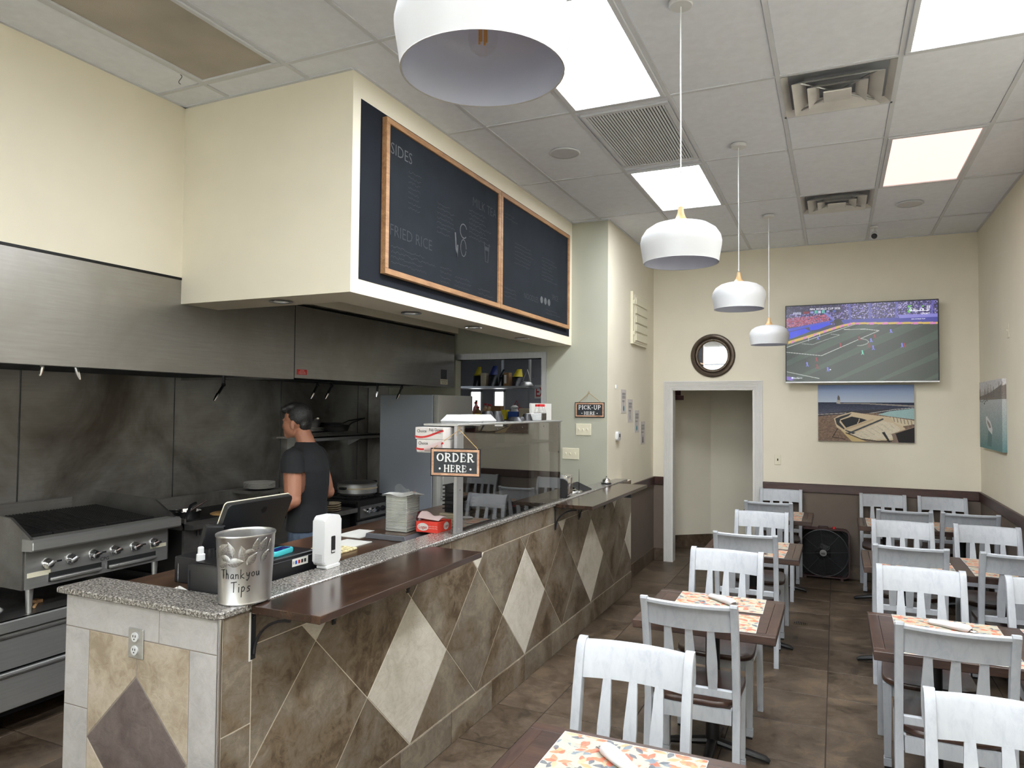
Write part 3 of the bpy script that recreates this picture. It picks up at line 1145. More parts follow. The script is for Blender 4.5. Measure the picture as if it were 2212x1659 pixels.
# ------------------------------------------------------------------ exhaust hoods
def hood(label, y0, y1, zb, zt, extra):
    h = thing('exhaust_hood', label, 'exhaust hood', (-4.3, (y0 + y1) / 2, zb))
    b = MB()
    b.box(-3.742, XL, y0, y1, zb, zt)
    b.box(-3.8, XL - 0.015, y0, y1, zb, zb + 0.03)
    b.build('front_panel', 'steel_hood', h, smooth=False)
    b = MB()
    b.box(-4.899, -3.742, y0, y1, zt - 0.03, zt)
    b.box(-4.899, -3.742, y0, y0 + 0.012, zb, zt - 0.03)
    b.box(-4.899, -3.742, y1 - 0.012, y1, zb, zt - 0.03)
    b.build('canopy', 'steel_dark', h, smooth=False)
    n = int((y1 - y0) / 0.5)
    for i in range(n):
        a, c = y0 + 0.02 + (y1 - y0 - 0.04) * i / n, y0 + 0.02 + (y1 - y0 - 0.04) * (i + 1) / n
        M = Matrix.Translation((-4.35, 0, zb + 0.25)) @ Matrix.Rotation(math.radians(-38), 4, 'Y')
        b = MB()
        b.box(-0.3, 0.3, a + 0.004, c - 0.004, -0.02, 0.02, M=M)
        b.build('grease_filter', 'steel_dark', h, smooth=False)
    MB().box(-4.88, -3.75, y0 + 0.012, y1 - 0.012, zb + 0.02, zb + 0.03).build('underside_shade', 'dark_cavity', h, smooth=False)  # flat black sheet across the hood bottom, cavity shade put into its colour
    MB().box(-3.75, XL + 0.004, y0 + 0.001, y1 - 0.001, zt - 0.012, zt + 0.003).build('top_flange', 'black_steel', h, smooth=False)
    return h


hA = hood('long stainless hood face running off the left of the picture', 0.2, 4.202, 2.05, 2.642, 0)
hB = hood('second stainless hood section above the cook, ending by the doorway', 4.21, 6.68, 2.062, 2.625, 0)
b = MB()
b.box(XL, XL + 0.0015, 4.235, 4.345, 2.088, 2.128)
b.build('warning_sticker', 'red_plastic', hB, smooth=False)
b = MB()
for i, t in enumerate(('CAUTION', 'CLEAN FILTERS', 'TO REDUCE FIRE')):
    b.text(t, 0.011, lambda u, v, z=2.117 - 0.012 * i: (XL + 0.0022, 4.29 + u, z + v))
b.build('sticker_print', 'paper_white', hB, smooth=False)
b = MB()
b.box(XL, XL + 0.0015, 6.4, 6.52, 2.14, 2.24)
b.build('dark_label', 'black_plastic', hB, smooth=False)
MB().box(XL, XL + 0.0015, 6.39, 6.54, 2.085, 2.138).build('cream_label', 'ivory_plastic', hB, smooth=False)
b = MB()
b.text('PROTECTED', 0.022, lambda u, v: (XL + 0.0022, 6.465 + u, 2.115 + v))
b.text('FIRE SYSTEM', 0.016, lambda u, v: (XL + 0.0022, 6.465 + u, 2.095 + v))
b.build('label_print', 'black_matte', hB, smooth=False)


def nozzle(y, x, z, dx, dy, label, run=0.0, top=2.07, mat='black_steel'):
    t = thing('fire_nozzle', label, 'nozzle', (x, y, z - 0.2), group='fire suppression nozzles under the hoods')
    p = MB()
    if run:
        p.tube([(x, y - run, top), (x, y, top), (x, y, z)], 0.012, 8)
    else:
        p.tube([(x, y, top), (x, y, z)], 0.012, 8)
    p.tube([(x, y, z), (x + dx, y + dy, z - 0.07)], 0.010, 8)
    p.ell((x, y, z), (0.016, 0.016, 0.016), 8, 6)
    p.build('pipe', mat, t)
    q = MB()
    q.tube([(x + dx, y + dy, z - 0.07), (x + dx * 1.35, y + dy * 1.35, z - 0.095), (x + dx * 1.7, y + dy * 1.7, z - 0.12)], [0.013, 0.011, 0.006], 8)
    q.build('tip', 'chrome', t)


nozzle(2.48, -3.95, 2.12, 0.0, -0.012, 'short white nozzle at far left under the hood', mat='white_paint')
nozzle(2.66, -3.98, 2.11, 0.01, 0.02, 'grey nozzle second from the left under the hood', mat='steel_plain')
nozzle(3.88, -4.1, 2.0, 0.01, -0.06, 'black elbow nozzle hanging left of the hood seam')
nozzle(4.92, -4.1, 2.03, 0.0, -0.05, 'left one of the nozzle pair above the cook', 0.4)
nozzle(5.11, -4.1, 2.03, 0.0, -0.05, 'right one of the nozzle pair above the cook', 0.3)
nozzle(5.7, -4.02, 2.06, 0.0, -0.01, 'short nozzle before the grey refrigerator')
nozzle(5.98, -3.93, 2.04, 0.0, -0.05, 'last nozzle in front of the grey refrigerator', 0.4)

# ------------------------------------------------------------------ chef base with drawers
XF = -4.1
cb = thing('chef_base', 'low stainless drawer unit carrying the charbroiler', 'drawer unit', (-4.48, 2.6, 0))
b = MB()
b.box(-4.86, XF - 0.03, 1.05, 3.5, 0.15, 0.64)
b.build('body', 'black_steel', cb, smooth=False)
MB().box(-4.88, XF + 0.02, 1.03, 3.52, 0.64, 0.672, 0.004, 1).build('top', 'steel_dark', cb, smooth=False)
MB().box(XF - 0.01, XF + 0.03, 1.03, 3.52, 0.61, 0.672, 0.006, 1).build('top_lip', 'steel_plain', cb, smooth=False)
for y0, y1 in ((1.07, 2.27), (2.29, 3.49)):
    for z0, z1 in ((0.405, 0.6), (0.185, 0.39)):
        d = MB()
        d.box(XF - 0.03, XF + 0.008, y0, y1, z0, z1, 0.005, 1)
        dr = d.build('drawer', 'steel_plain', cb, smooth=False)
        MB().box(XF - 0.01, XF + 0.02, y0 + 0.02, y1 - 0.02, z1 - 0.022, z1 - 0.008, 0.003, 1).build('pull_lip', 'steel_dark', dr, smooth=False)
for x in (-4.78, XF - 0.08):
    for y in (1.15, 2.28, 3.42):
        c = MB()
        c.cyl((x, y - 0.02, 0.06), (x, y + 0.02, 0.06), 0.058, n=18)
        c.box(x - 0.03, x + 0.03, y - 0.03, y + 0.03, 0.11, 0.15)
        c.build('caster', 'black_plastic', cb)

# ------------------------------------------------------------------ charbroiler
gr = thing('charbroiler', 'stainless gas charbroiler with six chrome knobs along its front', 'grill', (-4.45, 2.96, 0.672))
gy0, gy1 = 2.5, 3.42
b = MB()
b.box(-4.82, XF, gy0, gy1, 0.815, 1.04)
b.build('body', 'blackened', gr, smooth=False)
b = MB()
b.box(XF, XF + 0.006, gy0, gy1, 0.815, 1.035)
b.build('front_panel', 'steel_plain', gr, smooth=False)
b = MB()
b.prism([(XF, 1.03), (XF + 0.09, 1.035), (XF + 0.1, 1.045), (XF + 0.1, 1.088), (XF + 0.085, 1.1), (XF, 1.1)], 'Y', gy0 - 0.02, gy1 + 0.03, 0.003)
b.build('front_rail', 'steel_plain', gr, smooth=False)
for y0, y1 in ((gy0 + 0.13, gy0 + 0.45), (gy0 + 0.49, gy0 + 0.83)):
    MB().box(XF + 0.004, XF + 0.009, y0, y1, 0.835, 0.885).build('tray_slot', 'black_matte', gr, smooth=False)
    MB().box(XF + 0.005, XF + 0.03, y0 + 0.005, y1 - 0.005, 0.838, 0.858, 0.006, 2).build('drip_tray', 'steel_plain', gr)
for i in range(6):
    y = gy0 + 0.12 + i * 0.1385
    k = MB()
    M = Matrix.Translation((XF + 0.006, y, 0.942)) @ Matrix.Rotation(PI / 2, 4, 'Y')
    k.lathe([(0, 0), (0.031, 0), (0.031, 0.006), (0.026, 0.012), (0.024, 0.03), (0.02, 0.036), (0, 0.037)], n=20, M=M)
    kn = k.build('knob', 'chrome', gr)
    k = MB()
    k.box(-0.007, 0.007, -0.027, 0.027, 0.03, 0.05, 0.004, 1, M=M @ Matrix.Rotation(0.5 if i < 2 else 0.25, 4, 'Z'))
    k.build('grip', 'chrome' if i > 1 else 'steel_dark', kn)
    if i % 2 == 0:
        MB().box(XF + 0.005, XF + 0.0075, y + 0.055, y + 0.085, 0.938, 0.948, 0.001, 1).build('sight_slot', 'black_matte', gr, smooth=False)
MB().box(XF + 0.005, XF + 0.0075, gy0 + 0.01, gy0 + 0.14, 0.878, 0.905).build('rating_label', 'ivory_plastic', gr, smooth=False)
MB().box(XF + 0.005, XF + 0.0075, gy1 - 0.13, gy1 - 0.01, 0.905, 0.928).build('rating_label', 'ivory_plastic', gr, smooth=False)
b = MB()
b.text('CPG', 0.03, lambda u, v: (XF + 0.0085, gy0 + 0.47 + u, 0.893 + v))
b.build('maker_lettering', 'black_matte', gr, smooth=False)
for y0 in (gy0 - 0.012, gy1 - 0.004):
    s_ = MB()
    s_.prism([(XF + 0.085, 1.09), (-4.22, 1.205), (-4.78, 1.235), (-4.82, 1.235), (-4.82, 0.815), (XF, 0.815), (XF, 1.04)], 'Y', y0, y0 + 0.016)
    s_.build('side_splash', 'steel_dark', gr, smooth=False)
MB().box(-4.82, -4.78, gy0, gy1 - 0.2, 1.12, 1.215, 0.004, 1).build('back_guard', 'steel_hood', gr, smooth=False)
MB().box(-4.8, -4.15, gy0 + 0.01, gy1 - 0.01, 1.04, 1.06).build('grate_bed', 'cast_iron', gr, smooth=False)
for i in range(5):
    y0 = gy0 + 0.03 + i * 0.17
    g_ = MB()
    M = Matrix.Translation((-4.46, 0, 1.1)) @ Matrix.Rotation(math.radians(5), 4, 'Y')
    g_.box(0.27, 0.29, y0, y0 + 0.163, -0.02, 0.025, M=M)
    for q in range(8):
        g_.box(-0.29, 0.29, y0 + 0.004 + q * 0.0205, y0 + 0.014 + q * 0.0205, 0.0, 0.022, M=M)
    g_.build('grate', 'cast_iron', gr, smooth=False)
for x in (-4.75, XF - 0.05):
    for y in (gy0 + 0.06, gy1 - 0.05):
        MB().tube([(x, y, 0.672), (x, y, 0.685), (x, y, 0.815)], [0.014, 0.014, 0.022], 12).build('leg', 'steel_plain', gr)
# things lying under the charbroiler on the drawer unit
t = thing('basting_brush', 'tan brush lying under the charbroiler on the drawer unit', 'brush', (XF - 0.15, 2.66, 0.672))
MB().tube([(XF - 0.1, 2.62, 0.682), (XF - 0.2, 2.7, 0.682)], 0.008, 8).build('handle', 'wood_neck', t)
MB().box(XF - 0.24, XF - 0.195, 2.69, 2.73, 0.673, 0.69).build('bristles', 'wood_board_frame', t, smooth=False)
t = MB()
t.lathe([(0.0, 0.002), (0.1, 0.002), (0.14, 0.05), (0.145, 0.05), (0.105, 0), (0, 0)], (XF - 0.12, 2.3, 0.673), 24)
t.build('steel_bowl', 'steel_plain', None, label='steel bowl at the far left on the drawer unit', category='bowl')

# ------------------------------------------------------------------ griddle
gd = thing('griddle', 'flat-top gas griddle where the cook is working', 'griddle', (-4.45, 4.2, 0))
y0, y1 = 3.56, 5.0
MB().box(-4.86, XF - 0.02, y0, y1, 0.12, 0.98).build('body', 'blackened', gd, smooth=False)
MB().box(XF - 0.02, XF, y0, y1, 0.72, 0.99).build('front_panel', 'steel_dark', gd, smooth=False)
MB().prism([(XF, 0.985), (XF + 0.08, 0.99), (XF + 0.085, 1.02), (XF - 0.03, 1.03)], 'Y', y0, y1).build('front_rail', 'steel_dark', gd, smooth=False)
MB().box(-4.8, XF - 0.02, y0 + 0.02, y1 - 0.02, 0.98, 1.0).build('plate', 'cast_iron', gd, smooth=False)
MB().box(-4.86, -4.8, y0, y1, 0.98, 1.11).build('back_splash', 'steel_wall', gd, smooth=False)
MB().box(-4.8, XF, y0, y0 + 0.015, 0.98, 1.06).build('side_splash', 'steel_dark', gd, smooth=False)
v = MB()
for i in range(7):
    v.box(XF, XF + 0.002, y0 + 0.1 + i * 0.028, y0 + 0.11 + i * 0.028, 0.93, 0.965)
    v.box(XF, XF + 0.002, y1 - 0.45 + i * 0.028, y1 - 0.44 + i * 0.028, 0.93, 0.965)
v.build('vent_slots', 'black_matte', gd, smooth=False)
for i in range(4):
    k = MB()
    k.cyl((XF, y0 + 0.2 + i * 0.3, 0.86), (XF + 0.035, y0 + 0.2 + i * 0.3, 0.86), 0.025, 0.02)
    k.build('knob', 'black_plastic', gd)
for x in (-4.78, XF - 0.1):
    for y in (y0 + 0.08, y1 - 0.08):
        MB().cyl((x, y, 0), (x, y, 0.12), 0.02).build('leg', 'steel_dark', gd)


def pan(name, label, c, r, h, hdir, mat, hmat, tilt=0.0):
    t = thing(name, label, 'pan', c)
    b = MB()
    b.lathe([(0, 0), (r * 0.86, 0), (r, h), (r * 1.02, h), (r * 1.0, h - 0.003), (r * 0.86, 0.005), (0, 0.005)], c, 28)
    b.build('bowl', mat, t)
    dx, dy = math.cos(hdir), math.sin(hdir)
    b = MB()
    b.tube([(c[0] + dx * r, c[1] + dy * r, c[2] + h - 0.01), (c[0] + dx * (r + 0.06), c[1] + dy * (r + 0.06), c[2] + h + 0.012 + tilt * 0.3),
            (c[0] + dx * (r + 0.2), c[1] + dy * (r + 0.2), c[2] + h + 0.02 + tilt)], [0.008, 0.01, 0.012], 8, sq=0.6)
    b.build('handle', hmat, t)
    return t


pan('saute_pan', 'polished steel saute pan on the griddle beside the charbroiler', (-4.42, 3.86, 1.001), 0.1, 0.06, -1.1, 'chrome', 'black_plastic', 0.02)
t = thing('wooden_spoon', 'wooden spoon leaning in the saute pan', 'spoon', (-4.42, 3.86, 1.01))
MB().tube([(-4.45, 3.83, 1.015), (-4.38, 4.0, 1.12)], [0.008, 0.006], 8).build('handle', 'wood_rail', t)
MB().ell((-4.455, 3.82, 1.012), (0.02, 0.02, 0.006)).build('bowl', 'wood_rail', t)
t = thing('press_handle', 'black bar-handled griddle press at the corner of the griddle', 'press', (-4.2, 3.66, 1.0))
MB().box(-4.27, -4.13, 3.6, 3.72, 1.001, 1.02, 0.004, 1).build('plate', 'cast_iron', t)
MB().tube([(-4.16, 3.62, 1.02), (-4.16, 3.62, 1.06), (-4.2, 3.7, 1.13), (-4.22, 3.76, 1.14)], 0.011, 8).build('handle', 'black_plastic', t)
b = MB()
b.lathe([(0, 0), (0.1, 0), (0.105, 0.008), (0.09, 0.015), (0, 0.016)], (-4.35, 4.15, 1.001), 26)
pm('bread_crust', S(196, 154, 96), 0.8, var=0.25, vscale=30)
b.build('flatbread', 'bread_crust', None, label='round golden flatbread cooking on the griddle', category='bread')


def plates(name, label, c, r, n, grp, mat='plate_white', dz=0.009):
    for i in range(n):
        b = MB()
        b.lathe([(0, 0.0), (r * 0.6, 0.0), (r * 0.62, 0.001), (r, 0.014), (r, 0.017), (r * 0.6, 0.005), (0, 0.005)], (c[0], c[1], c[2] + i * dz), 28)
        lab = ordn(i, n) + ' plate ' + label
        b.build(name, mat, None, label=lab, category='plate', group=grp)


pm('plate_white', S(216, 212, 204), 0.3)
pm('plate_cream', S(190, 174, 148), 0.3)
plates('dinner_plate', 'in the white pile behind the griddle', (-4.65, 4.83, 1.112), 0.135, 6, 'plates piled behind the griddle')
MB().box(-4.795, -4.5, 4.66, 4.99, 1.085, 1.11).build('plate_ledge', 'steel_dark', None, smooth=False, label='steel ledge holding the white plates behind the griddle', category='ledge')

# small equipment stand between griddle and range
t = thing('equipment_stand', 'narrow dark stand between griddle and range holding cream plates', 'stand', (-4.45, 5.26, 0))
MB().box(-4.85, XF + 0.03, 5.03, 5.48, 0.86, 0.9).build('top', 'steel_dark', t, smooth=False)
MB().box(-4.85, XF - 0.04, 5.05, 5.46, 0.1, 0.86).build('body', 'black_steel', t, smooth=False)
MB().box(-4.8, XF - 0.1, 5.1, 5.42, 0.0, 0.1).build('plinth', 'black_matte', t, smooth=False)
plates('side_plate', 'in the cream stack beside the range', (-4.15, 5.2, 0.901), 0.085, 4, 'cream plates beside the range', 'plate_cream', 0.02)

# ------------------------------------------------------------------ range
rg = thing('gas_range', 'black gas range with round knobs and a steel oven handle', 'stove', (-4.45, 5.74, 0))
y0, y1 = 5.5, 5.995
MB().box(-4.85, XF - 0.01, y0, y1, 0.12, 0.93).build('body', 'black_steel', rg, smooth=False)
MB().box(XF - 0.01, XF + 0.012, y0 + 0.005, y1 - 0.005, 0.775, 0.955).build('control_panel', 'blackened', rg, smooth=False)
MB().box(XF + 0.012, XF + 0.016, y0 + 0.04, y1 - 0.04, 0.79, 0.9).build('panel_inset', 'steel_dark', rg, smooth=False)
for i in range(4):
    k = MB()
    M = Matrix.Translation((XF + 0.016, y0 + 0.14 + i * 0.085, 0.85)) @ Matrix.Rotation(PI / 2, 4, 'Y')
    k.lathe([(0, 0), (0.026, 0), (0.024, 0.02), (0.018, 0.032), (0, 0.032)], n=18, M=M)
    k.box(-0.004, 0.004, -0.024, 0.024, 0.028, 0.042, M=M)
    k.build('knob', 'chrome' if i < 2 else 'black_plastic', rg)
d = MB()
d.box(XF - 0.01, XF + 0.014, y0 + 0.01, y1 - 0.01, 0.25, 0.76, 0.004, 1)
od = d.build('oven_door', 'steel_dark', rg, smooth=False)
d = MB()
d.tube([(XF + 0.014, y0 + 0.08, 0.69), (XF + 0.05, y0 + 0.08, 0.69), (XF + 0.05, y1 - 0.08, 0.69), (XF + 0.014, y1 - 0.08, 0.69)], 0.013, 8)
d.build('handle', 'chrome', od)
MB().box(-4.85, XF, y0, y1, 0.93, 0.955).build('cooktop', 'cast_iron', rg, smooth=False)
for x in (-4.62, -4.28):
    g_ = MB()
    for q in range(5):
        g_.box(x - 0.15, x + 0.15, y0 + 0.04 + q * 0.1, y0 + 0.055 + q * 0.1, 0.97, 0.985)
    for q in (-0.13, 0, 0.13):
        g_.box(x + q - 0.007, x + q + 0.007, y0 + 0.03, y1 - 0.03, 0.965, 0.98)
    g_.lathe([(0, 0), (0.05, 0), (0.05, 0.012), (0, 0.014)], (x, y0 + 0.25, 0.955), 18)
    g_.build('burner_grate', 'cast_iron', rg, smooth=False)
MB().box(-4.86, -4.82, y0, y1, 0.93, 1.1).build('back_guard', 'steel_dark', rg, smooth=False)
for x in (-4.78, XF - 0.1):
    for y in (y0 + 0.06, y1 - 0.06):
        MB().cyl((x, y, 0), (x, y, 0.12), 0.02).build('leg', 'steel_dark', rg)
pc = (-4.3, 5.78, 0.986)
t = thing('stock_pot', 'low round steel pot with lid and black side grips on the range', 'pot', pc)
MB().lathe([(0, 0), (0.17, 0), (0.19, 0.02), (0.19, 0.1), (0.185, 0.1), (0.185, 0.02), (0, 0.01)], pc, 32).build('body', 'steel_plain', t)
MB().lathe([(0.19, 0.06), (0.195, 0.06), (0.195, 0.075), (0.19, 0.075)], pc, 32).build('band', 'plate_cream', t)
MB().lathe([(0.195, 0.1), (0.195, 0.112), (0.15, 0.128), (0, 0.138)], pc, 32).build('lid', 'steel_hood', t)
MB().box(pc[0] - 0.02, pc[0] + 0.06, pc[1] + 0.17, pc[1] + 0.25, pc[2] + 0.02, pc[2] + 0.115, 0.01, 2).build('grip', 'black_plastic', t)
MB().box(pc[0] - 0.06, pc[0] + 0.02, pc[1] - 0.22, pc[1] - 0.18, pc[2] + 0.06, pc[2] + 0.085, 0.01, 2).build('grip', 'black_plastic', t)

# ------------------------------------------------------------------ wall shelf with pans and sheet trays
ws = thing('wall_shelf', 'stainless wall shelf of pans and trays beyond the cook', 'shelf', (-4.75, 5.95, 1.5))
MB().box(-4.9, -4.6, 5.3, 6.62, 1.535, 1.55).build('board', 'steel_plain', ws, smooth=False)
MB().box(-4.605, -4.6, 5.3, 6.62, 1.505, 1.55).build('front_lip', 'steel_plain', ws, smooth=False)
for y in (5.45, 6.4):
    MB().prism([(-4.9, 1.535), (-4.65, 1.535), (-4.9, 1.42)], 'Y', y, y + 0.01).build('bracket', 'steel_plain', ws, smooth=False)
for i in range(5):
    b = MB()
    b.box(-4.88, -4.63, 5.5, 6.2, 1.551 + i * 0.008, 1.5555 + i * 0.008)
    b.build('sheet_tray', 'steel_hood', None, smooth=False, label=ordn(i, 5) + ' aluminium sheet tray in the pile on the wall shelf', category='tray', group='sheet trays on the wall shelf')
for i in range(3):
    b = MB()
    b.lathe([(0, 0), (0.1, 0), (0.13, 0.012), (0.13, 0.015), (0.098, 0.004), (0, 0.004)], (-4.75, 5.62, 1.5925 + i * 0.013), 26)
    b.build('tin_plate', 'steel_hood', None, label=ordn(i, 3) + ' tin plate under the aluminium pot on the wall shelf', category='plate', group='tin plates on the wall shelf')
pan('aluminium_pot', 'dull aluminium pot on the wall shelf beside the cook', (-4.75, 5.58, 1.637), 0.12, 0.075, -0.6, 'dull_metal', 'dull_metal')
pan('black_frying_pan', 'black frying pan with raised handle, right on the wall shelf', (-4.74, 5.98, 1.592), 0.15, 0.06, 1.2, 'cast_iron', 'black_plastic', 0.05)
pan('steel_frying_pan', 'steel frying pan nested in the black pan on the shelf', (-4.75, 5.94, 1.635), 0.11, 0.045, 0.9, 'dull_metal', 'black_plastic', 0.02)

# ------------------------------------------------------------------ refrigerator
fr = thing('refrigerator', 'tall flat grey refrigerator beside the range', 'refrigerator', (-3.88, 6.38, 0))
pm('fridge_grey', S(150, 156, 165), 0.45, 0.05, var=0.03, vscale=2)
pm('fridge_door', S(172, 171, 166), 0.4, 0.15, var=0.03, vscale=2)
MB().box(-4.22, -3.6, 6.03, 6.755, 0.08, 1.97, 0.006, 1).build('cabinet', 'fridge_grey', fr, smooth=False)
d = MB()
d.box(-3.595, -3.535, 6.032, 6.752, 0.1, 1.968, 0.008, 2)
dd = d.build('door', 'fridge_door', fr)
MB().box(-3.535, -3.505, 6.09, 6.11, 0.95, 1.3, 0.006, 2).build('handle', 'fridge_door', dd)
MB().box(-3.6, -3.595, 6.04, 6.745, 0.1, 1.96).build('gasket', 'black_matte', fr, smooth=False)
MB().box(-4.2, -3.62, 6.06, 6.73, 0, 0.08).build('plinth', 'black_matte', fr, smooth=False)

# ------------------------------------------------------------------ back kitchen seen through the opening
for n, (x0, x1) in enumerate(((-5.06, -4.86), (-4.66, -4.48))):
    w = MB()
    for q in ((x0, x0 + 0.02, 1.55, 2.1), (x1 - 0.02, x1, 1.55, 2.1), (x0, x1, 1.55, 1.57), (x0, x1, 2.08, 2.1)):
        w.box(q[0], q[1], 9.57, 9.6, q[2], q[3])
    wo = w.build('window_%d' % (n + 4), 'white_paint', kind='structure', smooth=False)
    MB().box(x0 + 0.02, x1 - 0.02, 9.585, 9.595, 1.57, 2.08).build('pane', emit('window_glow_%d' % n, (0.95, 0.98, 1, 1), 2.2), wo, smooth=False)
bsf = thing('kitchen_shelf', 'steel shelf of bagged goods seen through the kitchen opening', 'shelf', (-4.1, 8.6, 2.1))
MB().box(-5.2, -3.56, 8.25, 8.7, 2.1, 2.125).build('board', 'steel_plain', bsf, smooth=False)
for x in (-5.0, -4.1, -3.7):
    MB().box(x, x + 0.025, 8.65, 8.68, 2.125, 2.7).build('hanger', 'steel_plain', bsf, smooth=False)
lsf = thing('condiment_rack', 'dark rack covered with bottles and cartons, seen through the opening', 'rack', (-4.2, 8.3, 0))
MB().box(-5.3, -3.35, 7.9, 8.65, 1.66, 1.7).build('top', 'black_steel', lsf, smooth=False)
for x in (-5.2, -3.42):
    for y in (7.95, 8.58):
        MB().box(x, x + 0.04, y, y + 0.04, 0, 1.66).build('leg', 'steel_dark', lsf, smooth=False)

pm('bag_black', S(28, 30, 36), 0.35, var=0.3, vscale=18, bump=0.6, bscale=30)
pm('bag_yellow', S(190, 172, 28), 0.5, var=0.2)
pm('bag_blue', S(44, 58, 120), 0.45, var=0.2)
pm('carton_tan', S(196, 182, 156), 0.7, var=0.06)
pm('carton_brown', S(132, 98, 62), 0.8, var=0.08)
pm('carton_blue', S(34, 74, 150), 0.5)
pm('label_yellow', S(220, 200, 40), 0.5)
pm('sauce_red', S(170, 34, 30), 0.35)
pm('sauce_green', S(70, 96, 36), 0.4)
pm('sauce_pink', S(226, 160, 160), 0.4)
pm('sauce_tan', S(190, 160, 120), 0.4)
pm('soy_dark', S(24, 12, 8), 0.2)
glassy('clear_glass', (0.985, 0.985, 0.985, 1), 0.03, 0.02, 0.3)
glassy('clear_film', (0.86, 0.88, 0.88, 1), 0.08, 0.12, 0.5)


def bag(x, w, h, label, m_low, m_top):
    t = thing('snack_bag', label, 'bag', (x, 8.4, 2.125), group='bags on the kitchen shelf')
    b = MB()
    b.grid(lambda u, v: (x + (u - .5) * w * (1 - 0.12 * v), 8.4 - 0.1 * math.sin(PI * u) * (1 - v * .7), 2.126 + h * .55 * v), 8, 4)
    b.grid(lambda u, v: (x - (u - .5) * w * (1 - 0.12 * v), 8.4 + 0.1 * math.sin(PI * u) * (1 - v * .7), 2.126 + h * .55 * v), 8, 4)
    b.build('lower_pack', m_low, t)
    b = MB()
    b.grid(lambda u, v: (x + (u - .5) * w * (.88 - 0.5 * v) + .03 * v, 8.4 - 0.06 * math.sin(PI * u) * (1 - v), 2.126 + h * (.55 + .45 * v)), 8, 4)
    b.grid(lambda u, v: (x - (u - .5) * w * (.88 - 0.5 * v) + .03 * v, 8.4 + 0.06 * math.sin(PI * u) * (1 - v), 2.126 + h * (.55 + .45 * v)), 8, 4)
    b.build('upper_pack', m_top, t)


bag(-4.33, 0.13, 0.26, 'black cup sleeve with yellow top, left on the kitchen shelf', 'bag_black', 'bag_yellow')
bag(-4.1, 0.15, 0.27, 'black bag with peaked yellow and blue top on the kitchen shelf', 'bag_black', 'bag_blue')
bag(-3.97, 0.1, 0.22, 'plain black bag in the middle of the kitchen shelf', 'bag_black', 'bag_black')
bag(-3.75, 0.17, 0.22, 'black bag with ragged yellow top, right on the kitchen shelf', 'bag_black', 'bag_yellow')
MB().box(-4.25, -4.18, 8.33, 8.42, 2.126, 2.3, 0.002, 1).build('tan_carton', 'carton_tan', None, label='tall tan carton between the bags on the kitchen shelf', category='carton')
t = thing('printed_carton', 'brown and white printed carton beside the ragged bag', 'carton', (-3.88, 8.38, 2.126))
MB().box(-3.92, -3.84, 8.33, 8.42, 2.126, 2.3, 0.002, 1).build('body', 'carton_brown', t)
MB().box(-3.905, -3.875, 8.328, 8.33, 2.16, 2.27).build('label', 'paper_white', t, smooth=False)
t = thing('metal_dome', 'brushed metal dome with wire bail at the right end of the kitchen shelf', 'dome', (-3.6, 8.4, 2.126))
MB().lathe([(0.09, 0), (0.09, 0.01), (0.065, 0.05), (0.03, 0.06), (0, 0.062)], (-3.62, 8.4, 2.126), 24).build('dome', 'steel_plain', t)
MB().tube([(-3.68, 8.4, 2.18), (-3.61, 8.4, 2.34), (-3.56, 8.4, 2.18)], 0.004, 6).build('bail', 'steel_plain', t)


def bottle(name, label, c, r, h, body, cap, grp=None, lab=None, neck=0.4):
    t = thing(name, label, 'bottle', c, group=grp)
    MB().lathe([(0, 0), (r, 0), (r, h * .55), (r * .75, h * .7), (r * neck, h * .78), (r * neck, h * .9), (0, h * .9)], c, 16).build('body', body, t)
    MB().lathe([(0, h * .88), (r * neck * 1.25, h * .88), (r * neck * 1.25, h), (0, h)], c, 14).build('cap', cap, t)
    if lab:
        MB().lathe([(r * 1.01, h * .15), (r * 1.01, h * .45)], c, 16).build('label', lab, t)
    return t


G_ = 'condiment bottles on the back rack'
spec = [(-4.31, 8.05, .035, .26, 'soy_dark', 'red_plastic', 'tall dark bottle leftmost on the back rack', None),
        (-4.24, 8.2, .03, .24, 'sauce_green', 'sauce_green', 'green bottle behind the dark one on the back rack', 'label_yellow'),
        (-4.17, 8.05, .04, .22, 'sauce_pink', 'red_plastic', 'pink bottle with bright red cap on the back rack', None),
        (-4.2, 7.97, .03, .15, 'sauce_tan', 'red_plastic', 'short yellow-labelled jar in front of the pink bottle', 'label_yellow'),
        (-4.1, 7.97, .04, .16, 'carton_brown', 'red_plastic', 'wide brown jar with yellow label on the back rack', 'label_yellow'),
        (-4.06, 8.1, .035, .2, 'sauce_tan', 'red_plastic', 'pale bottle beside the wide brown jar', 'paper_white'),
        (-3.98, 8.05, .045, .19, 'sauce_tan', 'red_plastic', 'tan bottle in the middle of the back table', None)]
for x, y, r, h, bm_, cm, lb, lm in spec:
    bottle('sauce_bottle', lb, (x, y, 1.7), r, h, bm_, cm, G_, lm)
for x0, x1, h, mt, lb in ((-3.93, -3.8, .17, 'carton_brown', 'brown cardboard box on the back rack'), (-3.79, -3.72, .12, 'label_yellow', 'small yellow-green carton on the back rack'),
                          (-3.7, -3.56, .1, 'carton_blue', 'blue tissue carton on the back rack'), (-3.55, -3.42, .14, 'carton_tan', 'cream carton rightmost on the back rack')):
    MB().box(x0, x1, 8.0, 8.1, 1.7005, 1.7 + h, 0.002, 1).build('carton', mt, None, label=lb, category='carton')
t = MB()
t.lathe([(0, 0), (0.05, 0), (0.04, .03), (0.05, .055), (0.02, .08), (0, .07)], (-3.63, 8.05, 1.8), 12)
t.build('tissue', 'paper_white', None, label='crumpled white tissue on the blue carton', category='tissue')
t = thing('fire_alarm_box', 'small dark red box on the far kitchen wall', 'box', (-4.3, 9.55, 1.6))
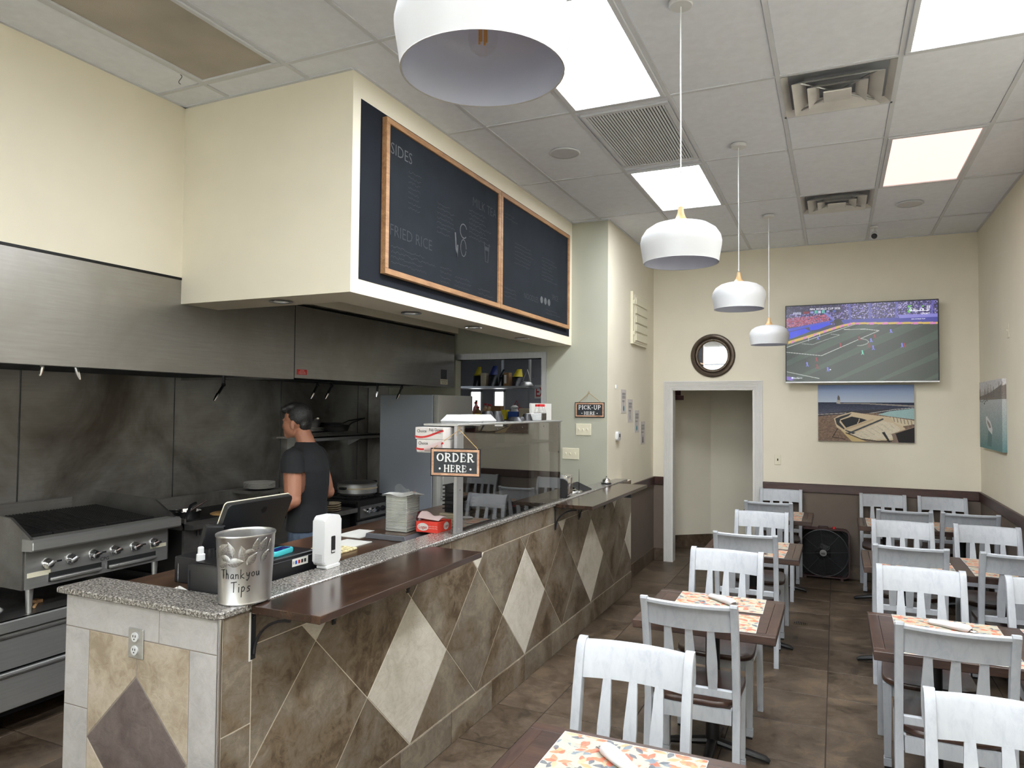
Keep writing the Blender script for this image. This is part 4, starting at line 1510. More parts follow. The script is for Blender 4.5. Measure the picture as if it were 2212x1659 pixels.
MB().box(-4.36, -4.2, 9.54, 9.6, 1.62, 1.85, 0.004, 1).build('body', 'sauce_red', t)
MB().tube([(-4.33, 9.56, 1.85), (-4.28, 9.56, 1.95), (-4.23, 9.56, 1.85)], 0.006, 6).build('loop', 'sauce_red', t)
dr_ = thing('door_kitchen', 'pale panelled exit door in the back kitchen', 'door', (-3.6, 9.57, 0), kind='structure')
MB().box(-4.05, -3.2, 9.565, 9.6, 0, 2.28, 0.004, 1).build('leaf', 'grey_paint', dr_)
MB().box(-4.08, -4.02, 9.57, 9.6, 0, 2.34).build('jamb', 'grey_paint', dr_, smooth=False)
t = thing('exit_sign', 'white exit sign with red letters in the back kitchen', 'sign', (-3.88, 9.55, 1.99))
MB().box(-3.99, -3.7, 9.555, 9.564, 1.985, 2.18).build('plate', 'paper_white', t, smooth=False)
MB().text('EXIT', 0.19, lambda u, v: (-3.975 + u * .62, 9.553, 2.015 + v), 'LEFT', 0.004).build('lettering', 'sauce_red', t, smooth=False)
pl = thing('kitchen_light', 'lit panel light on the back kitchen ceiling', 'ceiling light', (-3.3, 8.2, 2.6))
MB().box(-3.6, -3.0, 7.9, 9.1, 2.6, 2.618).build('diffuser', emit('kitchen_lens', (0.95, 0.98, 1, 1), 1.6), pl, smooth=False)

# ------------------------------------------------------------------ tip bucket with embossed leaves and handwriting
GZ = 1.1365
bc = (-1.985, 2.0, GZ)
RX, RY = 0.094, 0.112


def bin_pt(ang, z, off=0.0):
    k = 0.88 + 0.12 * z / 0.245
    return Vector((bc[0] + (RX * k + off) * math.cos(ang), bc[1] + (RY * k + off) * math.sin(ang), bc[2] + z))


pm('tin', (0.56, 0.56, 0.57, 1), 0.3, 1.0, var=0.08, vscale=6)
pm('tin_leaf', (0.34, 0.33, 0.32, 1), 0.38, 1.0, var=0.1, vscale=40)
pm('tin_bright', (0.62, 0.62, 0.62, 1), 0.3, 1.0)
pm('marker_ink', S(18, 18, 20), 0.6)
bk = thing('tip_bucket', 'silver tin tip bucket handwritten Thank you Tips on the counter corner', 'bucket', bc)
b = MB()
prof = [(0, 0.003), (0.86, 0.003), (0.88, 0.0), (0.9, 0.004), (0.885, 0.01), (1.0, 0.243), (1.02, 0.247), (1.03, 0.243), (1.015, 0.238), (0.985, 0.24), (0.87, 0.01), (0, 0.008)]
b.lathe([(r, z) for r, z in prof], bc, 44, RX, RY)
b.build('body', 'tin', bk)
face = math.atan2(-2.0, 1.985) - 0.02       # towards the camera


def leaf(ang, z, L, W, rot, half=1):
    def P(u, v):    # u along the leaf, v across
        du, dv = u * math.cos(rot) - v * math.sin(rot), u * math.sin(rot) + v * math.cos(rot)
        return du, dv
    l = MB()
    n = 8
    def f(s, t):
        u = (s - .5) * L
        w = W * math.sin(PI * min(1, s ** .8)) * .5 + 0.0004
        a, c = P(u, (t - .5) * 2 * w)
        return bin_pt(ang + a / 0.1, z + c, 0.001 + 0.0022 * (1 - (2 * t - 1) ** 2) + 0.0006 * math.cos(s * 40 + abs(t - .5) * 14))
    l.grid(f, 16, 8)
    lf = l.build('leaf', 'tin_leaf', bk, fixn=False)
    v = MB()
    g = lambda u, w: bin_pt(ang + P(u, w)[0] / 0.1, z + P(u, w)[1], 0.0042)
    hw = lambda s: W * math.sin(PI * min(1, s ** .8)) * .5
    v.ribbon([((s / 12 - .5) * L, 0) for s in range(13)], .0012, g)
    for sg_ in (-1, 1):
        v.ribbon([((s / 14 - .5) * L, sg_ * hw(s / 14)) for s in range(15)], .0013, lambda u, w: bin_pt(ang + P(u, w)[0] / 0.1, z + P(u, w)[1], 0.0018))
        for k in range(1, 5):
            s = k / 6
            v.ribbon([((s - .5) * L, 0), ((s + .09 - .5) * L, sg_ * hw(s + .09) * .8)], .0009, lambda u, w: bin_pt(ang + P(u, w)[0] / 0.1, z + P(u, w)[1], 0.0038))
    v.build('veins', 'tin_bright', lf, kind='stuff')
    return lf


for q, (da, z, L, W, rt) in enumerate([(-1.05, .19, .05, .03, 1.2), (-.78, .205, .055, .032, .6), (-.45, .2, .06, .03, 1.9), (-.62, .165, .055, .03, -.5), (-.8, .15, .055, .03, .3), (-.25, .155, .065, .034, .1),
                                       (.02, .185, .06, .032, 1.8), (.3, .19, .05, .025, .2), (.35, .165, .055, .03, .9), (.5, .21, .055, .028, 1.4), (.78, .21, .055, .03, 1.1), (.9, .17, .05, .026, .9), (1.15, .2, .05, .03, 1.6)]):
    leaf(face + da * .92, z, L, W, rt)
HW = {  # handwriting, height 1
    'T': (.62, [[(0, .95), (.58, 1.02)], [(.3, 1), (.26, 0)]]),
    'h': (.5, [[(.04, 1), (.02, 0)], [(.03, .4), (.16, .55), (.3, .45), (.3, 0)]]),
    'a': (.5, [[(.36, .45), (.2, .52), (.04, .3), (.06, .06), (.22, .02), (.36, .3), (.38, .5), (.36, .04), (.46, 0)]]),
    'n': (.48, [[(.04, .5), (.04, 0)], [(.05, .3), (.2, .5), (.32, .42), (.34, 0)]]),
    'k': (.5, [[(.06, 1), (.04, 0)], [(.36, .52), (.06, .24), (.42, 0)]]),
    ' ': (.16, []),
    'y': (.46, [[(.02, .5), (.08, .15), (.24, .12), (.36, .5)], [(.36, .5), (.28, -.1), (.12, -.4), (.0, -.3)]]),
    'o': (.44, [[(.2, .5), (.04, .36), (.06, .08), (.2, 0), (.34, .14), (.34, .4), (.2, .5)]]),
    'u': (.48, [[(.04, .5), (.06, .1), (.18, .02), (.34, .2), (.36, .5), (.38, .02)]]),
    'i': (.24, [[(.1, .5), (.08, 0)], [(.11, .74), (.12, .78)]]),
    'p': (.48, [[(.08, .5), (.02, -.5)], [(.07, .4), (.22, .54), (.36, .36), (.26, .08), (.06, .06)]]),
    's': (.42, [[(.32, .5), (.14, .52), (.08, .36), (.26, .24), (.26, .06), (.02, 0)]]),
}


def hand(mb, txt, h, a0, z0, w):
    x = 0
    tot = sum(HW[c][0] for c in txt) + .08 * len(txt)
    for c in txt:
        wd, sts = HW[c]
        for st in sts:
            P = []
            for (p, q), (p2, q2) in zip(st, st[1:]):
                for t in (0, .34, .67):
                    P.append((p + (p2 - p) * t, q + (q2 - q) * t))
            P.append(st[-1])
            P = [((x + p - tot / 2) * h, q * h) for p, q in P]
            mb.ribbon(P, w, lambda u, v: bin_pt(a0 + u / 0.1, z0 + v, 0.0012))
        x += wd + .08


b = MB()
hand(b, 'Thank', 0.032, face - 0.36, 0.098, 0.003)
hand(b, 'you', 0.032, face + 0.4, 0.102, 0.003)
hand(b, 'Tips', 0.036, face - 0.03, 0.05, 0.0034)
b.build('handwriting', 'marker_ink', bk, smooth=False)

# ------------------------------------------------------------------ till
WZ = 1.0955
cd = thing('cash_drawer', 'flat black cash drawer on the work surface behind the tip bucket', 'cash drawer', (-2.35, 2.375, WZ))
MB().box(-2.57, -2.14, 2.185, 2.578, WZ, 1.205, 0.004, 1).build('case', 'black_plastic', cd)
MB().box(-2.14, -2.128, 2.175, 2.573, WZ + 0.012, 1.192, 0.002, 1).build('front', 'black_plastic', cd)
st = MB()
st.box(-2.128, -2.1272, 2.41, 2.51, 1.157, 1.19)
sk = st.build('card_sticker', 'paper_white', cd, smooth=False)
pm('card_blue', S(30, 80, 170), 0.5)
q = MB()
for i, mt in enumerate(('black_plastic', 'card_blue', 'red_plastic', 'black_plastic', 'black_plastic')):
    pass
for i, mt in enumerate(('card_blue', 'red_plastic', 'black_plastic', 'black_matte')):
    y = 2.428 + i * 0.019
    MB().box(-2.1272, -2.1266, y, y + 0.012, 1.166, 1.181).build('card_mark', mt, sk, smooth=False)
q = MB()
for r in (0.003, 0.006, 0.009):
    q.ribbon([(2.412 + p, z) for p, z in arc(0, 1.174, r, -.9, .9, 6)], 0.0012, lambda u, v: (-2.1266, u, v))
q.build('contactless_mark', 'black_matte', sk, smooth=False)

mo = thing('till_monitor', 'black tilted till screen seen from behind on the cash drawer', 'monitor', (-2.36, 2.44, 1.205))
M = Matrix.Translation((-2.385, 2.445, 1.335)) @ Matrix.Rotation(math.radians(24), 4, 'Y')
b = MB()
b.prism(rrect(-0.195, 0.195, -0.11, 0.105, 0.015), 'X', -0.012, 0.012, 0.003, M=M)
b.build('housing', 'black_plastic', mo)
b = MB()
b.tube([M @ Vector((-0.013, p, q)) for p, q in rrect(-0.196, 0.196, -0.111, 0.106, 0.015)], 0.0025, 6, closed=True)
b.build('screen_rim', 'ivory_plastic', mo)
b = MB()
b.prism(rrect(-0.19, 0.19, -0.105, 0.1, 0.012), 'X', -0.0135, -0.012, M=M)
b.build('screen', 'black_matte', mo)
b = MB()
b.lathe([(0, 0), (0.016, 0), (0.016, 0.001), (0, 0.001)], n=18, M=M @ Matrix.Translation((0.012, 0.03, 0.055)) @ Matrix.Rotation(PI / 2, 4, 'Y'))
b.build('maker_mark', 'black_steel', mo)
b = MB()
b.box(0.012, 0.03, -0.06, 0.06, -0.1, -0.055, 0.004, 1, M=M)
b.box(-2.40, -2.33, 2.41, 2.48, 1.206, 1.27, 0.004, 1)
b.box(-2.48, -2.28, 2.36, 2.53, 1.2055, 1.216, 0.003, 1)
b.build('stand', 'black_steel', mo)
b = MB()
b.tube([M @ Vector((0.03, -0.035, -0.09)), M @ Vector((0.045, -0.035, -0.06)), M @ Vector((0.045, 0.035, -0.06)), M @ Vector((0.03, 0.035, -0.09))], 0.005, 6)
b.build('cable_clip', 'dull_metal', mo)

cr = thing('card_reader', 'black card reader clipped to the left edge of the till screen', 'card reader', (-2.40, 2.22, 1.206))
M2 = Matrix.Translation((-2.39, 2.215, 1.295)) @ Matrix.Rotation(math.radians(18), 4, 'Y') @ Matrix.Rotation(math.radians(-25), 4, 'Z')
MB().box(-0.02, 0.02, -0.04, 0.035, -0.05, 0.055, 0.008, 2, M=M2).build('body', 'black_plastic', cr)
MB().box(-0.024, -0.005, 0.02, 0.05, -0.03, 0.05, 0.004, 1, M=M2).build('clip', 'black_steel', cr)
MB().cyl((-2.395, 2.22, 1.206), (-2.39, 2.215, 1.25), 0.014, n=12).build('foot', 'black_plastic', cr)

pr = thing('receipt_printer', 'square black receipt printer left of the tip bucket', 'printer', (-2.21, 2.085, WZ))
MB().box(-2.295, -2.12, 2.01, 2.155, WZ, 1.235, 0.008, 2).build('case', 'black_plastic', pr)
MB().box(-2.27, -2.14, 2.03, 2.12, 1.235, 1.239, 0.001, 1).build('lid', 'black_steel', pr)
MB().box(-2.285, -2.28, 2.0085, 2.012, 1.11, 1.21).build('seam', 'black_matte', pr, smooth=False)

sb = (-2.345, 2.12, WZ + 0.0005)
t = thing('spray_bottle', 'small clear spray bottle with white pump behind the receipt printer', 'bottle', sb)
MB().lathe([(0, 0.001), (0.03, 0.001), (0.031, 0.09), (0.026, 0.112), (0.013, 0.126), (0.013, 0.13)], sb, 20).build('body', 'clear_glass', t)
MB().lathe([(0.017, 0.125), (0.017, 0.15), (0.012, 0.153), (0.012, 0.176), (0.009, 0.18), (0, 0.181)], sb, 18).build('pump', 'white_plastic', t)

t = thing('receipt_spike', 'thin wire spike holding a white ticket beside the printer', 'spike', (-2.52, 2.1, WZ))
MB().tube([(-2.40, 2.06, WZ), (-2.40, 2.06, 1.215)], 0.0012, 6).build('wire', 'chrome', t)
MB().lathe([(0, 0), (0.03, 0), (0.03, 0.003), (0, 0.004)], (-2.40, 2.06, WZ), 20).build('base', 'dull_metal', t)
M3 = Matrix.Translation((-2.385, 2.045, WZ + 0.012)) @ Matrix.Rotation(math.radians(14), 4, 'X') @ Matrix.Rotation(-.3, 4, 'Z')
MB().box(-0.045, 0.045, -0.03, 0.03, 0, 0.001, M=M3).build('ticket', 'paper_white', t, smooth=False)
b = MB()
b.text('1 cash 1', 0.018, lambda u, v: M3 @ Vector((u, v - 0.006, 0.0016)))
b.build('print', 'black_matte', t, smooth=False)

# handheld in a teal case
pm('teal_rubber', S(64, 178, 186), 0.5)
pm('phone_glass', S(20, 26, 60), 0.1, emis=S(40, 60, 170), estr=0.15)
t = thing('handheld_phone', 'teal-cased handheld phone lying on the cash drawer', 'phone', (-2.2, 2.42, 1.205))
M4 = Matrix.Translation((-2.205, 2.41, 1.2065)) @ Matrix.Rotation(math.radians(98), 4, 'Z')
MB().prism(rrect(-0.075, 0.075, -0.032, 0.032, 0.018), 'Z', 0, 0.02, 0.005, M=M4, seg=2).build('case', 'teal_rubber', t)
MB().prism(rrect(-0.05, 0.062, -0.022, 0.022, 0.008), 'Z', 0.0195, 0.0212, M=M4).build('screen', 'phone_glass', t)
MB().tube([M4 @ Vector((0.074 + .016 * math.cos(a), .014 * math.sin(a), 0.012)) for a in [2 * PI * i / 12 for i in range(12)]], 0.003, 6, closed=True).build('strap_loop', 'teal_rubber', t)

# router
t = thing('wifi_router', 'tall white rounded router with a small dark display', 'router', (-2.05, 2.57, GZ))
b = MB()
b.prism(rrect(2.5, 2.615, GZ + 0.012, 1.365, 0.02, 6), 'X', -2.095, -2.03, 0.007, seg=3)
b.build('body', 'white_plastic', t)
b = MB()
b.prism(rrect(2.51, 2.605, GZ, GZ + 0.014, 0.006, 3), 'X', -2.08, -2.025, 0.001)
b.build('foot', 'white_plastic', t)
b = MB()
b.prism(rrect(2.546, 2.573, 1.2, 1.275, 0.005, 4), 'X', -2.03, -2.0285)
sc_ = b.build('display', 'black_plastic', t)
b = MB()
for i in range(3):
    b.box(-2.0285, -2.0278, 2.55 + i * 0.008, 2.555 + i * 0.008, 1.204, 1.213)
b.build('display_icons', 'white_plastic', sc_, smooth=False)
b = MB()
for i in range(5):
    for j in range(7):
        b.box(-2.08 + i * 0.008, -2.077 + i * 0.008, 2.4992, 2.5, 1.155 + j * 0.007, 1.158 + j * 0.007)
b.build('vent_holes', 'dull_metal', t, smooth=False, kind='stuff')

b = MB()
b.ell((-2.33, 2.63, 1.112), (0.032, 0.05, 0.018))
b.build('computer_mouse', 'white_plastic', None, label='white computer mouse half hidden behind the router', category='mouse')
t = thing('card_terminal', 'black payment keypad behind the teal phone', 'keypad', (-2.45, 2.62, WZ))
b = MB()
b.prism([(-2.58, WZ), (-2.42, WZ), (-2.42, WZ + 0.03), (-2.58, WZ + 0.06)], 'Y', 2.6, 2.68, 0.004)
b.build('body', 'black_plastic', t)
b = MB()
for i in range(4):
    for j in range(3):
        x = -2.44 - i * 0.024
        b.box(x - 0.014, x, 2.612 + j * 0.02, 2.626 + j * 0.02, WZ + 0.033 + i * 0.0045, WZ + 0.04 + i * 0.0045)
b.build('keys', 'white_plastic', t, smooth=False, kind='stuff')

# papers and patterned tray on the work surface
pm('pattern_cloth', S(210, 196, 150), 0.8, var=0.6, vscale=60)
MB().box(-2.5, -2.3, 2.85, 3.1, WZ, WZ + 0.012, 0.003, 1).build('patterned_tray', 'pattern_cloth', None, label='flat patterned tray on the work surface past the router', category='tray')
MB().box(-2.52, -2.35, 3.13, 3.3, WZ, WZ + 0.004).build('order_pad', 'paper_white', None, smooth=False, label='cream order pad beside the patterned tray', category='pad')
MB().box(-2.66, -2.48, 3.36, 3.6, WZ, WZ + 0.003).build('paper_sheet', 'paper_white', None, smooth=False, label='white paper sheet behind the napkin tray', category='paper')

# napkins
t = thing('napkin_tray', 'grey plastic tray under the napkins', 'tray', (-2.31, 3.55, WZ))
pm('grey_plastic', S(96, 98, 104), 0.4)
b = MB()
b.prism([(-2.46, WZ), (-2.18, WZ), (-2.19, WZ + 0.03), (-2.45, WZ + 0.03)], 'Y', 3.38, 3.76, 0.003)
b.build('body', 'grey_plastic', t)
MB().box(-2.445, -2.195, 3.395, 3.745, WZ + 0.03, WZ + 0.032).build('liner', 'wood_worktop', t, smooth=False)
t = thing('napkin_stack', 'tall bundle of white paper napkins in clear wrap', 'napkins', (-2.31, 3.55, WZ + 0.033))
for i in range(26):
    z = WZ + 0.033 + i * 0.0079
    j = R_.uniform(-0.002, 0.002)
    MB().box(-2.386 + j, -2.242 + j, 3.48 - j, 3.615, z, z + 0.0074, 0.0025, 1).build('napkin', 'paper_white', t, smooth=False)
b = MB()
b.prism(rrect(-2.389, -2.239, 3.477, 3.618, 0.008, 3), 'Z', WZ + 0.034, WZ + 0.236)
b.build('wrap', 'clear_film', t)
b = MB()
zt = WZ + 0.238
b.grid(lambda u, v: (-2.405 + 0.185 * u, 3.47 + 0.17 * v, zt + 0.006 * math.sin(7 * u + 4 * v) + 0.004), 10, 8)
b.grid(lambda u, v: (-2.405 + 0.185 * (1 - u), 3.47 + 0.17 * v, zt - 0.004 + 0.006 * math.sin(7 * (1 - u) + 4 * v)), 10, 8)
b.build('top_napkin', 'paper_white', t)
b = MB()
b.grid(lambda u, v: (-2.37 + 0.17 * u + .02 * v, 3.55 + 0.05 * math.sin(5 * u) - 0.03 * v, zt + 0.005 + v * (0.028 + 0.022 * math.sin(6.5 * u + 1) + 0.01 * math.sin(19 * u))), 22, 6)
b.build('torn_wrap', 'clear_film', t)

# Logan deli paper box
pm('box_red', S(214, 62, 48), 0.5)
pm('tissue_pink', S(190, 168, 166), 0.7, var=0.05)
t = thing('deli_paper_box', 'bright red deli paper box with white oval badges on the granite ledge', 'box', (-2.11, 3.58, GZ))
MB().box(-2.19, -2.05, 3.5, 3.66, GZ, GZ + 0.058, 0.001, 1).build('carton', 'box_red', t, smooth=False)
b = MB()
b.poly2(arc(-2.145, GZ + 0.03, 0.036, 0, 2 * PI, 22, 0.022)[:-1], lambda u, v: (u, 3.4994, v))
b.poly2(arc(3.6, GZ + 0.03, 0.03, 0, 2 * PI, 22, 0.022)[:-1], lambda u, v: (-2.0492, u, v))
b.build('oval_badge', 'paper_white', t, smooth=False)
b = MB()
b.text('Logan', 0.026, lambda u, v: (-2.145 + u * .9, 3.4988, GZ + 0.021 + v), bold=0.0004)
b.text('Logan', 0.023, lambda u, v: (-2.0488, 3.6 + u * .9, GZ + 0.022 + v), bold=0.0004)
b.build('badge_print', 'sauce_red', t, smooth=False)
b = MB()
for i in range(2):
    b.text('Premium Dry Wax', 0.0085, lambda u, v, z=GZ + 0.034 - i * 0.012: (-2.082 + u, 3.4992, z + v))
b.build('small_print', 'paper_white', t, smooth=False)
b = MB()
b.grid(lambda u, v: (-2.2 + 0.14 * u + .03 * v, 3.53 + 0.06 * v, GZ + 0.058 + (0.052 - 0.03 * u) * math.sin(PI * min(1, v * .8 + .1)) + .012 * math.sin(9 * u) * v), 12, 8)
b.build('tissue_sheet', 'tissue_pink', t)

# ------------------------------------------------------------------ sneeze guard
GX, GY0, GY1, GT = -1.95, 3.525, 5.19, 1.742
sg = thing('sneeze_guard', 'clear sneeze guard in a steel frame on the counter', 'sneeze guard', (-2.13, 4.35, GZ))
glassy('guard_glass', (0.46, 0.455, 0.44, 1), 0.05, 0.0, 0.36)
MB().box(GX - 0.003, GX + 0.003, GY0 + 0.02, GY1, GZ + 0.001, GT).build('pane', 'guard_glass', sg, smooth=False)
for y in (GY0, GY1 - 0.03):
    MB().box(GX - 0.012, GX - 0.003 if y > 4 else GX + 0.008, y, y + (0.075 if y < 4 else 0.03), GZ + 0.0005, GT).build('post', 'steel_frame', sg, smooth=False)
for y in (GY1 - 0.03,):
    MB().box(-2.155, -2.125, y, y + 0.03, WZ + 0.001, GT).build('rear_post', 'steel_frame', sg, smooth=False)
b = MB()
b.box(-2.165, GX + 0.012, GY0, GY1 + 0.01, GT, GT + 0.012, 0.002, 1)
b.build('top_shelf', 'steel_plain', sg, smooth=False)
MB().box(-2.165, -1.964, 3.46, GY1 - 0.02, 1.592, 1.6).build('inner_shelf', 'steel_plain', sg, smooth=False)
for y, z in ((3.56, 1.7), (3.56, 1.38), (3.56, 1.16), (4.05, 1.715), (4.45, 1.715), (4.85, 1.715), (5.16, 1.71), (4.05, 1.155), (4.5, 1.155), (4.85, 1.155), (5.16, 1.155)):
    MB().cyl((GX, y, z), (GX + 0.011 if y < 3.7 else GX + 0.006, y, z), 0.005, n=8).build('screw', 'chrome', sg)

# gloves on the inner shelf's end
pm('glove_box', S(216, 210, 206), 0.55, var=0.05, vscale=30)
pm('glove_red', S(186, 44, 44), 0.55)
for i, (z, lb) in enumerate(((1.601, 'lower white and red box of poly gloves, half open'), (1.669, 'upper white and red box of poly gloves, closed'))):
    t = thing('glove_box', lb, 'box', (-2.12, 3.5, z), group='glove boxes on the guard shelf')
    x0, x1 = -2.155 - 0.01 * i, -1.985
    MB().box(x0, x1, 3.44, 3.66, z, z + 0.066, 0.001, 1).build('carton', 'glove_box', t, smooth=False)
    b = MB()
    pts = [(x0 + (x1 - x0) * s_ / 12, z + 0.014 + 0.034 * (0.5 - 0.5 * math.cos(PI * s_ / 12)) - 0.012 * math.sin(PI * s_ / 12)) for s_ in range(13)]
    b.ribbon(pts, 0.011, lambda u, v: (u, 3.4392, v))
    b.build('red_stripe', 'glove_red', t, smooth=False)
    b = MB()
    b.text('Choice', 0.024, lambda u, v: (x0 + 0.042 + u * .9, 3.4388, z + 0.037 + v), bold=0.0003)
    if i == 1:
        b.text('Poly Gloves', 0.022, lambda u, v: (x0 + 0.132 + u * .8, 3.4388, z + 0.045 + v), bold=0.0003)
        b.text('POLYETHYLENE', 0.008, lambda u, v: (x0 + 0.14 + u, 3.4388, z + 0.03 + v))
    b.build('print', 'black_plastic', t, smooth=False)
b = MB()
b.grid(lambda u, v: (-2.1 + 0.11 * u, 3.436 - 0.01 * math.sin(PI * v), 1.6 + 0.062 * v * (0.4 + 0.6 * u)), 6, 5)
b.build('glove_sheet', 'tissue_pink', None, label='thin plastic glove sheet pulled from the lower glove box', category='glove')
# foam boxes on the top shelf
for i, (y0, y1, lb) in enumerate(((3.70, 3.865, 'left white foam takeout box on top of the sneeze guard'), (3.88, 4.06, 'right white foam takeout box on top of the sneeze guard'))):
    t = thing('foam_box', lb, 'takeout box', (-2.13, (y0 + y1) / 2, GT + 0.012), group='foam boxes on the sneeze guard')
    z = GT + 0.0125
    for nm, (za, zb, ia, ib) in {'base': (z, z + 0.012, 0.006, 0.0), 'lid': (z + 0.0125, z + 0.05, 0.0, 0.028)}.items():
        b = MB()
        x0, x1 = -2.155, -1.955
        A = [(x0 + ia, y0 + ia, za), (x1 - ia, y0 + ia, za), (x1 - ia, y1 - ia, za), (x0 + ia, y1 - ia, za), (x0 + ib, y0 + ib, zb), (x1 - ib, y0 + ib, zb), (x1 - ib, y1 - ib, zb), (x0 + ib, y1 - ib, zb)]
        b.faces(A, [(3, 2, 1, 0), (4, 5, 6, 7), (0, 1, 5, 4), (1, 2, 6, 5), (2, 3, 7, 6), (3, 0, 4, 7)])
        b.build(nm, 'white_foam', t, smooth=False)
TZ = GT + 0.0125
for i, (x, y, r, h, lb) in enumerate(((-2.1, 4.22, .055, .07, 'left of the two tall black bowls upside down on the guard shelf'), (-2.1, 4.36, .055, .07, 'right of the two tall black bowls upside down on the guard shelf'),
                                      (-2.04, 4.53, .06, .03, 'flat black bowl to the right of the tall ones'), (-2.06, 4.68, .035, .03, 'small glossy black cup beside the bowls'), (-2.06, 4.79, .045, .05, 'upturned black cup next to the white saucers'))):
    b = MB()
    b.lathe([(r, 0), (r * .62, h * .92), (r * .55, h), (0, h)], (x, y, TZ), 24)
    b.build('black_bowl', 'black_plastic', None, label=lb, category='bowl')
for i in range(6):
    b = MB()
    b.lathe([(0, 0), (.055, 0), (.06, .005), (.058, .008), (0, .006)], (-2.06, 4.92, TZ + i * 0.009), 26)
    b.build('white_saucer', 'white_plastic', None, label=ordn(i, 6) + ' white saucer in the pile on the guard shelf', category='saucer', group='white saucers on the guard shelf')
for i, (x, y, lb) in enumerate(((-2.05, 5.03, 'left soy sauce bottle with red cap on the guard shelf'), (-2.07, 5.12, 'middle soy sauce bottle with red cap on the guard shelf'), (-2.13, 5.16, 'rear red-capped sauce bottle against the white board'))):
    c = (x, y, TZ)
    t = thing('soy_bottle', lb, 'bottle', c, group='soy sauce bottles on the guard shelf')
    MB().lathe([(0, 0.001), (.03, 0.001), (.03, .05), (.026, .055), (0, .055)], c, 18).build('sauce', 'soy_dark', t)
    MB().lathe([(.031, 0), (.031, .055), (.016, .1), (.014, .108)], c, 18).build('glass', 'clear_glass', t)
    MB().lathe([(.015, .104), (.018, .104), (.018, .122), (0, .123)], c, 18).build('cap', 'red_plastic', t)
MB().box(-2.215, -2.2, 5.2, 5.64, WZ + 0.0005, 1.885).build('white_board', 'paper_white', None, smooth=False, label='tall plain white board standing at the end of the sneeze guard', category='board')

# things behind the pane
for i in range(7):
    b = MB()
    z = WZ + 0.1 + i * 0.024
    x0, x1, y0, y1 = -2.245, -2.1, 3.88, 4.06
    b.prism(rrect(x0, x1, y0, y1, 0.015, 3), 'Z', z + 0.018, z + 0.023)
    b.prism(rrect(x0 + 0.012, x1 - 0.012, y0 + 0.012, y1 - 0.012, 0.012, 3), 'Z', z, z + 0.018)
    b.build('black_container', 'black_plastic', None, label=ordn(i, 7) + ' black takeout container stacked behind the guard post', category='container', group='black containers behind the guard post')
for i in range(6):
    b = MB()
    z = WZ + 0.001 + i * 0.016
    b.box(-2.25, -2.095, 3.86, 4.22, z, z + 0.015, 0.003, 1)
    b.build('kraft_pack', 'carton_tan', None, label=ordn(i, 6) + ' tan paper pack in the pile behind the guard glass', category='paper pack', group='tan packs behind the guard')
pm('bag_maroon', S(70, 20, 24), 0.25, var=0.3, vscale=20)
b = MB()
b.ell((-2.235, 3.61, WZ + 0.07), (0.04, 0.03, 0.07), 16, 10)
b.build('maroon_bag', 'bag_maroon', None, label='dark maroon glossy bag behind the deli paper box', category='bag')
b = MB()
b.grid(lambda u, v: (-2.33 + 0.1 * u, 3.64 + 0.03 * math.sin(6 * u), WZ + (0.09 + 0.02 * math.sin(9 * u)) * v), 14, 6)
b.build('clear_bag', 'clear_film', None, label='crumpled clear bag beside the maroon bag', category='bag')
for i, (y, h, m_, lb) in enumerate(((3.75, .06, 'box_red', 'lower red carton on the inner shelf behind the glass'), (4.0, .1, 'carton_tan', 'beige carton on the inner shelf behind the glass'), (4.6, .09, 'plate_white', 'pale tub on the inner shelf behind the glass'))):
    MB().box(-2.15, -2.0, y, y + 0.14, 1.601, 1.601 + h, 0.002, 1).build('shelf_carton', m_, None, label=lb, category='carton')
MB().box(-2.14, -2.01, 3.755, 3.88, 1.662, 1.72, 0.002, 1).build('shelf_carton', 'box_red', None, label='upper red carton on the inner shelf behind the glass', category='carton')
for i in range(6):
    b = MB()
    b.lathe([(0, 0), (.07, 0), (.1, .012), (.1, .015), (.068, .004), (0, .004)], (-2.2, 4.55, WZ + 0.001 + i * 0.008), 26)
    b.build('serving_plate', 'plate_white', None, label=ordn(i, 6) + ' plate in the pile on the work surface behind the glass', category='plate', group='plates behind the guard glass')

# right of the guard: cups, napkin dispenser, tablet, spike, bell
t = thing('cup_dispenser', 'white canister with a stack of brown paper cups', 'cup dispenser', (-2.02, 5.27, GZ))
MB().lathe([(0, 0), (.035, 0), (.035, .36), (0, .36)], (-2.03, 5.27, GZ), 22).build('canister', 'white_plastic', t)
for i in range(11):
    MB().lathe([(.036, 0), (.038, .002), (.045, .02), (.047, .021), (.047, .024), (.043, .024)], (-2.03, 5.27, GZ + 0.365 + i * 0.021), 22).build('paper_cup', 'carton_brown', t)
t = thing('napkin_dispenser', 'chrome napkin dispenser beside the sneeze guard', 'napkin dispenser', (-1.99, 5.4, GZ))
b = MB()
b.prism(rrect(-2.06, -1.94, GZ, GZ + 0.18, 0.03, 5), 'Y', 5.33, 5.46, 0.004)
b.build('body', 'chrome', t)
MB().prism(rrect(-2.065, -1.935, GZ + 0.0002, GZ + 0.15, 0.03, 5), 'Y', 5.31, 5.33, 0.003).build('face_plate', 'black_plastic', t)
t = thing('tablet', 'black tablet propped at an angle on the granite', 'tablet', (-2.03, 5.9, GZ))
M5 = Matrix.Translation((-2.03, 5.9, GZ + 0.03)) @ Matrix.Rotation(math.radians(22), 4, 'Y')
MB().box(-0.075, 0.075, -0.12, 0.12, -0.004, 0.004, 0.003, 1, M=M5).build('slab', 'black_plastic', t)
MB().box(-0.068, 0.068, -0.11, 0.11, 0.004, 0.0046, M=M5).build('screen', 'black_matte', t, smooth=False)
MB().box(-0.06, -0.05, -0.05, 0.05, -0.05, -0.004, M=M5).build('prop', 'black_steel', t, smooth=False)
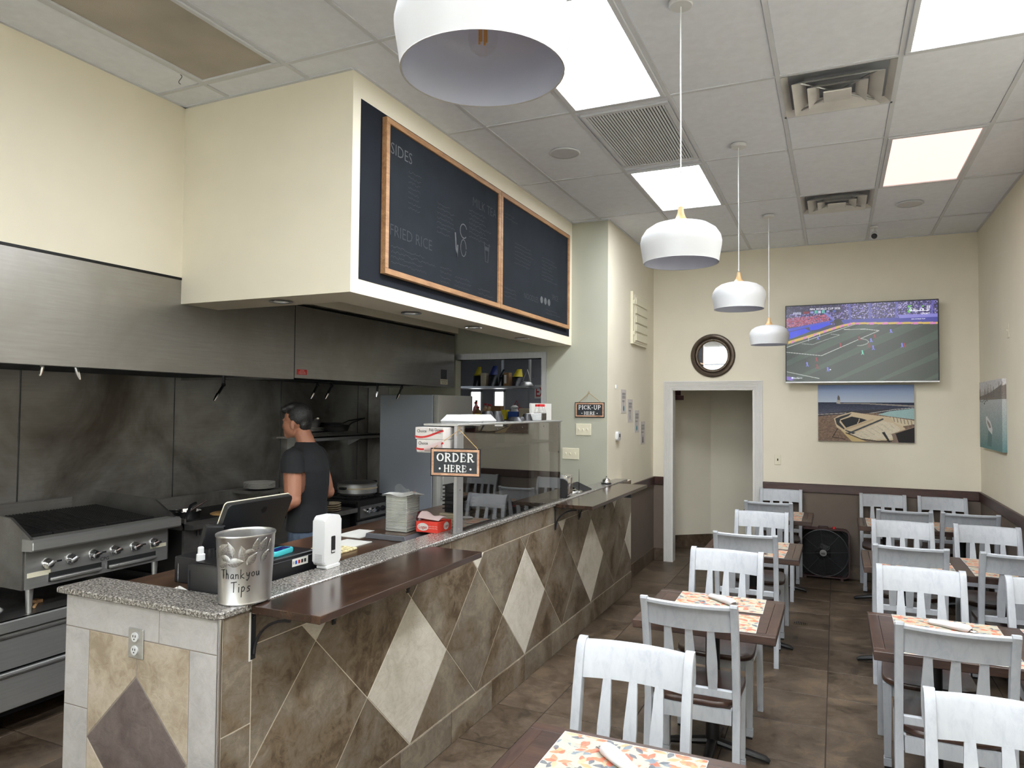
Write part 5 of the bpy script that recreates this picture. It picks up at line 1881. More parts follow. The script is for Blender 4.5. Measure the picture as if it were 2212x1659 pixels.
MB().box(-2.075, -1.99, 5.55, 5.74, GZ, GZ + 0.006, 0.001, 1).build('menu_card', 'paper_white', None, label='white menu sheet lying by the tablet', category='paper')
t = thing('order_spike', 'tall black order spike with chrome base beside the tablet', 'spike', (-1.98, 5.62, GZ))
MB().lathe([(0, 0), (.03, 0), (.03, .01), (.02, .014), (0, .016)], (-1.97, 5.7, GZ + 0.0065), 22).build('base', 'chrome', t)
MB().tube([(-1.97, 5.7, GZ + 0.02), (-1.97, 5.7, GZ + 0.2)], [0.0035, 0.001], 8).build('spike', 'black_steel', t)
bl = (-1.975, 6.5, GZ)
t = thing('service_bell', 'chrome service bell on the pick-up end of the counter', 'bell', bl)
MB().lathe([(0, 0), (.048, 0), (.05, .008), (.04, .014), (0, .014)], bl, 26).build('base', 'black_plastic', t)
MB().lathe([(.042, .014), (.042, .02), (.036, .042), (.022, .056), (0, .06)], bl, 26).build('dome', 'chrome', t)
MB().lathe([(0, .058), (.006, .06), (.005, .07), (.007, .074), (0, .078)], bl, 12).build('button', 'chrome', t)

# ------------------------------------------------------------------ hanging signs
wood('sign_edge', S(150, 104, 78), S(196, 152, 122), S(214, 178, 150), 'X', 20, 0.6)
pm('sign_black', S(32, 36, 40), 0.6)
pm('sign_white', S(240, 240, 238), 0.6)
pm('jute', S(168, 138, 92), 0.9, var=0.2, vscale=80)


def sign(name, label, c, w, h, rot, word, th, apex, gap):
    t = thing(name, label, 'sign', (c[0], c[1], c[2] - h / 2))
    M = Matrix.Translation(c) @ Matrix.Rotation(rot, 4, 'Z')
    P = lambda u, v, d=0.0: M @ Vector((u, -d, v))
    MB().prism(rect(-w / 2, w / 2, -h / 2, h / 2), 'Y', -0.004, 0.004, M=M).build('board', 'black_matte', t, smooth=False)
    e, f_ = 0.006 * w / .28, 0.012 * w / .28
    for q in (rect(-w / 2 + e, w / 2 - e, h / 2 - e - f_, h / 2 - e), rect(-w / 2 + e, w / 2 - e, -h / 2 + e, -h / 2 + e + f_),
              rect(-w / 2 + e, -w / 2 + e + f_, -h / 2 + e + f_, h / 2 - e - f_), rect(w / 2 - e - f_, w / 2 - e, -h / 2 + e + f_, h / 2 - e - f_)):
        MB().prism(q, 'Y', -0.0055, -0.004, M=M).build('border', 'sign_edge', t, smooth=False)
    MB().prism(rect(-w / 2 + e + f_, w / 2 - e - f_, -h / 2 + e + f_, h / 2 - e - f_), 'Y', -0.0048, -0.004, M=M).build('face', 'sign_black', t, smooth=False)
    b = MB()
    serif_text(b, word, th, lambda u, v: P(u, v + h * 0.03, 0.0056))
    b.build('top_word', 'sign_white', t, smooth=False)
    b = MB()
    serif_text(b, 'HERE', th * .8, lambda u, v: P(u, v - h * 0.33, 0.0056), 0.06)
    b.build('lower_word', 'sign_white', t, smooth=False)
    for s_ in (-1, 1):
        b = MB()
        b.poly2(arc(s_ * th * 1.95, th * .36, th * .13, 0, 2 * PI, 12)[:-1], lambda u, v: P(u, v - h * 0.33, 0.0056))
        b.build('dot', 'sign_white', t, smooth=False)
    b = MB()
    for s_ in (-1, 1):
        b.tube([P(s_ * w * gap, h / 2 - 0.006, 0.006), P(s_ * w * gap, h / 2, 0.003), apex], 0.0016 * w / .28 + 0.0004, 6)
    A = Vector(apex)
    b.tube([A, A + Vector((-0.012, 0, 0.01)), A + Vector((-0.016, -0.004, -0.035))], 0.0014, 6)
    b.tube([A, A + Vector((0.008, 0, 0.014)), A + Vector((-0.006, 0, 0.02)), A], 0.0014, 6)
    b.build('cord', 'jute', t)


sign('order_sign', 'black hanging sign reading ORDER HERE in front of the sneeze guard', (-1.905, 3.44, 1.545), 0.29, 0.155, 0.16, 'ORDER', 0.046, (-1.915, 3.50, 1.722), 0.44)
MB().cyl((-1.915, 3.49, 1.722), (-1.915, 3.53, 1.722), 0.003, n=8).build('sign_pin', 'chrome', None, label='small chrome pin holding the order sign cord', category='pin')
sign('pickup_sign', 'black hanging sign reading PICK-UP HERE on the sage wall', (-2.229, YK - 0.008, 1.833), 0.305, 0.15, 0.0, 'PICK-UP', 0.0405, (-2.236, YK - 0.01, 2.0), 0.38)

# ------------------------------------------------------------------ chairs
def _chairwhite():
    m, nt, b = _new('chair_white')
    v = _coord(nt)
    f = _noise(nt, _coord(nt, (1, 1, .35)), 26, 8, 0.7, 0.6)
    g = _noise(nt, v, 7, 5, 0.6)
    c = _ramp(nt, f, [(0.34, S(170, 174, 182)), (0.5, S(181, 185, 191)), (0.7, S(187, 191, 196))])
    c = _mix(nt, c, S(164, 170, 182), _math(nt, 'MULTIPLY', _ramp(nt, g, [(0.56, (0, 0, 0, 1)), (0.74, (1, 1, 1, 1))]), 0.3))
    nt.links.new(c, b.inputs['Base Color'])
    b.inputs['Roughness'].default_value = 0.42
    _bump(nt, b, f, 0.12, 0.003)


_chairwhite()


def back_y(z):          # centre line of the raked back above the seat
    t = max(0.0, (z - 0.44) / 0.5)
    return -0.185 - 0.05 * t - 0.045 * t * t


ch = thing('dining_chair', '', 'chair', (0, 0, 0), group='white slat-back chairs at the dining tables')
# back posts run from the floor to the crest
for sx in (-1, 1):
    zs = [0.0, 0.12, 0.25, 0.38, 0.44, 0.55, 0.66, 0.77, 0.88, 0.925, 0.945, 0.955]
    yc = [-0.235, -0.222, -0.205, -0.19] + [back_y(z) for z in zs[4:]]
    hw = [0.016, 0.018, 0.02, 0.023, 0.023, 0.022, 0.021, 0.021, 0.022, 0.024, 0.022, 0.012]
    yc[-3] -= 0.004
    yc[-2] -= 0.01
    yc[-1] -= 0.014
    poly = [(y - h, z) for y, z, h in zip(yc, zs, hw)] + [(y + h, z) for y, z, h in list(zip(yc, zs, hw))[::-1]]
    b = MB()
    xc = 0.207 * sx
    n = len(zs)
    verts, faces = [], []
    for i in range(n):
        for dx, dy in ((-0.017, -1), (0.017, -1), (0.017, 1), (-0.017, 1)):
            verts.append((xc + dx, yc[i] + dy * hw[i], zs[i]))
    for i in range(n - 1):
        for k in range(4):
            faces.append((i * 4 + k, i * 4 + (k + 1) % 4, i * 4 + 4 + (k + 1) % 4, i * 4 + 4 + k))
    faces += [(3, 2, 1, 0), tuple(n * 4 - 4 + k for k in range(4))]
    vv, ff = b.faces(verts, faces)
    es = [e for e in b.bm.edges if abs(e.verts[0].co.z - e.verts[1].co.z) > 1e-4]
    bmesh.ops.bevel(b.bm, geom=es, offset=0.004, segments=2, affect='EDGES', profile=0.5)
    b.build('back_post', 'chair_white', ch, local=True)
# crest rail, bowed in plan, rolled over at the top


def crest(u, t):
    x = (u - 0.5) * 0.384
    bow = -0.03 * (1 - (2 * u - 1) ** 2)
    prof = [(0.010, 0.818), (0.011, 0.93), (0.004, 0.944), (-0.012, 0.949), (-0.026, 0.943), (-0.028, 0.93), (-0.016, 0.915), (-0.010, 0.9), (-0.010, 0.818), (0.010, 0.818)]
    k = t * (len(prof) - 1)
    i = min(int(k), len(prof) - 2)
    f = k - i
    dy = prof[i][0] + (prof[i + 1][0] - prof[i][0]) * f
    z = prof[i][1] + (prof[i + 1][1] - prof[i][1]) * f
    return (x, back_y(z) + bow + dy, z)


b = MB()
b.grid(crest, 14, 9)
bmesh.ops.remove_doubles(b.bm, verts=b.bm.verts, dist=0.0004)
b.build('crest_rail', 'chair_white', ch, local=True, fixn=True)
for xs in (-0.1, 0.0, 0.1):
    b = MB()
    ws_ = [(0.505, .018), (0.58, .023), (0.66, .0245), (0.74, .020), (0.825, .0155)]
    rows = []
    for z, w in ws_:
        y = back_y(z) - 0.026 * (1 - (xs / .192) ** 2) * max(0, (z - .5) / .32)
        rows.append([b.bm.verts.new((xs + sx * w, y + sy * 0.007, z)) for sx, sy in ((-1, -1), (1, -1), (1, 1), (-1, 1))])
    for A, B in zip(rows, rows[1:]):
        for k in range(4):
            b.bm.faces.new((A[k], A[(k + 1) % 4], B[(k + 1) % 4], B[k]))
    b.bm.faces.new(rows[0][::-1])
    b.bm.faces.new(rows[-1])
    b.build('slat', 'chair_white', ch, local=True, angle=40)
MB().box(-0.192, 0.192, back_y(.51) - 0.011, back_y(.51) + 0.011, 0.49, 0.53, 0.004, 1).build('lower_rail', 'chair_white', ch, local=True)
# saddle seat
so = []
for i in range(40):
    a = 2 * PI * i / 40
    c_, s_ = math.cos(a), math.sin(a)
    e = 0.42
    x = 0.222 * abs(c_) ** e * (1 if c_ > 0 else -1)
    y = 0.215 * abs(s_) ** e * (1 if s_ > 0 else -1)
    x *= 1 - 0.1 * (0.5 - y / 0.43)
    y = y + 0.018 * math.cos(x / .222 * 1.3) * (1 if y > 0 else 0)
    so.append((x, y + 0.02))
b = MB()
rings = []
for sc, z in ((0.97, 0.437), (1.0, 0.446), (1.0, 0.46), (0.98, 0.4665), (0.8, 0.467), (0.6, 0.462), (0.3, 0.457)):
    rings.append([b.bm.verts.new((x * sc, (y - .02) * sc + .02, z)) for x, y in so])
for A, B in zip(rings, rings[1:]):
    for k in range(40):
        b.bm.faces.new((A[k], A[(k + 1) % 40], B[(k + 1) % 40], B[k]))
b.bm.faces.new(rings[0][::-1])
b.bm.faces.new(rings[-1])
b.build('seat', 'wood_seat', ch, local=True, angle=50)
for q in ((-0.185, 0.185, 0.165, 0.183), (-0.185, 0.185, -0.2, -0.18)):
    MB().box(q[0], q[1], q[2], q[3], 0.37, 0.437).build('apron', 'chair_white', ch, local=True, smooth=False)
for sx in (-1, 1):
    MB().box(sx * 0.178, sx * 0.196, -0.18, 0.165, 0.37, 0.437).build('apron', 'chair_white', ch, local=True, smooth=False)
    MB().box(sx * 0.19, sx * 0.205, -0.19, 0.165, 0.17, 0.195).build('stretcher', 'chair_white', ch, local=True, smooth=False) if False else None
    b = MB()
    x, y = sx * 0.192, 0.178
    verts = []
    for z, h in ((0.058, .0155), (0.437, .0205)):
        verts += [(x - h, y - h, z), (x + h, y - h, z), (x + h, y + h, z), (x - h, y + h, z)]
    b.faces(verts, [(3, 2, 1, 0), (4, 5, 6, 7), (0, 1, 5, 4), (1, 2, 6, 5), (2, 3, 7, 6), (3, 0, 4, 7)])
    b.box(x - .0185, x + .0185, y - .0185, y + .0185, 0.012, 0.055, 0.002, 1)
    lg = b.build('leg', 'chair_white', ch, local=True, smooth=False)
    MB().box(x - .016, x + .016, y - .016, y + .016, 0.0, 0.012).build('foot_pad', 'black_plastic', lg, local=True, smooth=False)

CH = [  # crest x, crest y, facing away from the camera?, label
    (-0.703, 2.69, 0, 'white chair facing the camera across the table at the bottom edge'),
    (-0.640, 3.40, 1, 'white chair seen from behind at the second table along the counter'),
    (-0.643, 4.74, 0, 'white chair facing the camera at the second table along the counter'),
    (-0.607, 5.42, 1, 'white chair seen from behind at the third table along the counter'),
    (-0.600, 6.66, 0, 'white chair facing the camera at the third table along the counter'),
    (-0.603, 7.37, 1, 'white chair seen from behind at the last small table by the box fan'),
    (-0.570, 8.605, 0, 'white chair against the back wall beside the doorway'),
    (0.470, 2.68, 0, 'big white chair cut off at the bottom right corner'),
    (0.452, 3.46, 1, 'white chair seen from behind at the nearest long table by the right wall'),
    (0.428, 4.70, 0, 'left white chair facing the camera at the nearest long table'),
    (1.060, 4.69, 0, 'white chair cut by the right picture edge at the nearest long table'),
    (0.444, 5.41, 1, 'left chair seen from behind at the middle long table'),
    (1.060, 5.41, 1, 'right chair seen from behind at the middle long table'),
    (0.485, 6.62, 0, 'left chair facing the camera at the middle long table'),
    (1.068, 6.65, 0, 'right chair facing the camera at the middle long table'),
    (0.557, 7.32, 1, 'left chair seen from behind at the farthest long table'),
    (1.063, 7.36, 1, 'right chair seen from behind at the farthest long table'),
    (0.452, 8.605, 0, 'left chair against the back wall at the farthest long table'),
    (0.996, 8.605, 0, 'right chair in the back corner at the farthest long table')]
for i, (x, y, away, lb) in enumerate(CH):
    rz = (0.0 if away else PI) + R_.uniform(-.02, .02)
    loc = (x, y + (0.297 if away else -0.297), 0)
    if away == 0 and y > 8.5:
        loc = (x, y - 0.27, 0)
    if i == 0:
        ch.location = loc
        ch.rotation_euler = (0, 0, rz)
        ch['label'] = lb
    else:
        copy_tree(ch, loc, rz, lb)


# ------------------------------------------------------------------ tables
def table(label, x0, x1, y0, y1, ped):
    t = thing('dining_table', label, 'table', ((x0 + x1) / 2, (y0 + y1) / 2, 0), group='dark wood dining tables')
    z0, z1 = 0.718, 0.76
    e = 0.05
    MB().box(x0 + e, x1 - e, y0 + e, y1 - e, z0 + .004, z1 - 0.0006).build('top_panel', 'wood_table', t, smooth=False)
    for q in (rect(x0, x1, y0, y0 + e - .0006), rect(x0, x1, y1 - e + .0006, y1)):
        MB().prism(q, 'Z', z0, z1, 0.003).build('end_band', 'wood_table', t, smooth=False)
    for q in (rect(x0, x0 + e - .0006, y0 + e, y1 - e), rect(x1 - e + .0006, x1, y0 + e, y1 - e)):
        MB().prism(q, 'Z', z0, z1, 0.003).build('side_band', 'wood_table_y', t, smooth=False)
    yc = (y0 + y1) / 2
    for px in ped:
        MB().cyl((px, yc, 0.05), (px, yc, z0 - .01), 0.038, n=16).build('column', 'black_plastic', t)
        MB().box(px - .15, px + .15, yc - .15, yc + .15, z0 - .014, z0).build('mount_plate', 'black_plastic', t, smooth=False)
        for a in range(4):
            an = PI / 4 + a * PI / 2 if False else a * PI / 2
            dx, dy = math.cos(an), math.sin(an)
            MB().tube([(px, yc, 0.07), (px + dx * .14, yc + dy * .14, 0.045), (px + dx * .27, yc + dy * .27, 0.022), (px + dx * .29, yc + dy * .29, .012)], [.03, .026, .02, .012], 10, sq=.8).build('foot', 'black_plastic', t)
    return t


wood('wood_table_y', S(34, 19, 14), S(56, 35, 26), S(76, 51, 37), 'Y', 7, 0.42, 0.12, 0.2)
XT0, XT1 = -0.965, -0.268
table('dark wood table for two cut off at the bottom edge', -0.957, -0.255, 1.62, 2.32, [-0.6])
table('second dark wood table for two along the counter', XT0, XT1, 3.65, 4.35, [-0.615])
table('third dark wood table for two along the counter', -0.955, -0.25, 5.59, 6.275, [-0.6])
table('last dark wood table for two, beside the box fan', -0.92, -0.22, 7.53, 8.21, [-0.57])
table('nearest long dark wood table by the right wall', 0.15, 1.335, 3.655, 4.35, [0.42, 1.06])
table('middle long dark wood table by the right wall', 0.172, 1.335, 5.575, 6.24, [0.42, 1.06])
table('farthest long dark wood table by the right wall', 0.19, 1.335, 7.49, 8.1, [0.44, 1.06])


# leaf-print placemats
def _leafmat():
    m, nt, b = _new('leaf_print')
    tc = nt.nodes.new('ShaderNodeTexCoord')
    base = S(184, 177, 158)
    col = None
    cream = nt.nodes.new('ShaderNodeRGB')
    cream.outputs[0].default_value = base
    col = cream.outputs[0]
    for li, (scale, seed) in enumerate(((17, 0.0), (20, 3.3), (23, 7.9), (19, 13.1))):
        mp = nt.nodes.new('ShaderNodeMapping')
        mp.inputs['Location'].default_value = (seed, seed * 1.7, 0)
        nt.links.new(tc.outputs['Object'], mp.inputs['Vector'])
        vo = nt.nodes.new('ShaderNodeTexVoronoi')
        vo.voronoi_dimensions = '2D'
        vo.inputs['Scale'].default_value = scale
        vo.inputs['Randomness'].default_value = 0.8
        nt.links.new(mp.outputs[0], vo.inputs['Vector'])
        sub = nt.nodes.new('ShaderNodeVectorMath')
        sub.operation = 'SUBTRACT'
        nt.links.new(mp.outputs[0], sub.inputs[0])
        nt.links.new(vo.outputs['Position'], sub.inputs[1])
        sc = nt.nodes.new('ShaderNodeSeparateColor')
        nt.links.new(vo.outputs['Color'], sc.inputs[0])
        ro = nt.nodes.new('ShaderNodeVectorRotate')
        ro.rotation_type = 'Z_AXIS'
        nt.links.new(sub.outputs[0], ro.inputs['Vector'])
        nt.links.new(_math(nt, 'MULTIPLY', sc.outputs[0], 6.28), ro.inputs['Angle'])
        sp = nt.nodes.new('ShaderNodeSeparateXYZ')
        nt.links.new(ro.outputs[0], sp.inputs[0])
        X = _math(nt, 'MULTIPLY', sp.outputs[0], scale)
        Y = _math(nt, 'MULTIPLY', sp.outputs[1], scale)
        # leaf outline: |y| < 0.2 * (1 - (x/.46)^2), pointed
        q = _math(nt, 'SUBTRACT', 1.0, _math(nt, 'ABSOLUTE', _math(nt, 'MULTIPLY', X, 2.2)))
        edge = _math(nt, 'MULTIPLY', _math(nt, 'POWER', _math(nt, 'MAXIMUM', q, 0.0), 0.62), 0.22)
        d = _math(nt, 'SUBTRACT', edge, _math(nt, 'ABSOLUTE', Y))
        mask = _math(nt, 'GREATER_THAN', d, 0.012)
        pick = _ramp(nt, sc.outputs[1], [(0.0, S(204, 72, 44)), (0.22, S(214, 104, 66)), (0.42, S(210, 140, 92)), (0.54, S(160, 160, 152)), (0.66, S(88, 112, 132)), (0.8, S(34, 58, 88)), (0.92, S(190, 160, 124))], 'CONSTANT')
        wash = _noise(nt, tc.outputs['Object'], 60, 3)
        pick = _mix(nt, pick, base, _math(nt, 'MULTIPLY', wash, 0.4))
        keep = _math(nt, 'GREATER_THAN', sc.outputs[2], 0.1 if li < 2 else 0.3)
        col = _mix(nt, col, pick, _math(nt, 'MULTIPLY', mask, _math(nt, 'MULTIPLY', keep, 0.92)))
    nt.links.new(col, b.inputs['Base Color'])
    b.inputs['Roughness'].default_value = 0.7


_leafmat()
pm('napkin_cloth', S(200, 199, 200), 0.8, var=0.03)


def setting(x, y, flip, lab, ang=None, w=0.47, d=0.3):
    z = 0.7605
    rz = R_.uniform(-.03, .03) + (PI if flip else 0)
    t = thing('placemat', 'leaf-print placemat ' + lab, 'placemat', (x, y, z), rz, group='leaf-print placemats')
    b = MB()
    b.prism(rect(-w / 2, w / 2, -d / 2, d / 2), 'Z', 0.0, 0.0025)
    b.build('sheet', 'leaf_print', t, local=True, smooth=False)
    b = MB()
    for q in (((-w / 2, -d / 2), (w / 2, -d / 2)), ((w / 2, -d / 2), (w / 2, d / 2)), ((w / 2, d / 2), (-w / 2, d / 2)), ((-w / 2, d / 2), (-w / 2, -d / 2))):
        b.tube([(q[0][0], q[0][1], .0015), (q[1][0], q[1][1], .0015)], 0.0015, 5)
    b.build('hem', 'napkin_cloth', t, local=True)
    n = thing('cutlery_roll', 'rolled napkin and cutlery ' + lab, 'napkin roll', (x + R_.uniform(-.02, .02), y, z + 0.003), (ang if ang is not None else R_.uniform(-.8, -.5)), group='rolled napkins with cutlery')
    b = MB()
    b.tube([(-0.1, 0, .008), (-0.09, 0, .012), (-.04, 0, .014), (.02, 0, .0165), (.06, 0, .018), (.085, 0, .016), (.09, 0, .012)], [.014, .021, .022, .025, .029, .028, .022], 14, sq=.7)
    for vtx in b.bm.verts:
        vtx.co.y *= 1 + 0.12 * math.sin(vtx.co.x * 60)
        vtx.co.z = max(vtx.co.z, 0.0005)
    b.build('napkin', 'napkin_cloth', n, local=True)
    b = MB()
    b.ribbon([(-.08, .004), (-.02, .013), (.05, .006), (.088, -.012)], 0.003, lambda u, v: (u, v, .0345 - abs(u) * .05))
    b.build('fold', 'paper_white', n, local=True)
    for dy in (-.007, .003, .011):
        b = MB()
        b.tube([(.06, dy, .016), (.1, dy * 1.2, .013), (.116, dy * 1.3, .011)], [.004, .0045, .006], 8, sq=.5)
        b.build('cutlery', 'chrome', n, local=True)


setting(-0.6, 2.14, 0, 'on the table at the bottom edge', 2.45)
for cx_, y0, y1, nm in ((-0.6, 3.65, 4.35, 'second table along the counter'), (-0.585, 5.59, 6.275, 'third table along the counter'), (-0.55, 7.53, 8.21, 'last small table by the fan')):
    setting(cx_, y1 - .17, 1, 'on the far side of the ' + nm)
    setting(cx_, y0 + .17, 0, 'on the near side of the ' + nm)
for y0, y1, nm in ((3.655, 4.35, 'nearest long table'), (5.575, 6.24, 'middle long table'), (7.49, 8.1, 'farthest long table')):
    dd_ = 0.3 if y1 - y0 > .65 else .28
    setting(0.5, y1 - .165, 1, 'far left on the ' + nm, d=dd_)
    setting(0.5, y0 + .165, 0, 'near left on the ' + nm, d=dd_)
    setting(1.07, y1 - .165, 1, 'far right on the ' + nm, d=dd_)
    setting(1.07, y0 + .165, 0, 'near right on the ' + nm, d=dd_)

# floor drain
t = thing('floor_drain', 'round brass floor drain in the aisle tiles', 'drain', (-0.294, 6.7, 0))
pm('brass_dark', (0.28, 0.22, 0.14, 1), 0.4, 1.0)
MB().lathe([(0, 0.0005), (.062, 0.0005), (.062, .003), (.056, .004), (0, .004)], (-0.294, 6.7, 0), 28).build('plate', 'brass_dark', t)
b = MB()
for i in range(7):
    w = math.sqrt(max(0, .05 ** 2 - (i * .014 - .042) ** 2))
    b.box(-0.294 + i * .014 - .042 - .003, -0.294 + i * .014 - .042 + .003, 6.7 - w, 6.7 + w, .004, .0046)
b.build('slots', 'black_matte', t, smooth=False, kind='stuff')

# ------------------------------------------------------------------ box fan
fx, fz, fy = -0.135, 0.285, 8.555
t = thing('box_fan', 'dark maroon box fan on the floor against the back wall', 'fan', (fx, fy + .06, 0))
pm('fan_badge', S(140, 140, 140), .5)
pm('fan_maroon', S(58, 32, 32), 0.45)
pm('fan_grille', S(60, 62, 64), 0.45)
b = MB()
oo = rrect(fx - .265, fx + .265, fz - .265, fz + .265, .06, 6)
ii = rrect(fx - .25, fx + .25, fz - .25, fz + .25, .05, 6)
n = len(oo)
vv = [(p[0], y, p[1]) for y in (fy, fy + .11) for p in oo] + [(p[0], y, p[1]) for y in (fy, fy + .11) for p in ii]
ff = []
for k in range(n):
    k2 = (k + 1) % n
    ff += [(k, k2, n + k2, n + k), (2 * n + k, 3 * n + k, 3 * n + k2, 2 * n + k2), (k, 2 * n + k, 2 * n + k2, k2), (n + k, n + k2, 3 * n + k2, 3 * n + k)]
b.faces(vv, ff)
b.build('shell', 'fan_maroon', t, fixn=True)
b = MB()
for r in [.05 + .0125 * i for i in range(17)]:
    b.tube([(fx + r * math.cos(a), fy + .004, fz + r * math.sin(a)) for a in [2 * PI * q / 40 for q in range(40)]], .0016, 4, closed=True)
for a in range(8):
    an = a * PI / 4 + .1
    b.tube([(fx + .04 * math.cos(an), fy + .002, fz + .04 * math.sin(an)), (fx + .25 * math.cos(an), fy + .002, fz + .25 * math.sin(an))], .0022, 4)
b.tube([(fx + .252 * math.cos(a), fy + .003, fz + .252 * math.sin(a)) for a in [2 * PI * q / 48 for q in range(48)]], .006, 6, closed=True)
for sx in (-1, 1):
    for sz in (-1, 1):
        for k in range(5):
            o_ = .012 + k * .014
            b.tube([(fx + sx * (.25 - o_), fy + .005, fz + sz * .25), (fx + sx * .25, fy + .005, fz + sz * (.25 - o_))], .0016, 4)
b.build('grille', 'fan_grille', t, kind='stuff')
MB().box(fx - .25, fx + .25, fy + .09, fy + .1, fz - .25, fz + .25).build('back_screen', 'black_matte', t, smooth=False)
b = MB()
b.lathe([(0, 0), (.036, 0), (.036, .006), (.033, .008), (0, .008)], n=26, M=Matrix.Translation((fx, fy, fz)) @ Matrix.Rotation(PI / 2, 4, 'X'))
b.build('badge', 'fan_badge', t)
MB().text('Lasko', 0.02, lambda u, v: (fx + u, fy - .0085, fz + v)).build('badge_lettering', 'black_matte', t, smooth=False)
MB().box(fx - .02, fx + .02, fy - .009, fy - .0075, fz - .011, fz - .003).build('badge_bar', 'black_matte', t, smooth=False)
for k in range(5):
    an = 2 * PI * k / 5
    b = MB()
    Mx = Matrix.Translation((fx, fy + .05, fz)) @ Matrix.Rotation(an, 4, 'Y') @ Matrix.Rotation(.5, 4, 'Z')
    b.prism(rrect(.03, .22, -.05, .05, .03, 4), 'Y', -.002, .002, M=Mx)
    b.build('blade', 'black_plastic', t)
MB().tube([(fx - .05, fy + .06, fz + .263), (fx - .045, fy + .06, fz + .285), (fx + .045, fy + .06, fz + .285), (fx + .05, fy + .06, fz + .263)], .008, 6).build('handle', 'fan_maroon', t)
MB().lathe([(0, 0), (.018, 0), (.014, .022), (0, .022)], (fx + .11, fy + .05, fz + .265), 14).build('speed_knob', 'red_plastic', t)
for dx in (-.2, .17):
    MB().box(fx + dx, fx + dx + .03, fy - .02, fy + .13, 0, .021).build('foot', 'fan_maroon', t, smooth=False)

# ------------------------------------------------------------------ chalkboard menu
MB().box(XS, XS + 0.003, 3.243, 6.69, 2.563, 3.585).build('wall_chalk_panel', 'blackboard_paint', kind='structure', smooth=False)
for i, (y0, y1, lb) in enumerate(((3.445, 5.012, 'larger framed chalkboard menu nearest the camera on the soffit'), (5.018, 6.605, 'second framed chalkboard menu farther along the soffit'))):
    z0, z1 = 2.628, 3.556
    t = thing('menu_board', lb, 'chalkboard', (XS + .003, (y0 + y1) / 2, z0))
    xb = XS + 0.004
    w = 0.034
    MB().box(xb, xb + .022, y0 + w, y1 - w, z0 + w, z1 - w).build('slate', 'blackboard', t, smooth=False)
    for q in (rect(y0, y1, z0, z0 + w), rect(y0, y1, z1 - w, z1), rect(y0, y0 + w, z0 + w, z1 - w), rect(y1 - w, y1, z0 + w, z1 - w)):
        MB().prism(q, 'X', xb, xb + .036, 0.002).build('frame_strip', 'wood_board_frame', t, smooth=False)
    f = lambda yy, zz: (lambda u, v: (xb + .0228, yy + u, zz + v))
    b = MB()
    c = MB()
    if i == 0:
        b.text('SIDES', .1, f(3.5, 3.36), 'LEFT', -.001)
        c.text('FRIED RICE', .1, f(3.5, 2.87), 'LEFT', -.001)
        c.text('MILK TEA', .095, f(4.55, 3.32), 'LEFT', -.001)
        for (yy, zz, n, L) in ((3.52, 2.8, 4, .55), (4.1, 2.78, 5, .2), (4.05, 3.2, 7, .25), (4.5, 3.27, 7, .4), (4.3, 2.75, 5, .25), (4.65, 2.72, 4, .3), (3.7, 3.3, 8, .16)):
            for k in range(n):
                x_, pts = 0, []
                lw = L * R_.uniform(.6, 1)
                while x_ < lw:
                    pts.append((x_, R_.uniform(0, .016)))
                    x_ += .008
                c.ribbon(pts, .0028, f(yy, zz - k * .032))
        cu = [(.0, .0), (.03, .09), (.02, .16), (.05, .2), (.09, .17), (.1, .1), (.06, .04)]
        b.ribbon(arc(0, 0, .05, .5, 5.5, 14), .008, f(4.42, 3.1))
        b.ribbon(arc(0, 0, .04, 0, 6, 14, .06), .006, f(4.42, 2.98))
        b.ribbon([(0, .16), (.015, .05), (.03, 0), (.035, .08)], .016, f(4.3, 2.9))
        c.ribbon([(0, .14), (.02, .0), (.06, 0), (.08, .14)], .01, f(4.75, 2.95))
        c.ribbon([(.02, .1), (.06, .1)], .03, f(4.75, 2.95))
    else:
        c.text('NOODLES', .07, f(5.5, 2.78), 'LEFT', -.001)
        c.text('SPICE', .07, f(6.15, 2.86), 'LEFT', -.001)
        for k in range(3):
            b.poly2(arc(k * .09, 0, .032, 0, 2 * PI, 14)[:-1], f(5.9, 2.82))
        for (yy, zz, n, L) in ((5.1, 3.4, 2, .3), (5.3, 3.2, 6, .4), (5.9, 3.2, 7, .4), (5.1, 2.8, 3, .3), (6.0, 2.74, 2, .4)):
            for k in range(n):
                x_, pts = 0, []
                lw = L * R_.uniform(.6, 1)
                while x_ < lw:
                    pts.append((x_, R_.uniform(0, .016)))
                    x_ += .008
                c.ribbon(pts, .0026, f(yy, zz - k * .032))
    b.build('chalk_drawing', 'chalk', t, smooth=False, kind='stuff')
    c.build('faint_chalk', 'chalk_faint', t, smooth=False, kind='stuff')

# soffit downlights
pm('lamp_glass', S(190, 188, 180), 0.3)
for i, (x, y, lb) in enumerate(((-3.036, 3.3, 'recessed downlight in the near face of the soffit'), (-2.58, 4.03, 'nearest downlight under the menu board'), (-2.58, 4.93, 'middle downlight under the menu board'), (-2.58, 5.88, 'farthest downlight under the menu board'))):
    t = thing('downlight', lb, 'downlight', (x, y, ZS - .01), group='recessed downlights under the soffit')
    MB().lathe([(.05, -.001), (.066, -.003), (.07, -.006), (.066, -.009), (.048, -.007), (.048, -.001)], (x, y, ZS), 28).build('trim_ring', 'chrome', t)
    MB().lathe([(0, -.004), (.048, -.003), (.048, -.001), (0, -.001)], (x, y, ZS), 24).build('lens', 'lamp_glass', t)


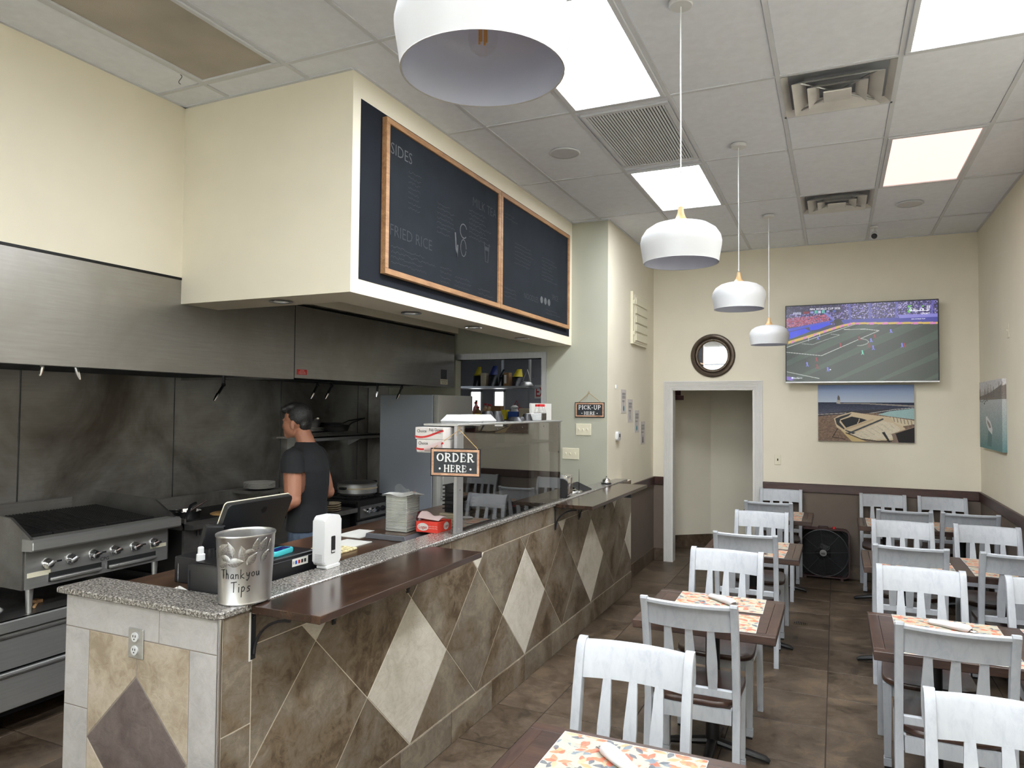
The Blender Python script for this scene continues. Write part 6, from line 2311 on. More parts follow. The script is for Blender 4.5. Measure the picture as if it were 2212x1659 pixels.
# ------------------------------------------------------------------ ceiling fixtures
def troffer(label, k, j, mat, grp=None):
    x0, x1, y0, y1 = cell(k, j)
    t = thing('ceiling_light' if label else 'ceiling_added_light', label, 'ceiling light' if label else None, ((x0 + x1) / 2, (y0 + y1) / 2, ZC - .012), group=grp, kind=None if label else 'structure')
    g, w = .014, .03
    for q in (rect(x0 + g, x1 - g, y0 + g, y0 + g + w), rect(x0 + g, x1 - g, y1 - g - w, y1 - g), rect(x0 + g, x0 + g + w, y0 + g + w, y1 - g - w), rect(x1 - g - w, x1 - g, y0 + g + w, y1 - g - w)):
        MB().prism(q, 'Z', ZC - .008, ZC + .012, .003).build('frame_strip', 'ceiling_bar', t, smooth=False)
    MB().box(x0 + g + w, x1 - g - w, y0 + g + w, y1 - g - w, ZC + .002, ZC + .008).build('diffuser', mat, t, smooth=False)


troffer('large lit fluorescent panel behind the nearest pendant', -2, 0, 'tube_light')
troffer('lit fluorescent panel beyond the slatted return grille', -2, 2, 'tube_light')
troffer('lit fluorescent panel at the top right corner', 1, 0, 'tube_light')
troffer('warm pinkish LED panel on the right of the ceiling', 1, 2, 'led_warm')
troffer('unlit yellowed panel light over the kitchen', -5, -1, 'lens_off')
troffer(None, -2, -2, 'tube_light')  # these four unseen panels are added to lift the room's light level
troffer(None, 1, -2, 'tube_light')
troffer(None, -2, -4, 'tube_light')
troffer(None, 1, -4, 'tube_light')
# return grille
pm('duct_dark', S(62, 64, 70), .8)
x0, x1, y0, y1 = cell(-2, 1)
t = thing('return_grille', 'slatted air return grille between two lit panels', 'vent', ((x0 + x1) / 2, (y0 + y1) / 2, ZC - .01))
g = .014
MB().box(x0 + g, x1 - g, y0 + g, y1 - g, ZC + .008, ZC + .016).build('backing', 'ceiling_tile', t, smooth=False)
yA, yB_, xA, xB = y0 + .1, y1 - .12, x0 + .06, x1 - .05
MB().box(xA, xB, yA, yB_, ZC + .004, ZC + .0085).build('dark_core', 'duct_dark', t, smooth=False)
for q in (rect(xA - .03, xB + .03, yA - .03, yA), rect(xA - .03, xB + .03, yB_, yB_ + .03), rect(xA - .03, xA, yA, yB_), rect(xB, xB + .03, yA, yB_)):
    MB().prism(q, 'Z', ZC - .006, ZC + .01, .002).build('frame_strip', 'ceiling_bar', t, smooth=False)
ns = 26
for i in range(ns):
    x = xA + (xB - xA) * (i + .5) / ns
    M = Matrix.Translation((x, 0, ZC - .001)) @ Matrix.Rotation(math.radians(-12), 4, 'Y')
    MB().box(-.0062, .0062, yA, yB_, -.0012, .0012, M=M).build('slat', 'ceiling_bar', t, smooth=False)
# square diffusers
pm('duct_grey', S(128, 131, 138), .7)
pm('vent_white', S(210, 208, 204), 0.5, var=0.1, vscale=5)
for j, lb in ((1, 'nearer square air diffuser with nested louvres'), (3, 'farther square air diffuser with nested louvres')):
    x0, x1, y0, _ = cell(0, j)
    cx_, cy_, h_ = (x0 + x1) / 2, y0 + .3075, .29
    t = thing('air_diffuser', lb, 'vent', (cx_, cy_, ZC - .03))
    b = MB()
    b.faces([(cx_ - h_, cy_ - h_, ZC + .027), (cx_ + h_, cy_ - h_, ZC + .027), (cx_ + h_, cy_ + h_, ZC + .027), (cx_ - h_, cy_ + h_, ZC + .027)], [(3, 2, 1, 0)])
    b.build('throat', 'duct_grey', t, smooth=False)

    def ringf(r0, z0, r1, z1, nm):
        b = MB()
        v = [(cx_ + a * r, cy_ + c * r, z) for r, z in ((r0, z0), (r1, z1), (r1 - .004, z1 + .004), (r0 - .004, z0 + .004)) for a, c in ((-1, -1), (1, -1), (1, 1), (-1, 1))]
        f = []
        for q in range(4):
            for k in range(4):
                f.append((q * 4 + k, q * 4 + (k + 1) % 4, ((q + 1) % 4) * 4 + (k + 1) % 4, ((q + 1) % 4) * 4 + k))
        b.faces(v, f)
        b.build(nm, 'vent_white', t, smooth=False, fixn=True)
    ringf(h_ + .004, ZC - .002, .262, ZC + .022, 'outer_flange')
    ringf(.238, ZC - .028, .17, ZC + .012, 'louvre')
    ringf(.158, ZC - .03, .1, ZC + .006, 'louvre')
    MB().box(cx_ - .075, cx_ + .075, cy_ - .075, cy_ + .075, ZC - .034, ZC - .024, .004, 1).build('core_plate', 'vent_white', t, smooth=False)
    for a in (-1, 1):
        MB().tube([(cx_ - .2, cy_ + a * .2, ZC - .008), (cx_ + .2, cy_ - a * .2, ZC - .008)], .005, 6).build('strut', 'dull_metal', t)
# speakers
pm('speaker_mesh', S(200, 201, 205), .7)
for px, py_, lb in ((-1.8, 4.85, 'round flush ceiling speaker above the menu board'), (0.62, 7.28, 'round flush ceiling speaker beyond the warm panel')):
    t = thing('ceiling_speaker', lb, 'speaker', (px, py_, ZC - .006))
    MB().lathe([(.095, .006), (.11, .004), (.115, -.002), (.108, -.008), (.098, -.008)], (px, py_, ZC), 32).build('rim', 'ceiling_bar', t)
    MB().lathe([(0, -.004), (.098, -.006), (.098, .004)], (px, py_, ZC), 32).build('mesh', 'speaker_mesh', t)
# security camera
t = thing('security_camera', 'small white bullet camera hanging from the ceiling above the TV', 'camera', (0.366, 8.05, ZC - .15))
MB().cyl((.366, 8.05, ZC - .02), (.366, 8.05, ZC), .035, n=20).build('base', 'white_plastic', t)
MB().tube([(.366, 8.05, ZC - .02), (.366, 8.04, ZC - .06)], .012, 10).build('arm', 'white_plastic', t)
MB().tube([(.372, 8.1, ZC - .06), (.366, 8.0, ZC - .1), (.362, 7.95, ZC - .12)], [.028, .033, .033], 18).build('housing', 'white_plastic', t)
MB().tube([(.362, 7.949, ZC - .1205), (.3605, 7.94, ZC - .1245)], [.028, .022], 18).build('lens', 'black_plastic', t)
# hook in the kitchen ceiling
t = thing('ceiling_hook', 'thin wire S hook hanging from the kitchen ceiling grid', 'hook', (-3.36, 2.82, ZC - .07))
MB().tube([(-3.36 + .012 * math.sin(a), 2.82, ZC - .005 - a * .0085) for a in [i * .5 for i in range(14)]], .0018, 6).build('wire', 'black_steel', t)

# ------------------------------------------------------------------ pendants
pm('shade_white', S(194, 195, 197), 0.42)
pm('shade_inner', S(226, 231, 250), 0.2)
pm('filament', S(220, 160, 80), 0.4, emis=S(255, 190, 110), estr=0.02)
PD = [(-0.655, 1.28, 2.537, 'nearest pendant lamp, cut off by the top edge'), (-0.637, 3.237, 2.512, 'second white pendant lamp with wooden neck'),
      (-0.615, 5.178, 2.553, 'third white pendant lamp with wooden neck'), (-0.578, 7.205, 2.472, 'farthest white pendant lamp, in front of the TV')]
for x, y, z, lb in PD:
    t = thing('pendant_lamp', lb, 'pendant lamp', (x, y, z), group='white dome pendant lamps in a row')
    pr_ = [(.168, 0), (.172, .03), (.18, .075), (.1815, .095), (.176, .12), (.158, .148), (.125, .17), (.085, .182), (.042, .187)]
    MB().lathe(pr_, (x, y, z), 56).build('shade', 'shade_white', t, angle=60)
    MB().lathe([(r - .003, q if i else .0) for i, (r, q) in enumerate(pr_[:-1])] + [(.04, .183), (0, .184)], (x, y, z), 56).build('shade_lining', 'shade_inner', t, angle=60)
    MB().lathe([(.165, 0), (.1685, -.0012), (.168, .001)], (x, y, z), 56).build('rim', 'shade_white', t)
    MB().lathe([(.05, .183), (.036, .192), (.024, .206), (.016, .226), (.012, .25), (.011, .258), (0, .259)], (x, y, z), 28).build('wooden_neck', 'wood_neck', t, angle=60)
    MB().lathe([(.008, .255), (.008, .275), (.004, .285), (0, .286)], (x, y, z), 14).build('cord_grip', 'clear_glass', t)
    MB().cyl((x, y, z + .27), (x, y, ZC - .02), .0032, n=8).build('cord', 'white_plastic', t)
    MB().lathe([(0, -.022), (.05, -.022), (.054, -.018), (.054, 0), (0, 0)], (x, y, ZC), 28).build('canopy', 'white_plastic', t)
    MB().cyl((x, y, z + .14), (x, y, z + .183), .02, n=16).build('socket', 'white_plastic', t)
    bu = MB()
    bu.lathe([(.013, .14), (.014, .12), (.028, .09), (.031, .07), (.026, .048), (.012, .036), (0, .033)], (x, y, z), 22)
    bo = bu.build('bulb', 'clear_glass', t)
    fb = MB()
    for k in range(4):
        a = k * PI / 2
        fb.cyl((x + .008 * math.cos(a), y + .008 * math.sin(a), z + .06), (x + .008 * math.cos(a), y + .008 * math.sin(a), z + .115), .0022, n=6)
    fb.build('filament', 'filament', bo)

# ------------------------------------------------------------------ back wall: mirror, TV, picture
mc = (-1.33, YB, 2.487)
t = thing('round_mirror', 'round mirror with beaded bronze frame above the doorway', 'mirror', (mc[0], YB, mc[2] - .255))
pm('bronze_frame', S(74, 62, 50), 0.35, 0.4, var=0.2, vscale=25)
pm('bead_gold', S(140, 116, 78), 0.35, 0.6)
pm('mirror_glass', (0.8, 0.8, 0.8, 1), 0.015, 1.0)
Mm = Matrix.Translation(mc) @ Matrix.Rotation(PI / 2, 4, 'X')
MB().lathe([(.258, 0), (.258, .02), (.245, .038), (.225, .042), (.212, .036), (.205, .022), (.195, .03), (.182, .03), (.172, .018), (.17, 0)], n=56, M=Mm).build('frame', 'bronze_frame', t)
b = MB()
for k in range(60):
    a = 2 * PI * k / 60
    b.ell((mc[0] + .178 * math.cos(a), YB - .03, mc[2] + .178 * math.sin(a)), (.006, .006, .006), 6, 4)
b.build('beading', 'bead_gold', t, kind='stuff')
MB().lathe([(0, .012), (.17, .010), (.171, .004), (0, .004)], n=48, M=Mm).build('glass', 'mirror_glass', t)

tv = thing('television', 'large wall-mounted TV showing a football match', 'television', (.235, 8.56, 2.15))
TX0, TX1, TZ0, TZ1, TY = -0.513, 0.985, 2.152, 3.022, 8.56
MB().box(TX0, TX1, TY, TY + .035, TZ0, TZ1, .004, 1).build('bezel', 'black_plastic', tv)
MB().box(TX0 + .15, TX1 - .15, TY + .035, TY + .06, TZ0 + .08, TZ1 - .15).build('rear_housing', 'black_plastic', tv, smooth=False)
MB().box(.1, .4, TY + .06, YB - .001, 2.4, 2.75).build('wall_bracket', 'black_steel', tv, smooth=False)
MB().box(TX0, TX1, TY - .002, TY + .01, TZ0 - .002, TZ0 + .014, .001, 1).build('lower_trim', 'dull_metal', tv)
C = Canvas(420, 236, (60, 72, 62))
m_ = C.V < .34
C.put(m_, (44, 40, 84))
rs = np.random.RandomState(5)
for (u0, u1, v0, v1, n, cols) in ((0, .42, .0, .26, 900, ((120, 104, 196), (72, 60, 140), (178, 168, 228), (90, 40, 80))), (.4, 1, .0, .2, 1500, ((120, 108, 200), (72, 58, 120), (190, 180, 236), (60, 50, 60)))):
    for k in range(n):
        u, v = u0 + rs.rand() * (u1 - u0), v0 + rs.rand() * (v1 - v0)
        C.ell(u, v, .0035, .006, cols[rs.randint(len(cols))], .9)
for k in range(700):
    u = rs.rand() * .3
    v = .16 + rs.rand() * .12 - u * .12
    C.ell(u, v, .004, .006, ((170, 60, 96), (150, 48, 80), (196, 110, 140))[rs.randint(3)], .9)
C.poly([(0, 0), (.38, 0), (.38, .1), (0, .1)], (40, 36, 60), .75)
for u in (.44, .57, .74, .96):
    C.line([(u + .03 * (u - .6), 0), (u, .2)], .03, (96, 92, 176), .8)
C.line([(.27, .1), (.33, .2)], .03, (120, 116, 200))
C.poly([(0, .35), (.13, .3), (.17, .34), (.05, .42), (0, .44)], (34, 58, 230))
C.poly([(.16, .28), (.27, .22), (.32, .25), (.22, .32), (.17, .33)], (34, 58, 230))
C.poly([(.0, .3), (.33, .2), (.32, .225), (0, .34)], (60, 70, 200))
C.poly([(.33, .2), (.4, .19), (.4, .27), (.34, .28)], (18, 18, 22))
C.poly([(.38, .205), (1, .2), (1, .27), (.4, .27)], (58, 60, 160))
C.poly([(.75, .17), (1, .17), (1, .21), (.76, .21)], (136, 130, 214))
pit = C.poly([(0, .5), (.38, .3), (.46, .275), (1, .31), (1, 1), (0, 1)], (66, 80, 70))
for k in range(6):
    a = .05 + k * .3
    C.poly([(a + .3, .28), (a + .45, .28), (a - .35, 1.0), (a - .6, 1.0)], (50, 58, 50), .85)
C.put((C.V < .5 - C.U * .52) & (C.V > .2) & pit, (70, 90, 70), .3)
C.noise(pit, .08, 1, 3)
top = ~pit
C.poly([(0, .47), (.12, .41), (.38, .27), (.46, .243), (.46, .268), (.38, .3), (.12, .445), (0, .505)], (216, 180, 80))
C.poly([(.46, .243), (1, .275), (1, .3), (.46, .268)], (216, 180, 80))
for u, v in ((.045, .46), (.13, .41), (.2, .375), (.27, .335), (.33, .3), (.385, .273), (.435, .253)):
    C.poly([(u - .012, v + .01), (u + .012, v - .012), (u + .012, v + .016), (u - .012, v + .038)], (220, 130, 190))
for u in (.49, .58, .67, .76, .86, .97):
    v = .246 + (u - .46) * .06
    C.poly([(u - .018, v), (u + .018, v + .001), (u + .018, v + .026), (u - .018, v + .024)], (220, 130, 190))
W_ = (206, 208, 200)
C.line([(0, .545), (.47, .27)], .006, W_)
C.line([(0, .61), (.245, .665), (.63, .36), (.54, .335), (.4, .33)], .006, W_)
C.line([(.11, .5), (.185, .515), (.37, .4), (.31, .385)], .005, (170, 176, 168))
C.line([(p, q) for p, q in arc(.49, .5, .07, -1.2, 1.6, 14, .045)], .005, W_)
C.line([(.0, .87), (.23, .965)], .006, W_)
for u, v in ((.155, .47), (.235, .41)):
    C.line([(u, v), (u, v - .045)], .005, (220, 220, 240))
C.line([(.155, .43), (.235, .37)], .004, (220, 220, 240))


def player(u, v, col, h=.05):
    C.ell(u, v - h * .8, .005, .011, col)
    C.line([(u, v - h * .7), (u + .002, v - h * .3)], .016, col)
    C.line([(u + .002, v - h * .3), (u - .005, v)], .008, col)
    C.line([(u + .002, v - h * .3), (u + .009, v)], .008, col)


for u, v, k in ((.22, .45, 0), (.577, .5, 0), (.59, .6, 0), (.775, .58, 0), (.705, .39, 0), (.287, .87, 0), (.145, .8, 0), (.215, .83, 1), (.21, .74, 1), (.375, .56, 1), (.5, .47, 1), (.565, .57, 1), (.79, .58, 1), (.6, .45, 1), (.52, .66, 2)):
    player(u, v, ((128, 128, 236), (150, 48, 60), (110, 206, 176))[k], .055 if v > .55 else .042)
C.ell(.305, .85, .005, .008, (230, 230, 230))
C.poly([(0, .93), (.06, .955), (.04, .99), (0, .98)], (120, 90, 190))
C.poly([(.05, .08), (.105, .08), (.105, .11), (.05, .11)], (196, 196, 230))
C.poly([(.11, .075), (.345, .065), (.345, .1), (.11, .11)], (38, 34, 60))
C.poly([(.118, .078), (.165, .076), (.165, .105), (.118, .107)], (130, 40, 60))
for u in (.2, .25):
    C.poly([(u, .068), (u + .02, .068), (u + .02, .108), (u, .108)], (110, 210, 196))
C.poly([(.225, .07), (.243, .07), (.243, .106), (.225, .106)], (200, 200, 236))
C.poly([(.17, .078), (.192, .078), (.192, .1), (.17, .1)], (150, 150, 220))
C.poly([(.28, .074), (.3, .074), (.3, .098), (.28, .098)], (150, 150, 220))
C.poly([(.325, .072), (.345, .072), (.345, .1), (.325, .1)], (80, 90, 180))
for q in ((.82, .07, .008), (.835, .06, .006), (.83, .1, .009), (.822, .13, .01)):
    C.ell(q[0], q[1], q[2], q[2] * 1.7, (110, 196, 90))
C.poly([(.9, .065), (.915, .065), (.915, .08), (.9, .08)], (110, 196, 90))
vcol_mat('tv_picture', .25, .6, .5)
tf = lambda u, v: (TX0 + .012 + u * (TX1 - TX0 - .024), TY - .0015, TZ1 - .012 - v * (TZ1 - TZ0 - .03))
print_mesh('picture', C.a, tf, 'tv_picture', tv)
emit('tv_text', (.8, .8, 1, 1), .5)
b = MB()
tp = lambda u0, v0, k=1: (lambda u, v: (tf(u0, v0)[0] + u, TY - .0025, tf(u0, v0)[2] + v))
b.text('FIFA WORLD CUP 2026', .03, tp(.27, .06))
b.text('FIFA WORLD CUP', .016, tp(.88, .235))
# Arabic channel name, drawn stroke by stroke
ar = [[(.15, .05), (.15, .0), (.13, -.005)], [(.135, .05), (.135, 0), (.1, 0), (.1, .02)], [(.1, 0), (.07, 0), (.075, .02), (.09, .025), (.095, .0)], [(.07, 0), (.04, 0), (.04, .015)], [(.04, 0), (.01, 0), (.012, .02), (.026, .02), (.02, 0)], [(.01, 0), (-.02, 0), (-.03, .012), (-.02, .022), (-.008, .012), (-.02, 0)]]
for st in ar:
    b.ribbon(st, .007, tp(.845, .125))
for p in ((.08, .035), (.03, -.012), (.04, -.012), (-.018, .034), (-.006, .034)):
    b.poly2(arc(p[0], p[1], .004, 0, 2 * PI, 8)[:-1], tp(.845, .125))
b.text('SPORT', .026, tp(.925, .175))
b.text('AlkassSports', .02, tp(.075, .965), 'CENTER')
b.build('screen_text', 'tv_text', tv, smooth=False)
b = MB()
for _t, _u, _v in (('37:07', .077, .108), ('0', .21, .102), ('0', .26, .1)):
    MB().text(_t, .032, tp(_u, _v)).build('score_text', 'black_matte', tv, smooth=False)
MB().poly2(arc(0, 0, .009, 0, 2 * PI, 14)[:-1], tp(.04, .955)).build('channel_dot', emit('tv_blue', (.15, .35, 1, 1), .8), tv, smooth=False)

# seaside picture
C = Canvas(300, 196, (150, 170, 196))
C.grad(0, .31, (120, 138, 178), (178, 190, 206))
C.grad(.31, .5, (52, 58, 76), (84, 88, 104), C.V >= .31)
C.noise((C.V > .32) & (C.V < .5), .25, 1, 4)
C.poly([(.5, .32), (1, .36), (1, .385), (.5, .34), (.22, .335), (.22, .325)], (150, 144, 138))
C.poly([(0, .52), (.35, .46), (1, .4), (1, .5), (.35, .5), (0, .57)], (70, 68, 74))
C.line([(0, .53), (.1, .52), (.3, .5)], .008, (196, 192, 188))
C.line([(.55, .5), (.8, .43), (1, .4)], .008, (206, 204, 200))
sand = C.poly([(0, .56), (.2, .53), (.5, .5), (1, .48), (1, 1), (0, 1)], (128, 108, 94))
C.noise(sand, .3, 2, 2)
C.poly([(.205, .33), (.213, .2), (.218, .18), (.228, .2), (.236, .22), (.242, .33)], (104, 98, 96))
C.poly([(.2, .33), (.206, .27), (.238, .27), (.242, .34)], (176, 168, 158))
sea = C.poly([(.63, .52), (.75, .46), (1, .41), (1, .6), (.9, .58), (.75, .55)], (160, 190, 190))
C.noise(sea, .15, 1, 1)
cr_, dk = (206, 188, 158), (52, 52, 54)
C.poly([(.17, .6), (.22, .55), (.36, .48), (.57, .53), (.75, .56), (.86, .68), (.93, .8), (.93, .98), (.62, .985), (.43, .94), (.3, .86), (.2, .75)], cr_)
C.poly([(.185, .6), (.25, .555), (.36, .5), (.33, .55), (.24, .61), (.23, .66), (.3, .8), (.43, .86), (.42, .9), (.3, .82), (.2, .7)], (66, 66, 68))
C.poly([(.24, .63), (.36, .56), (.46, .59), (.52, .62), (.4, .7), (.3, .76)], dk)
C.line([(.29, .79), (.58, .61)], .03, (190, 168, 138))
C.line([(.31, .87), (.68, .6)], .028, (74, 78, 82))
C.line([(.42, .68), (.435, .64), (.44, .6)], .012, cr_)
deck = C.poly([(.36, .88), (.68, .63), (.78, .66), (.86, .76), (.78, .93), (.6, .96), (.45, .94)], (214, 204, 182))
C.noise(deck, .12, 1, 5)
for k in range(7):
    C.line([(.4 + k * .055, .86 - k * .035), (.5 + k * .05, .94 - k * .03)], .003, (140, 128, 110))
C.line([(.3, .85), (.45, .95), (.62, .985), (.8, .97)], .02, (80, 74, 66))
C.poly([(.22, .76), (.3, .86), (.44, .95), (.52, 1), (.36, 1)], (202, 178, 130))
C.poly([(.76, .56), (1, .62), (1, .68), (.88, .72), (.8, .66)], (212, 198, 170))
for k in range(6):
    C.line([(.79 + k * .035, .57 + k * .01), (.8 + k * .035, .64 + k * .012)], .008, (60, 58, 58))
C.poly([(.77, .86), (1, .73), (1, 1), (.8, 1)], (46, 42, 44))
C.line([(.77, .86), (1, .725)], .016, (150, 130, 112))
C.poly([(.775, .86), (.81, .85), (.84, 1), (.79, 1)], (134, 116, 104))
C.poly([(.67, .83), (.7, .82), (.76, 1), (.74, 1)], (56, 54, 56))
C.line([(.21, .78), (.155, .93), (.29, .96)], .01, (40, 36, 36))
t = thing('seaside_canvas', 'canvas picture of a beached boat and lighthouse under the TV', 'picture', (.29, YB - .03, 1.505))
MB().box(-.182, .762, YB - .03, YB - .002, 1.507, 2.13, .001, 1).build('canvas_block', 'fridge_door', t, smooth=False)
vcol_mat('canvas_print', .75)
print_mesh('canvas_print', C.a, lambda u, v: (-.18 + u * .94, YB - .0308, 2.129 - v * .62), 'canvas_print', t)
# harbour picture on the right wall (u = 0 nearest the back corner)
C = Canvas(220, 150, (190, 190, 190))
C.grad(0, .3, (206, 204, 204), (190, 188, 186))
for k in range(26):
    u, hgt = C.rng.rand(), .06 + C.rng.rand() * .16
    C.poly([(u - .03, .24), (u - .008, .24 - hgt), (u + .006, .24 - hgt), (u + .03, .24)], (146, 138, 130), .8)
C.poly([(0, .22), (.3, .2), (.6, .16), (1, .08), (1, .3), (0, .27)], (120, 112, 106), .9)
C.noise((C.V < .3), .2, 2, 1)
C.grad(.28, 1, (186, 188, 188), (96, 134, 134), C.V >= .28)
C.noise((C.V > .28), .14, 1, 4)
for k in range(5):
    C.ell(.05 + k * .08, .29 + .01 * (k % 2), .018, .012, (70, 66, 66))
C.ell(.24, .33, .02, .02, (70, 66, 66))
C.poly([(.3, .53), (.36, .52), (.52, .6), (.6, .7), (.58, .78), (.42, .72), (.32, .62)], (220, 220, 220))
C.poly([(.36, .57), (.48, .62), (.54, .68), (.46, .69), (.37, .62)], (150, 142, 136))
C.poly([(.42, .72), (.58, .78), (.55, .96), (.35, .95)], (74, 104, 102), .6)
t = thing('harbour_canvas', 'canvas picture of a white boat in a harbour on the right wall', 'picture', (XR - .035, 7.96, 1.492))
MB().box(XR - .035, XR - .002, 7.435, 8.49, 1.492, 2.14, .001, 1).build('canvas_block', 'fridge_door', t, smooth=False)
print_mesh('canvas_print', C.a, lambda u, v: (XR - .0358, 8.489 - u * 1.053, 2.139 - v * .646), 'canvas_print', t)
print_mesh('wrapped_edge', C.a[:, -24:], lambda u, v: (XR - .035 + u * .034, 7.4342, 2.139 - v * .646), 'canvas_print', t)


def plate_switch(name, label, c, w, h, nrm, n, kind='toggle', mat='ivory_plastic'):
    t = thing(name, label, 'switch', (c[0], c[1], c[2] - h / 2))
    Mz = {'-Y': Matrix(), '+X': Matrix.Rotation(PI / 2, 4, 'Z'), '-X': Matrix.Rotation(-PI / 2, 4, 'Z')}[nrm]
    M = Matrix.Translation(c) @ Mz
    b = MB()
    b.box(-w / 2, w / 2, -.007, -.0003, -h / 2, h / 2, .003, 1, M=M)
    b.build('cover_plate', mat, t)
    for i in range(n):
        u = (i - (n - 1) / 2) * w / max(n, 1) * (.82 if n > 1 else 0)
        b = MB()
        b.box(u - .005, u + .005, -.018, -.007, -.004, .012, .002, 1, M=M @ Matrix.Rotation(.25 if i % 2 else -.1, 4, 'X'))
        b.box(u - .006, u + .006, -.0085, -.007, -.012, .012, M=M)
        b.build('toggle', mat if kind == 'toggle' else 'black_matte', t, smooth=False)


plate_switch('switch_plate', 'upper three-gang switch plate below the pick-up sign', (-2.295, YK, 1.636), .162, .117, '-Y', 3)
plate_switch('switch_plate', 'lower three-gang switch plate beside the sneeze guard', (-2.429, YK, 1.391), .178, .114, '-Y', 3)
plate_switch('wall_jack', 'cream wall plate between the doorway and the seaside picture', (-.609, YB, 1.278), .07, .115, '-Y', 1, 'jack')
plate_switch('light_switch', 'cream light switch high on the right wall', (XR, 7.31, 2.545), .07, .125, '-X', 1)
# louvred electrical panel
t = thing('electrical_panel', 'cream metal panel with five inset bands on the hall wall', 'panel', (XH + .02, 7.92, 2.56))
MB().box(XH, XH + .03, 7.61, 8.23, 2.56, 3.14, .003, 1).build('box', 'ivory_plastic', t)
MB().box(XH + .03, XH + .036, 7.66, 8.22, 2.58, 3.11, .002, 1).build('door', 'wall_cream', t)
for k in range(5):
    z = 2.6 + k * .1
    MB().box(XH + .036, XH + .048, 7.69, 8.2, z, z + .08, .005, 1).build('band', 'ivory_plastic', t)
for z in (2.66, 3.0):
    MB().box(XH + .03, XH + .042, 7.625, 7.645, z, z + .04, .002, 1).build('hinge', 'ivory_plastic', t)
# thermostat, sensor, anchors
t = thing('thermostat', 'white rounded thermostat on the hall wall', 'thermostat', (XH, 7.084, 1.52))
MB().prism(rrect(7.03, 7.138, 1.52, 1.612, .025, 5), 'X', XH + .0003, XH + .03, .006, seg=2).build('body', 'white_plastic', t)
MB().box(XH + .03, XH + .0305, 7.075, 7.115, 1.555, 1.59).build('display', 'black_plastic', t, smooth=False)
MB().box(XH, XH + .015, 7.02, 7.04, 2.05, 2.09, .004, 2).build('wall_clip', 'white_plastic', None, label='tiny white clip above the thermostat', category='clip')
# four narrow posters
pm('poster_paper', S(206, 200, 196), .8, var=.02)
pm('poster_teal', S(70, 140, 150), .8)
pm('poster_ink', S(84, 80, 78), .8)
PO = [(7.234, 7.435, 1.80, 2.05, 'PASTA', 'LOVE', 'highest of four narrow kitchen posters, with a teal ladle'), (7.489, 7.7, 1.70, 1.95, 'TASTE', 'LIFE', 'second narrow kitchen poster, with crossed tongs'),
      (7.78, 7.985, 1.58, 1.83, 'HAPPY', 'HOME', 'third narrow kitchen poster, with a teal grinder'), (8.05, 8.265, 1.44, 1.70, 'GOOD', 'FOOD', 'lowest narrow kitchen poster, with a grey grater')]
for k, (y0, y1, z0, z1, w1, w2, lb) in enumerate(PO):
    t = thing('wall_poster', lb, 'poster', (XH, (y0 + y1) / 2, z0), group='narrow kitchen posters on the hall wall')
    MB().box(XH + .0004, XH + .003, y0, y1, z0, z1).build('sheet', 'poster_paper', t, smooth=False)
    yc = (y0 + y1) / 2
    f = lambda u, v: (XH + .0036, yc + u, v)
    b = MB()
    for i, hh in enumerate((.03, .035, .02)):
        zz = z1 - .06 - i * .036
        for j_ in range(4 - (i == 2)):
            u = -.05 + j_ * .032
            b.ribbon([(u, zz), (u, zz + hh * .75)], .008, f)
            b.ribbon([(u, zz + hh * .75), (u + .018, zz + hh * .5), (u + .016, zz)], .006, f)
    b.build('lettering', 'poster_ink', t, smooth=False)
    b = MB()
    if k in (0, 2):
        b.poly2(arc(0, z0 + .05, .028, 0, 2 * PI, 16, .03)[:-1], f)
        c = MB()
        c.ribbon([(-.005, z0 + .08), (-.02, z0 + .13)], .006, f)
        c.build('utensil_handle', 'poster_ink', t, smooth=False)
        b.build('utensil', 'poster_teal', t, smooth=False)
    elif k == 1:
        b.ribbon([(-.02, z0 + .03), (0, z0 + .08), (-.012, z0 + .12)], .008, f)
        b.ribbon([(.02, z0 + .03), (0, z0 + .08), (.012, z0 + .12)], .008, f)
        b.build('utensil', 'poster_ink', t, smooth=False)
    else:
        b.poly2([(-.03, z0 + .015), (.03, z0 + .015), (.018, z0 + .085), (-.018, z0 + .085)], f)
        b.ribbon(arc(0, z0 + .085, .014, 0, PI, 8, .02), .005, f)
        b.build('utensil', 'poster_ink', t, smooth=False)
# dark red exit sign inside the passage
t = thing('passage_sign', 'dark red sign hanging high inside the doorway passage', 'sign', (-1.88, 9.3, 1.965))
pm('dark_red', S(70, 24, 30), .5)
MB().box(-1.93, -1.83, 9.28, 9.31, 2.025, 2.12, .003, 1).build('upper_box', 'dark_red', t)
MB().box(-1.93, -1.79, 9.27, 9.30, 1.965, 2.022, .003, 1).build('lower_box', 'dark_red', t)
MB().tube([(-1.88, 9.295, 2.12), (-1.88, 9.295, 2.75)], .008, 6).build('stem', 'black_steel', t)

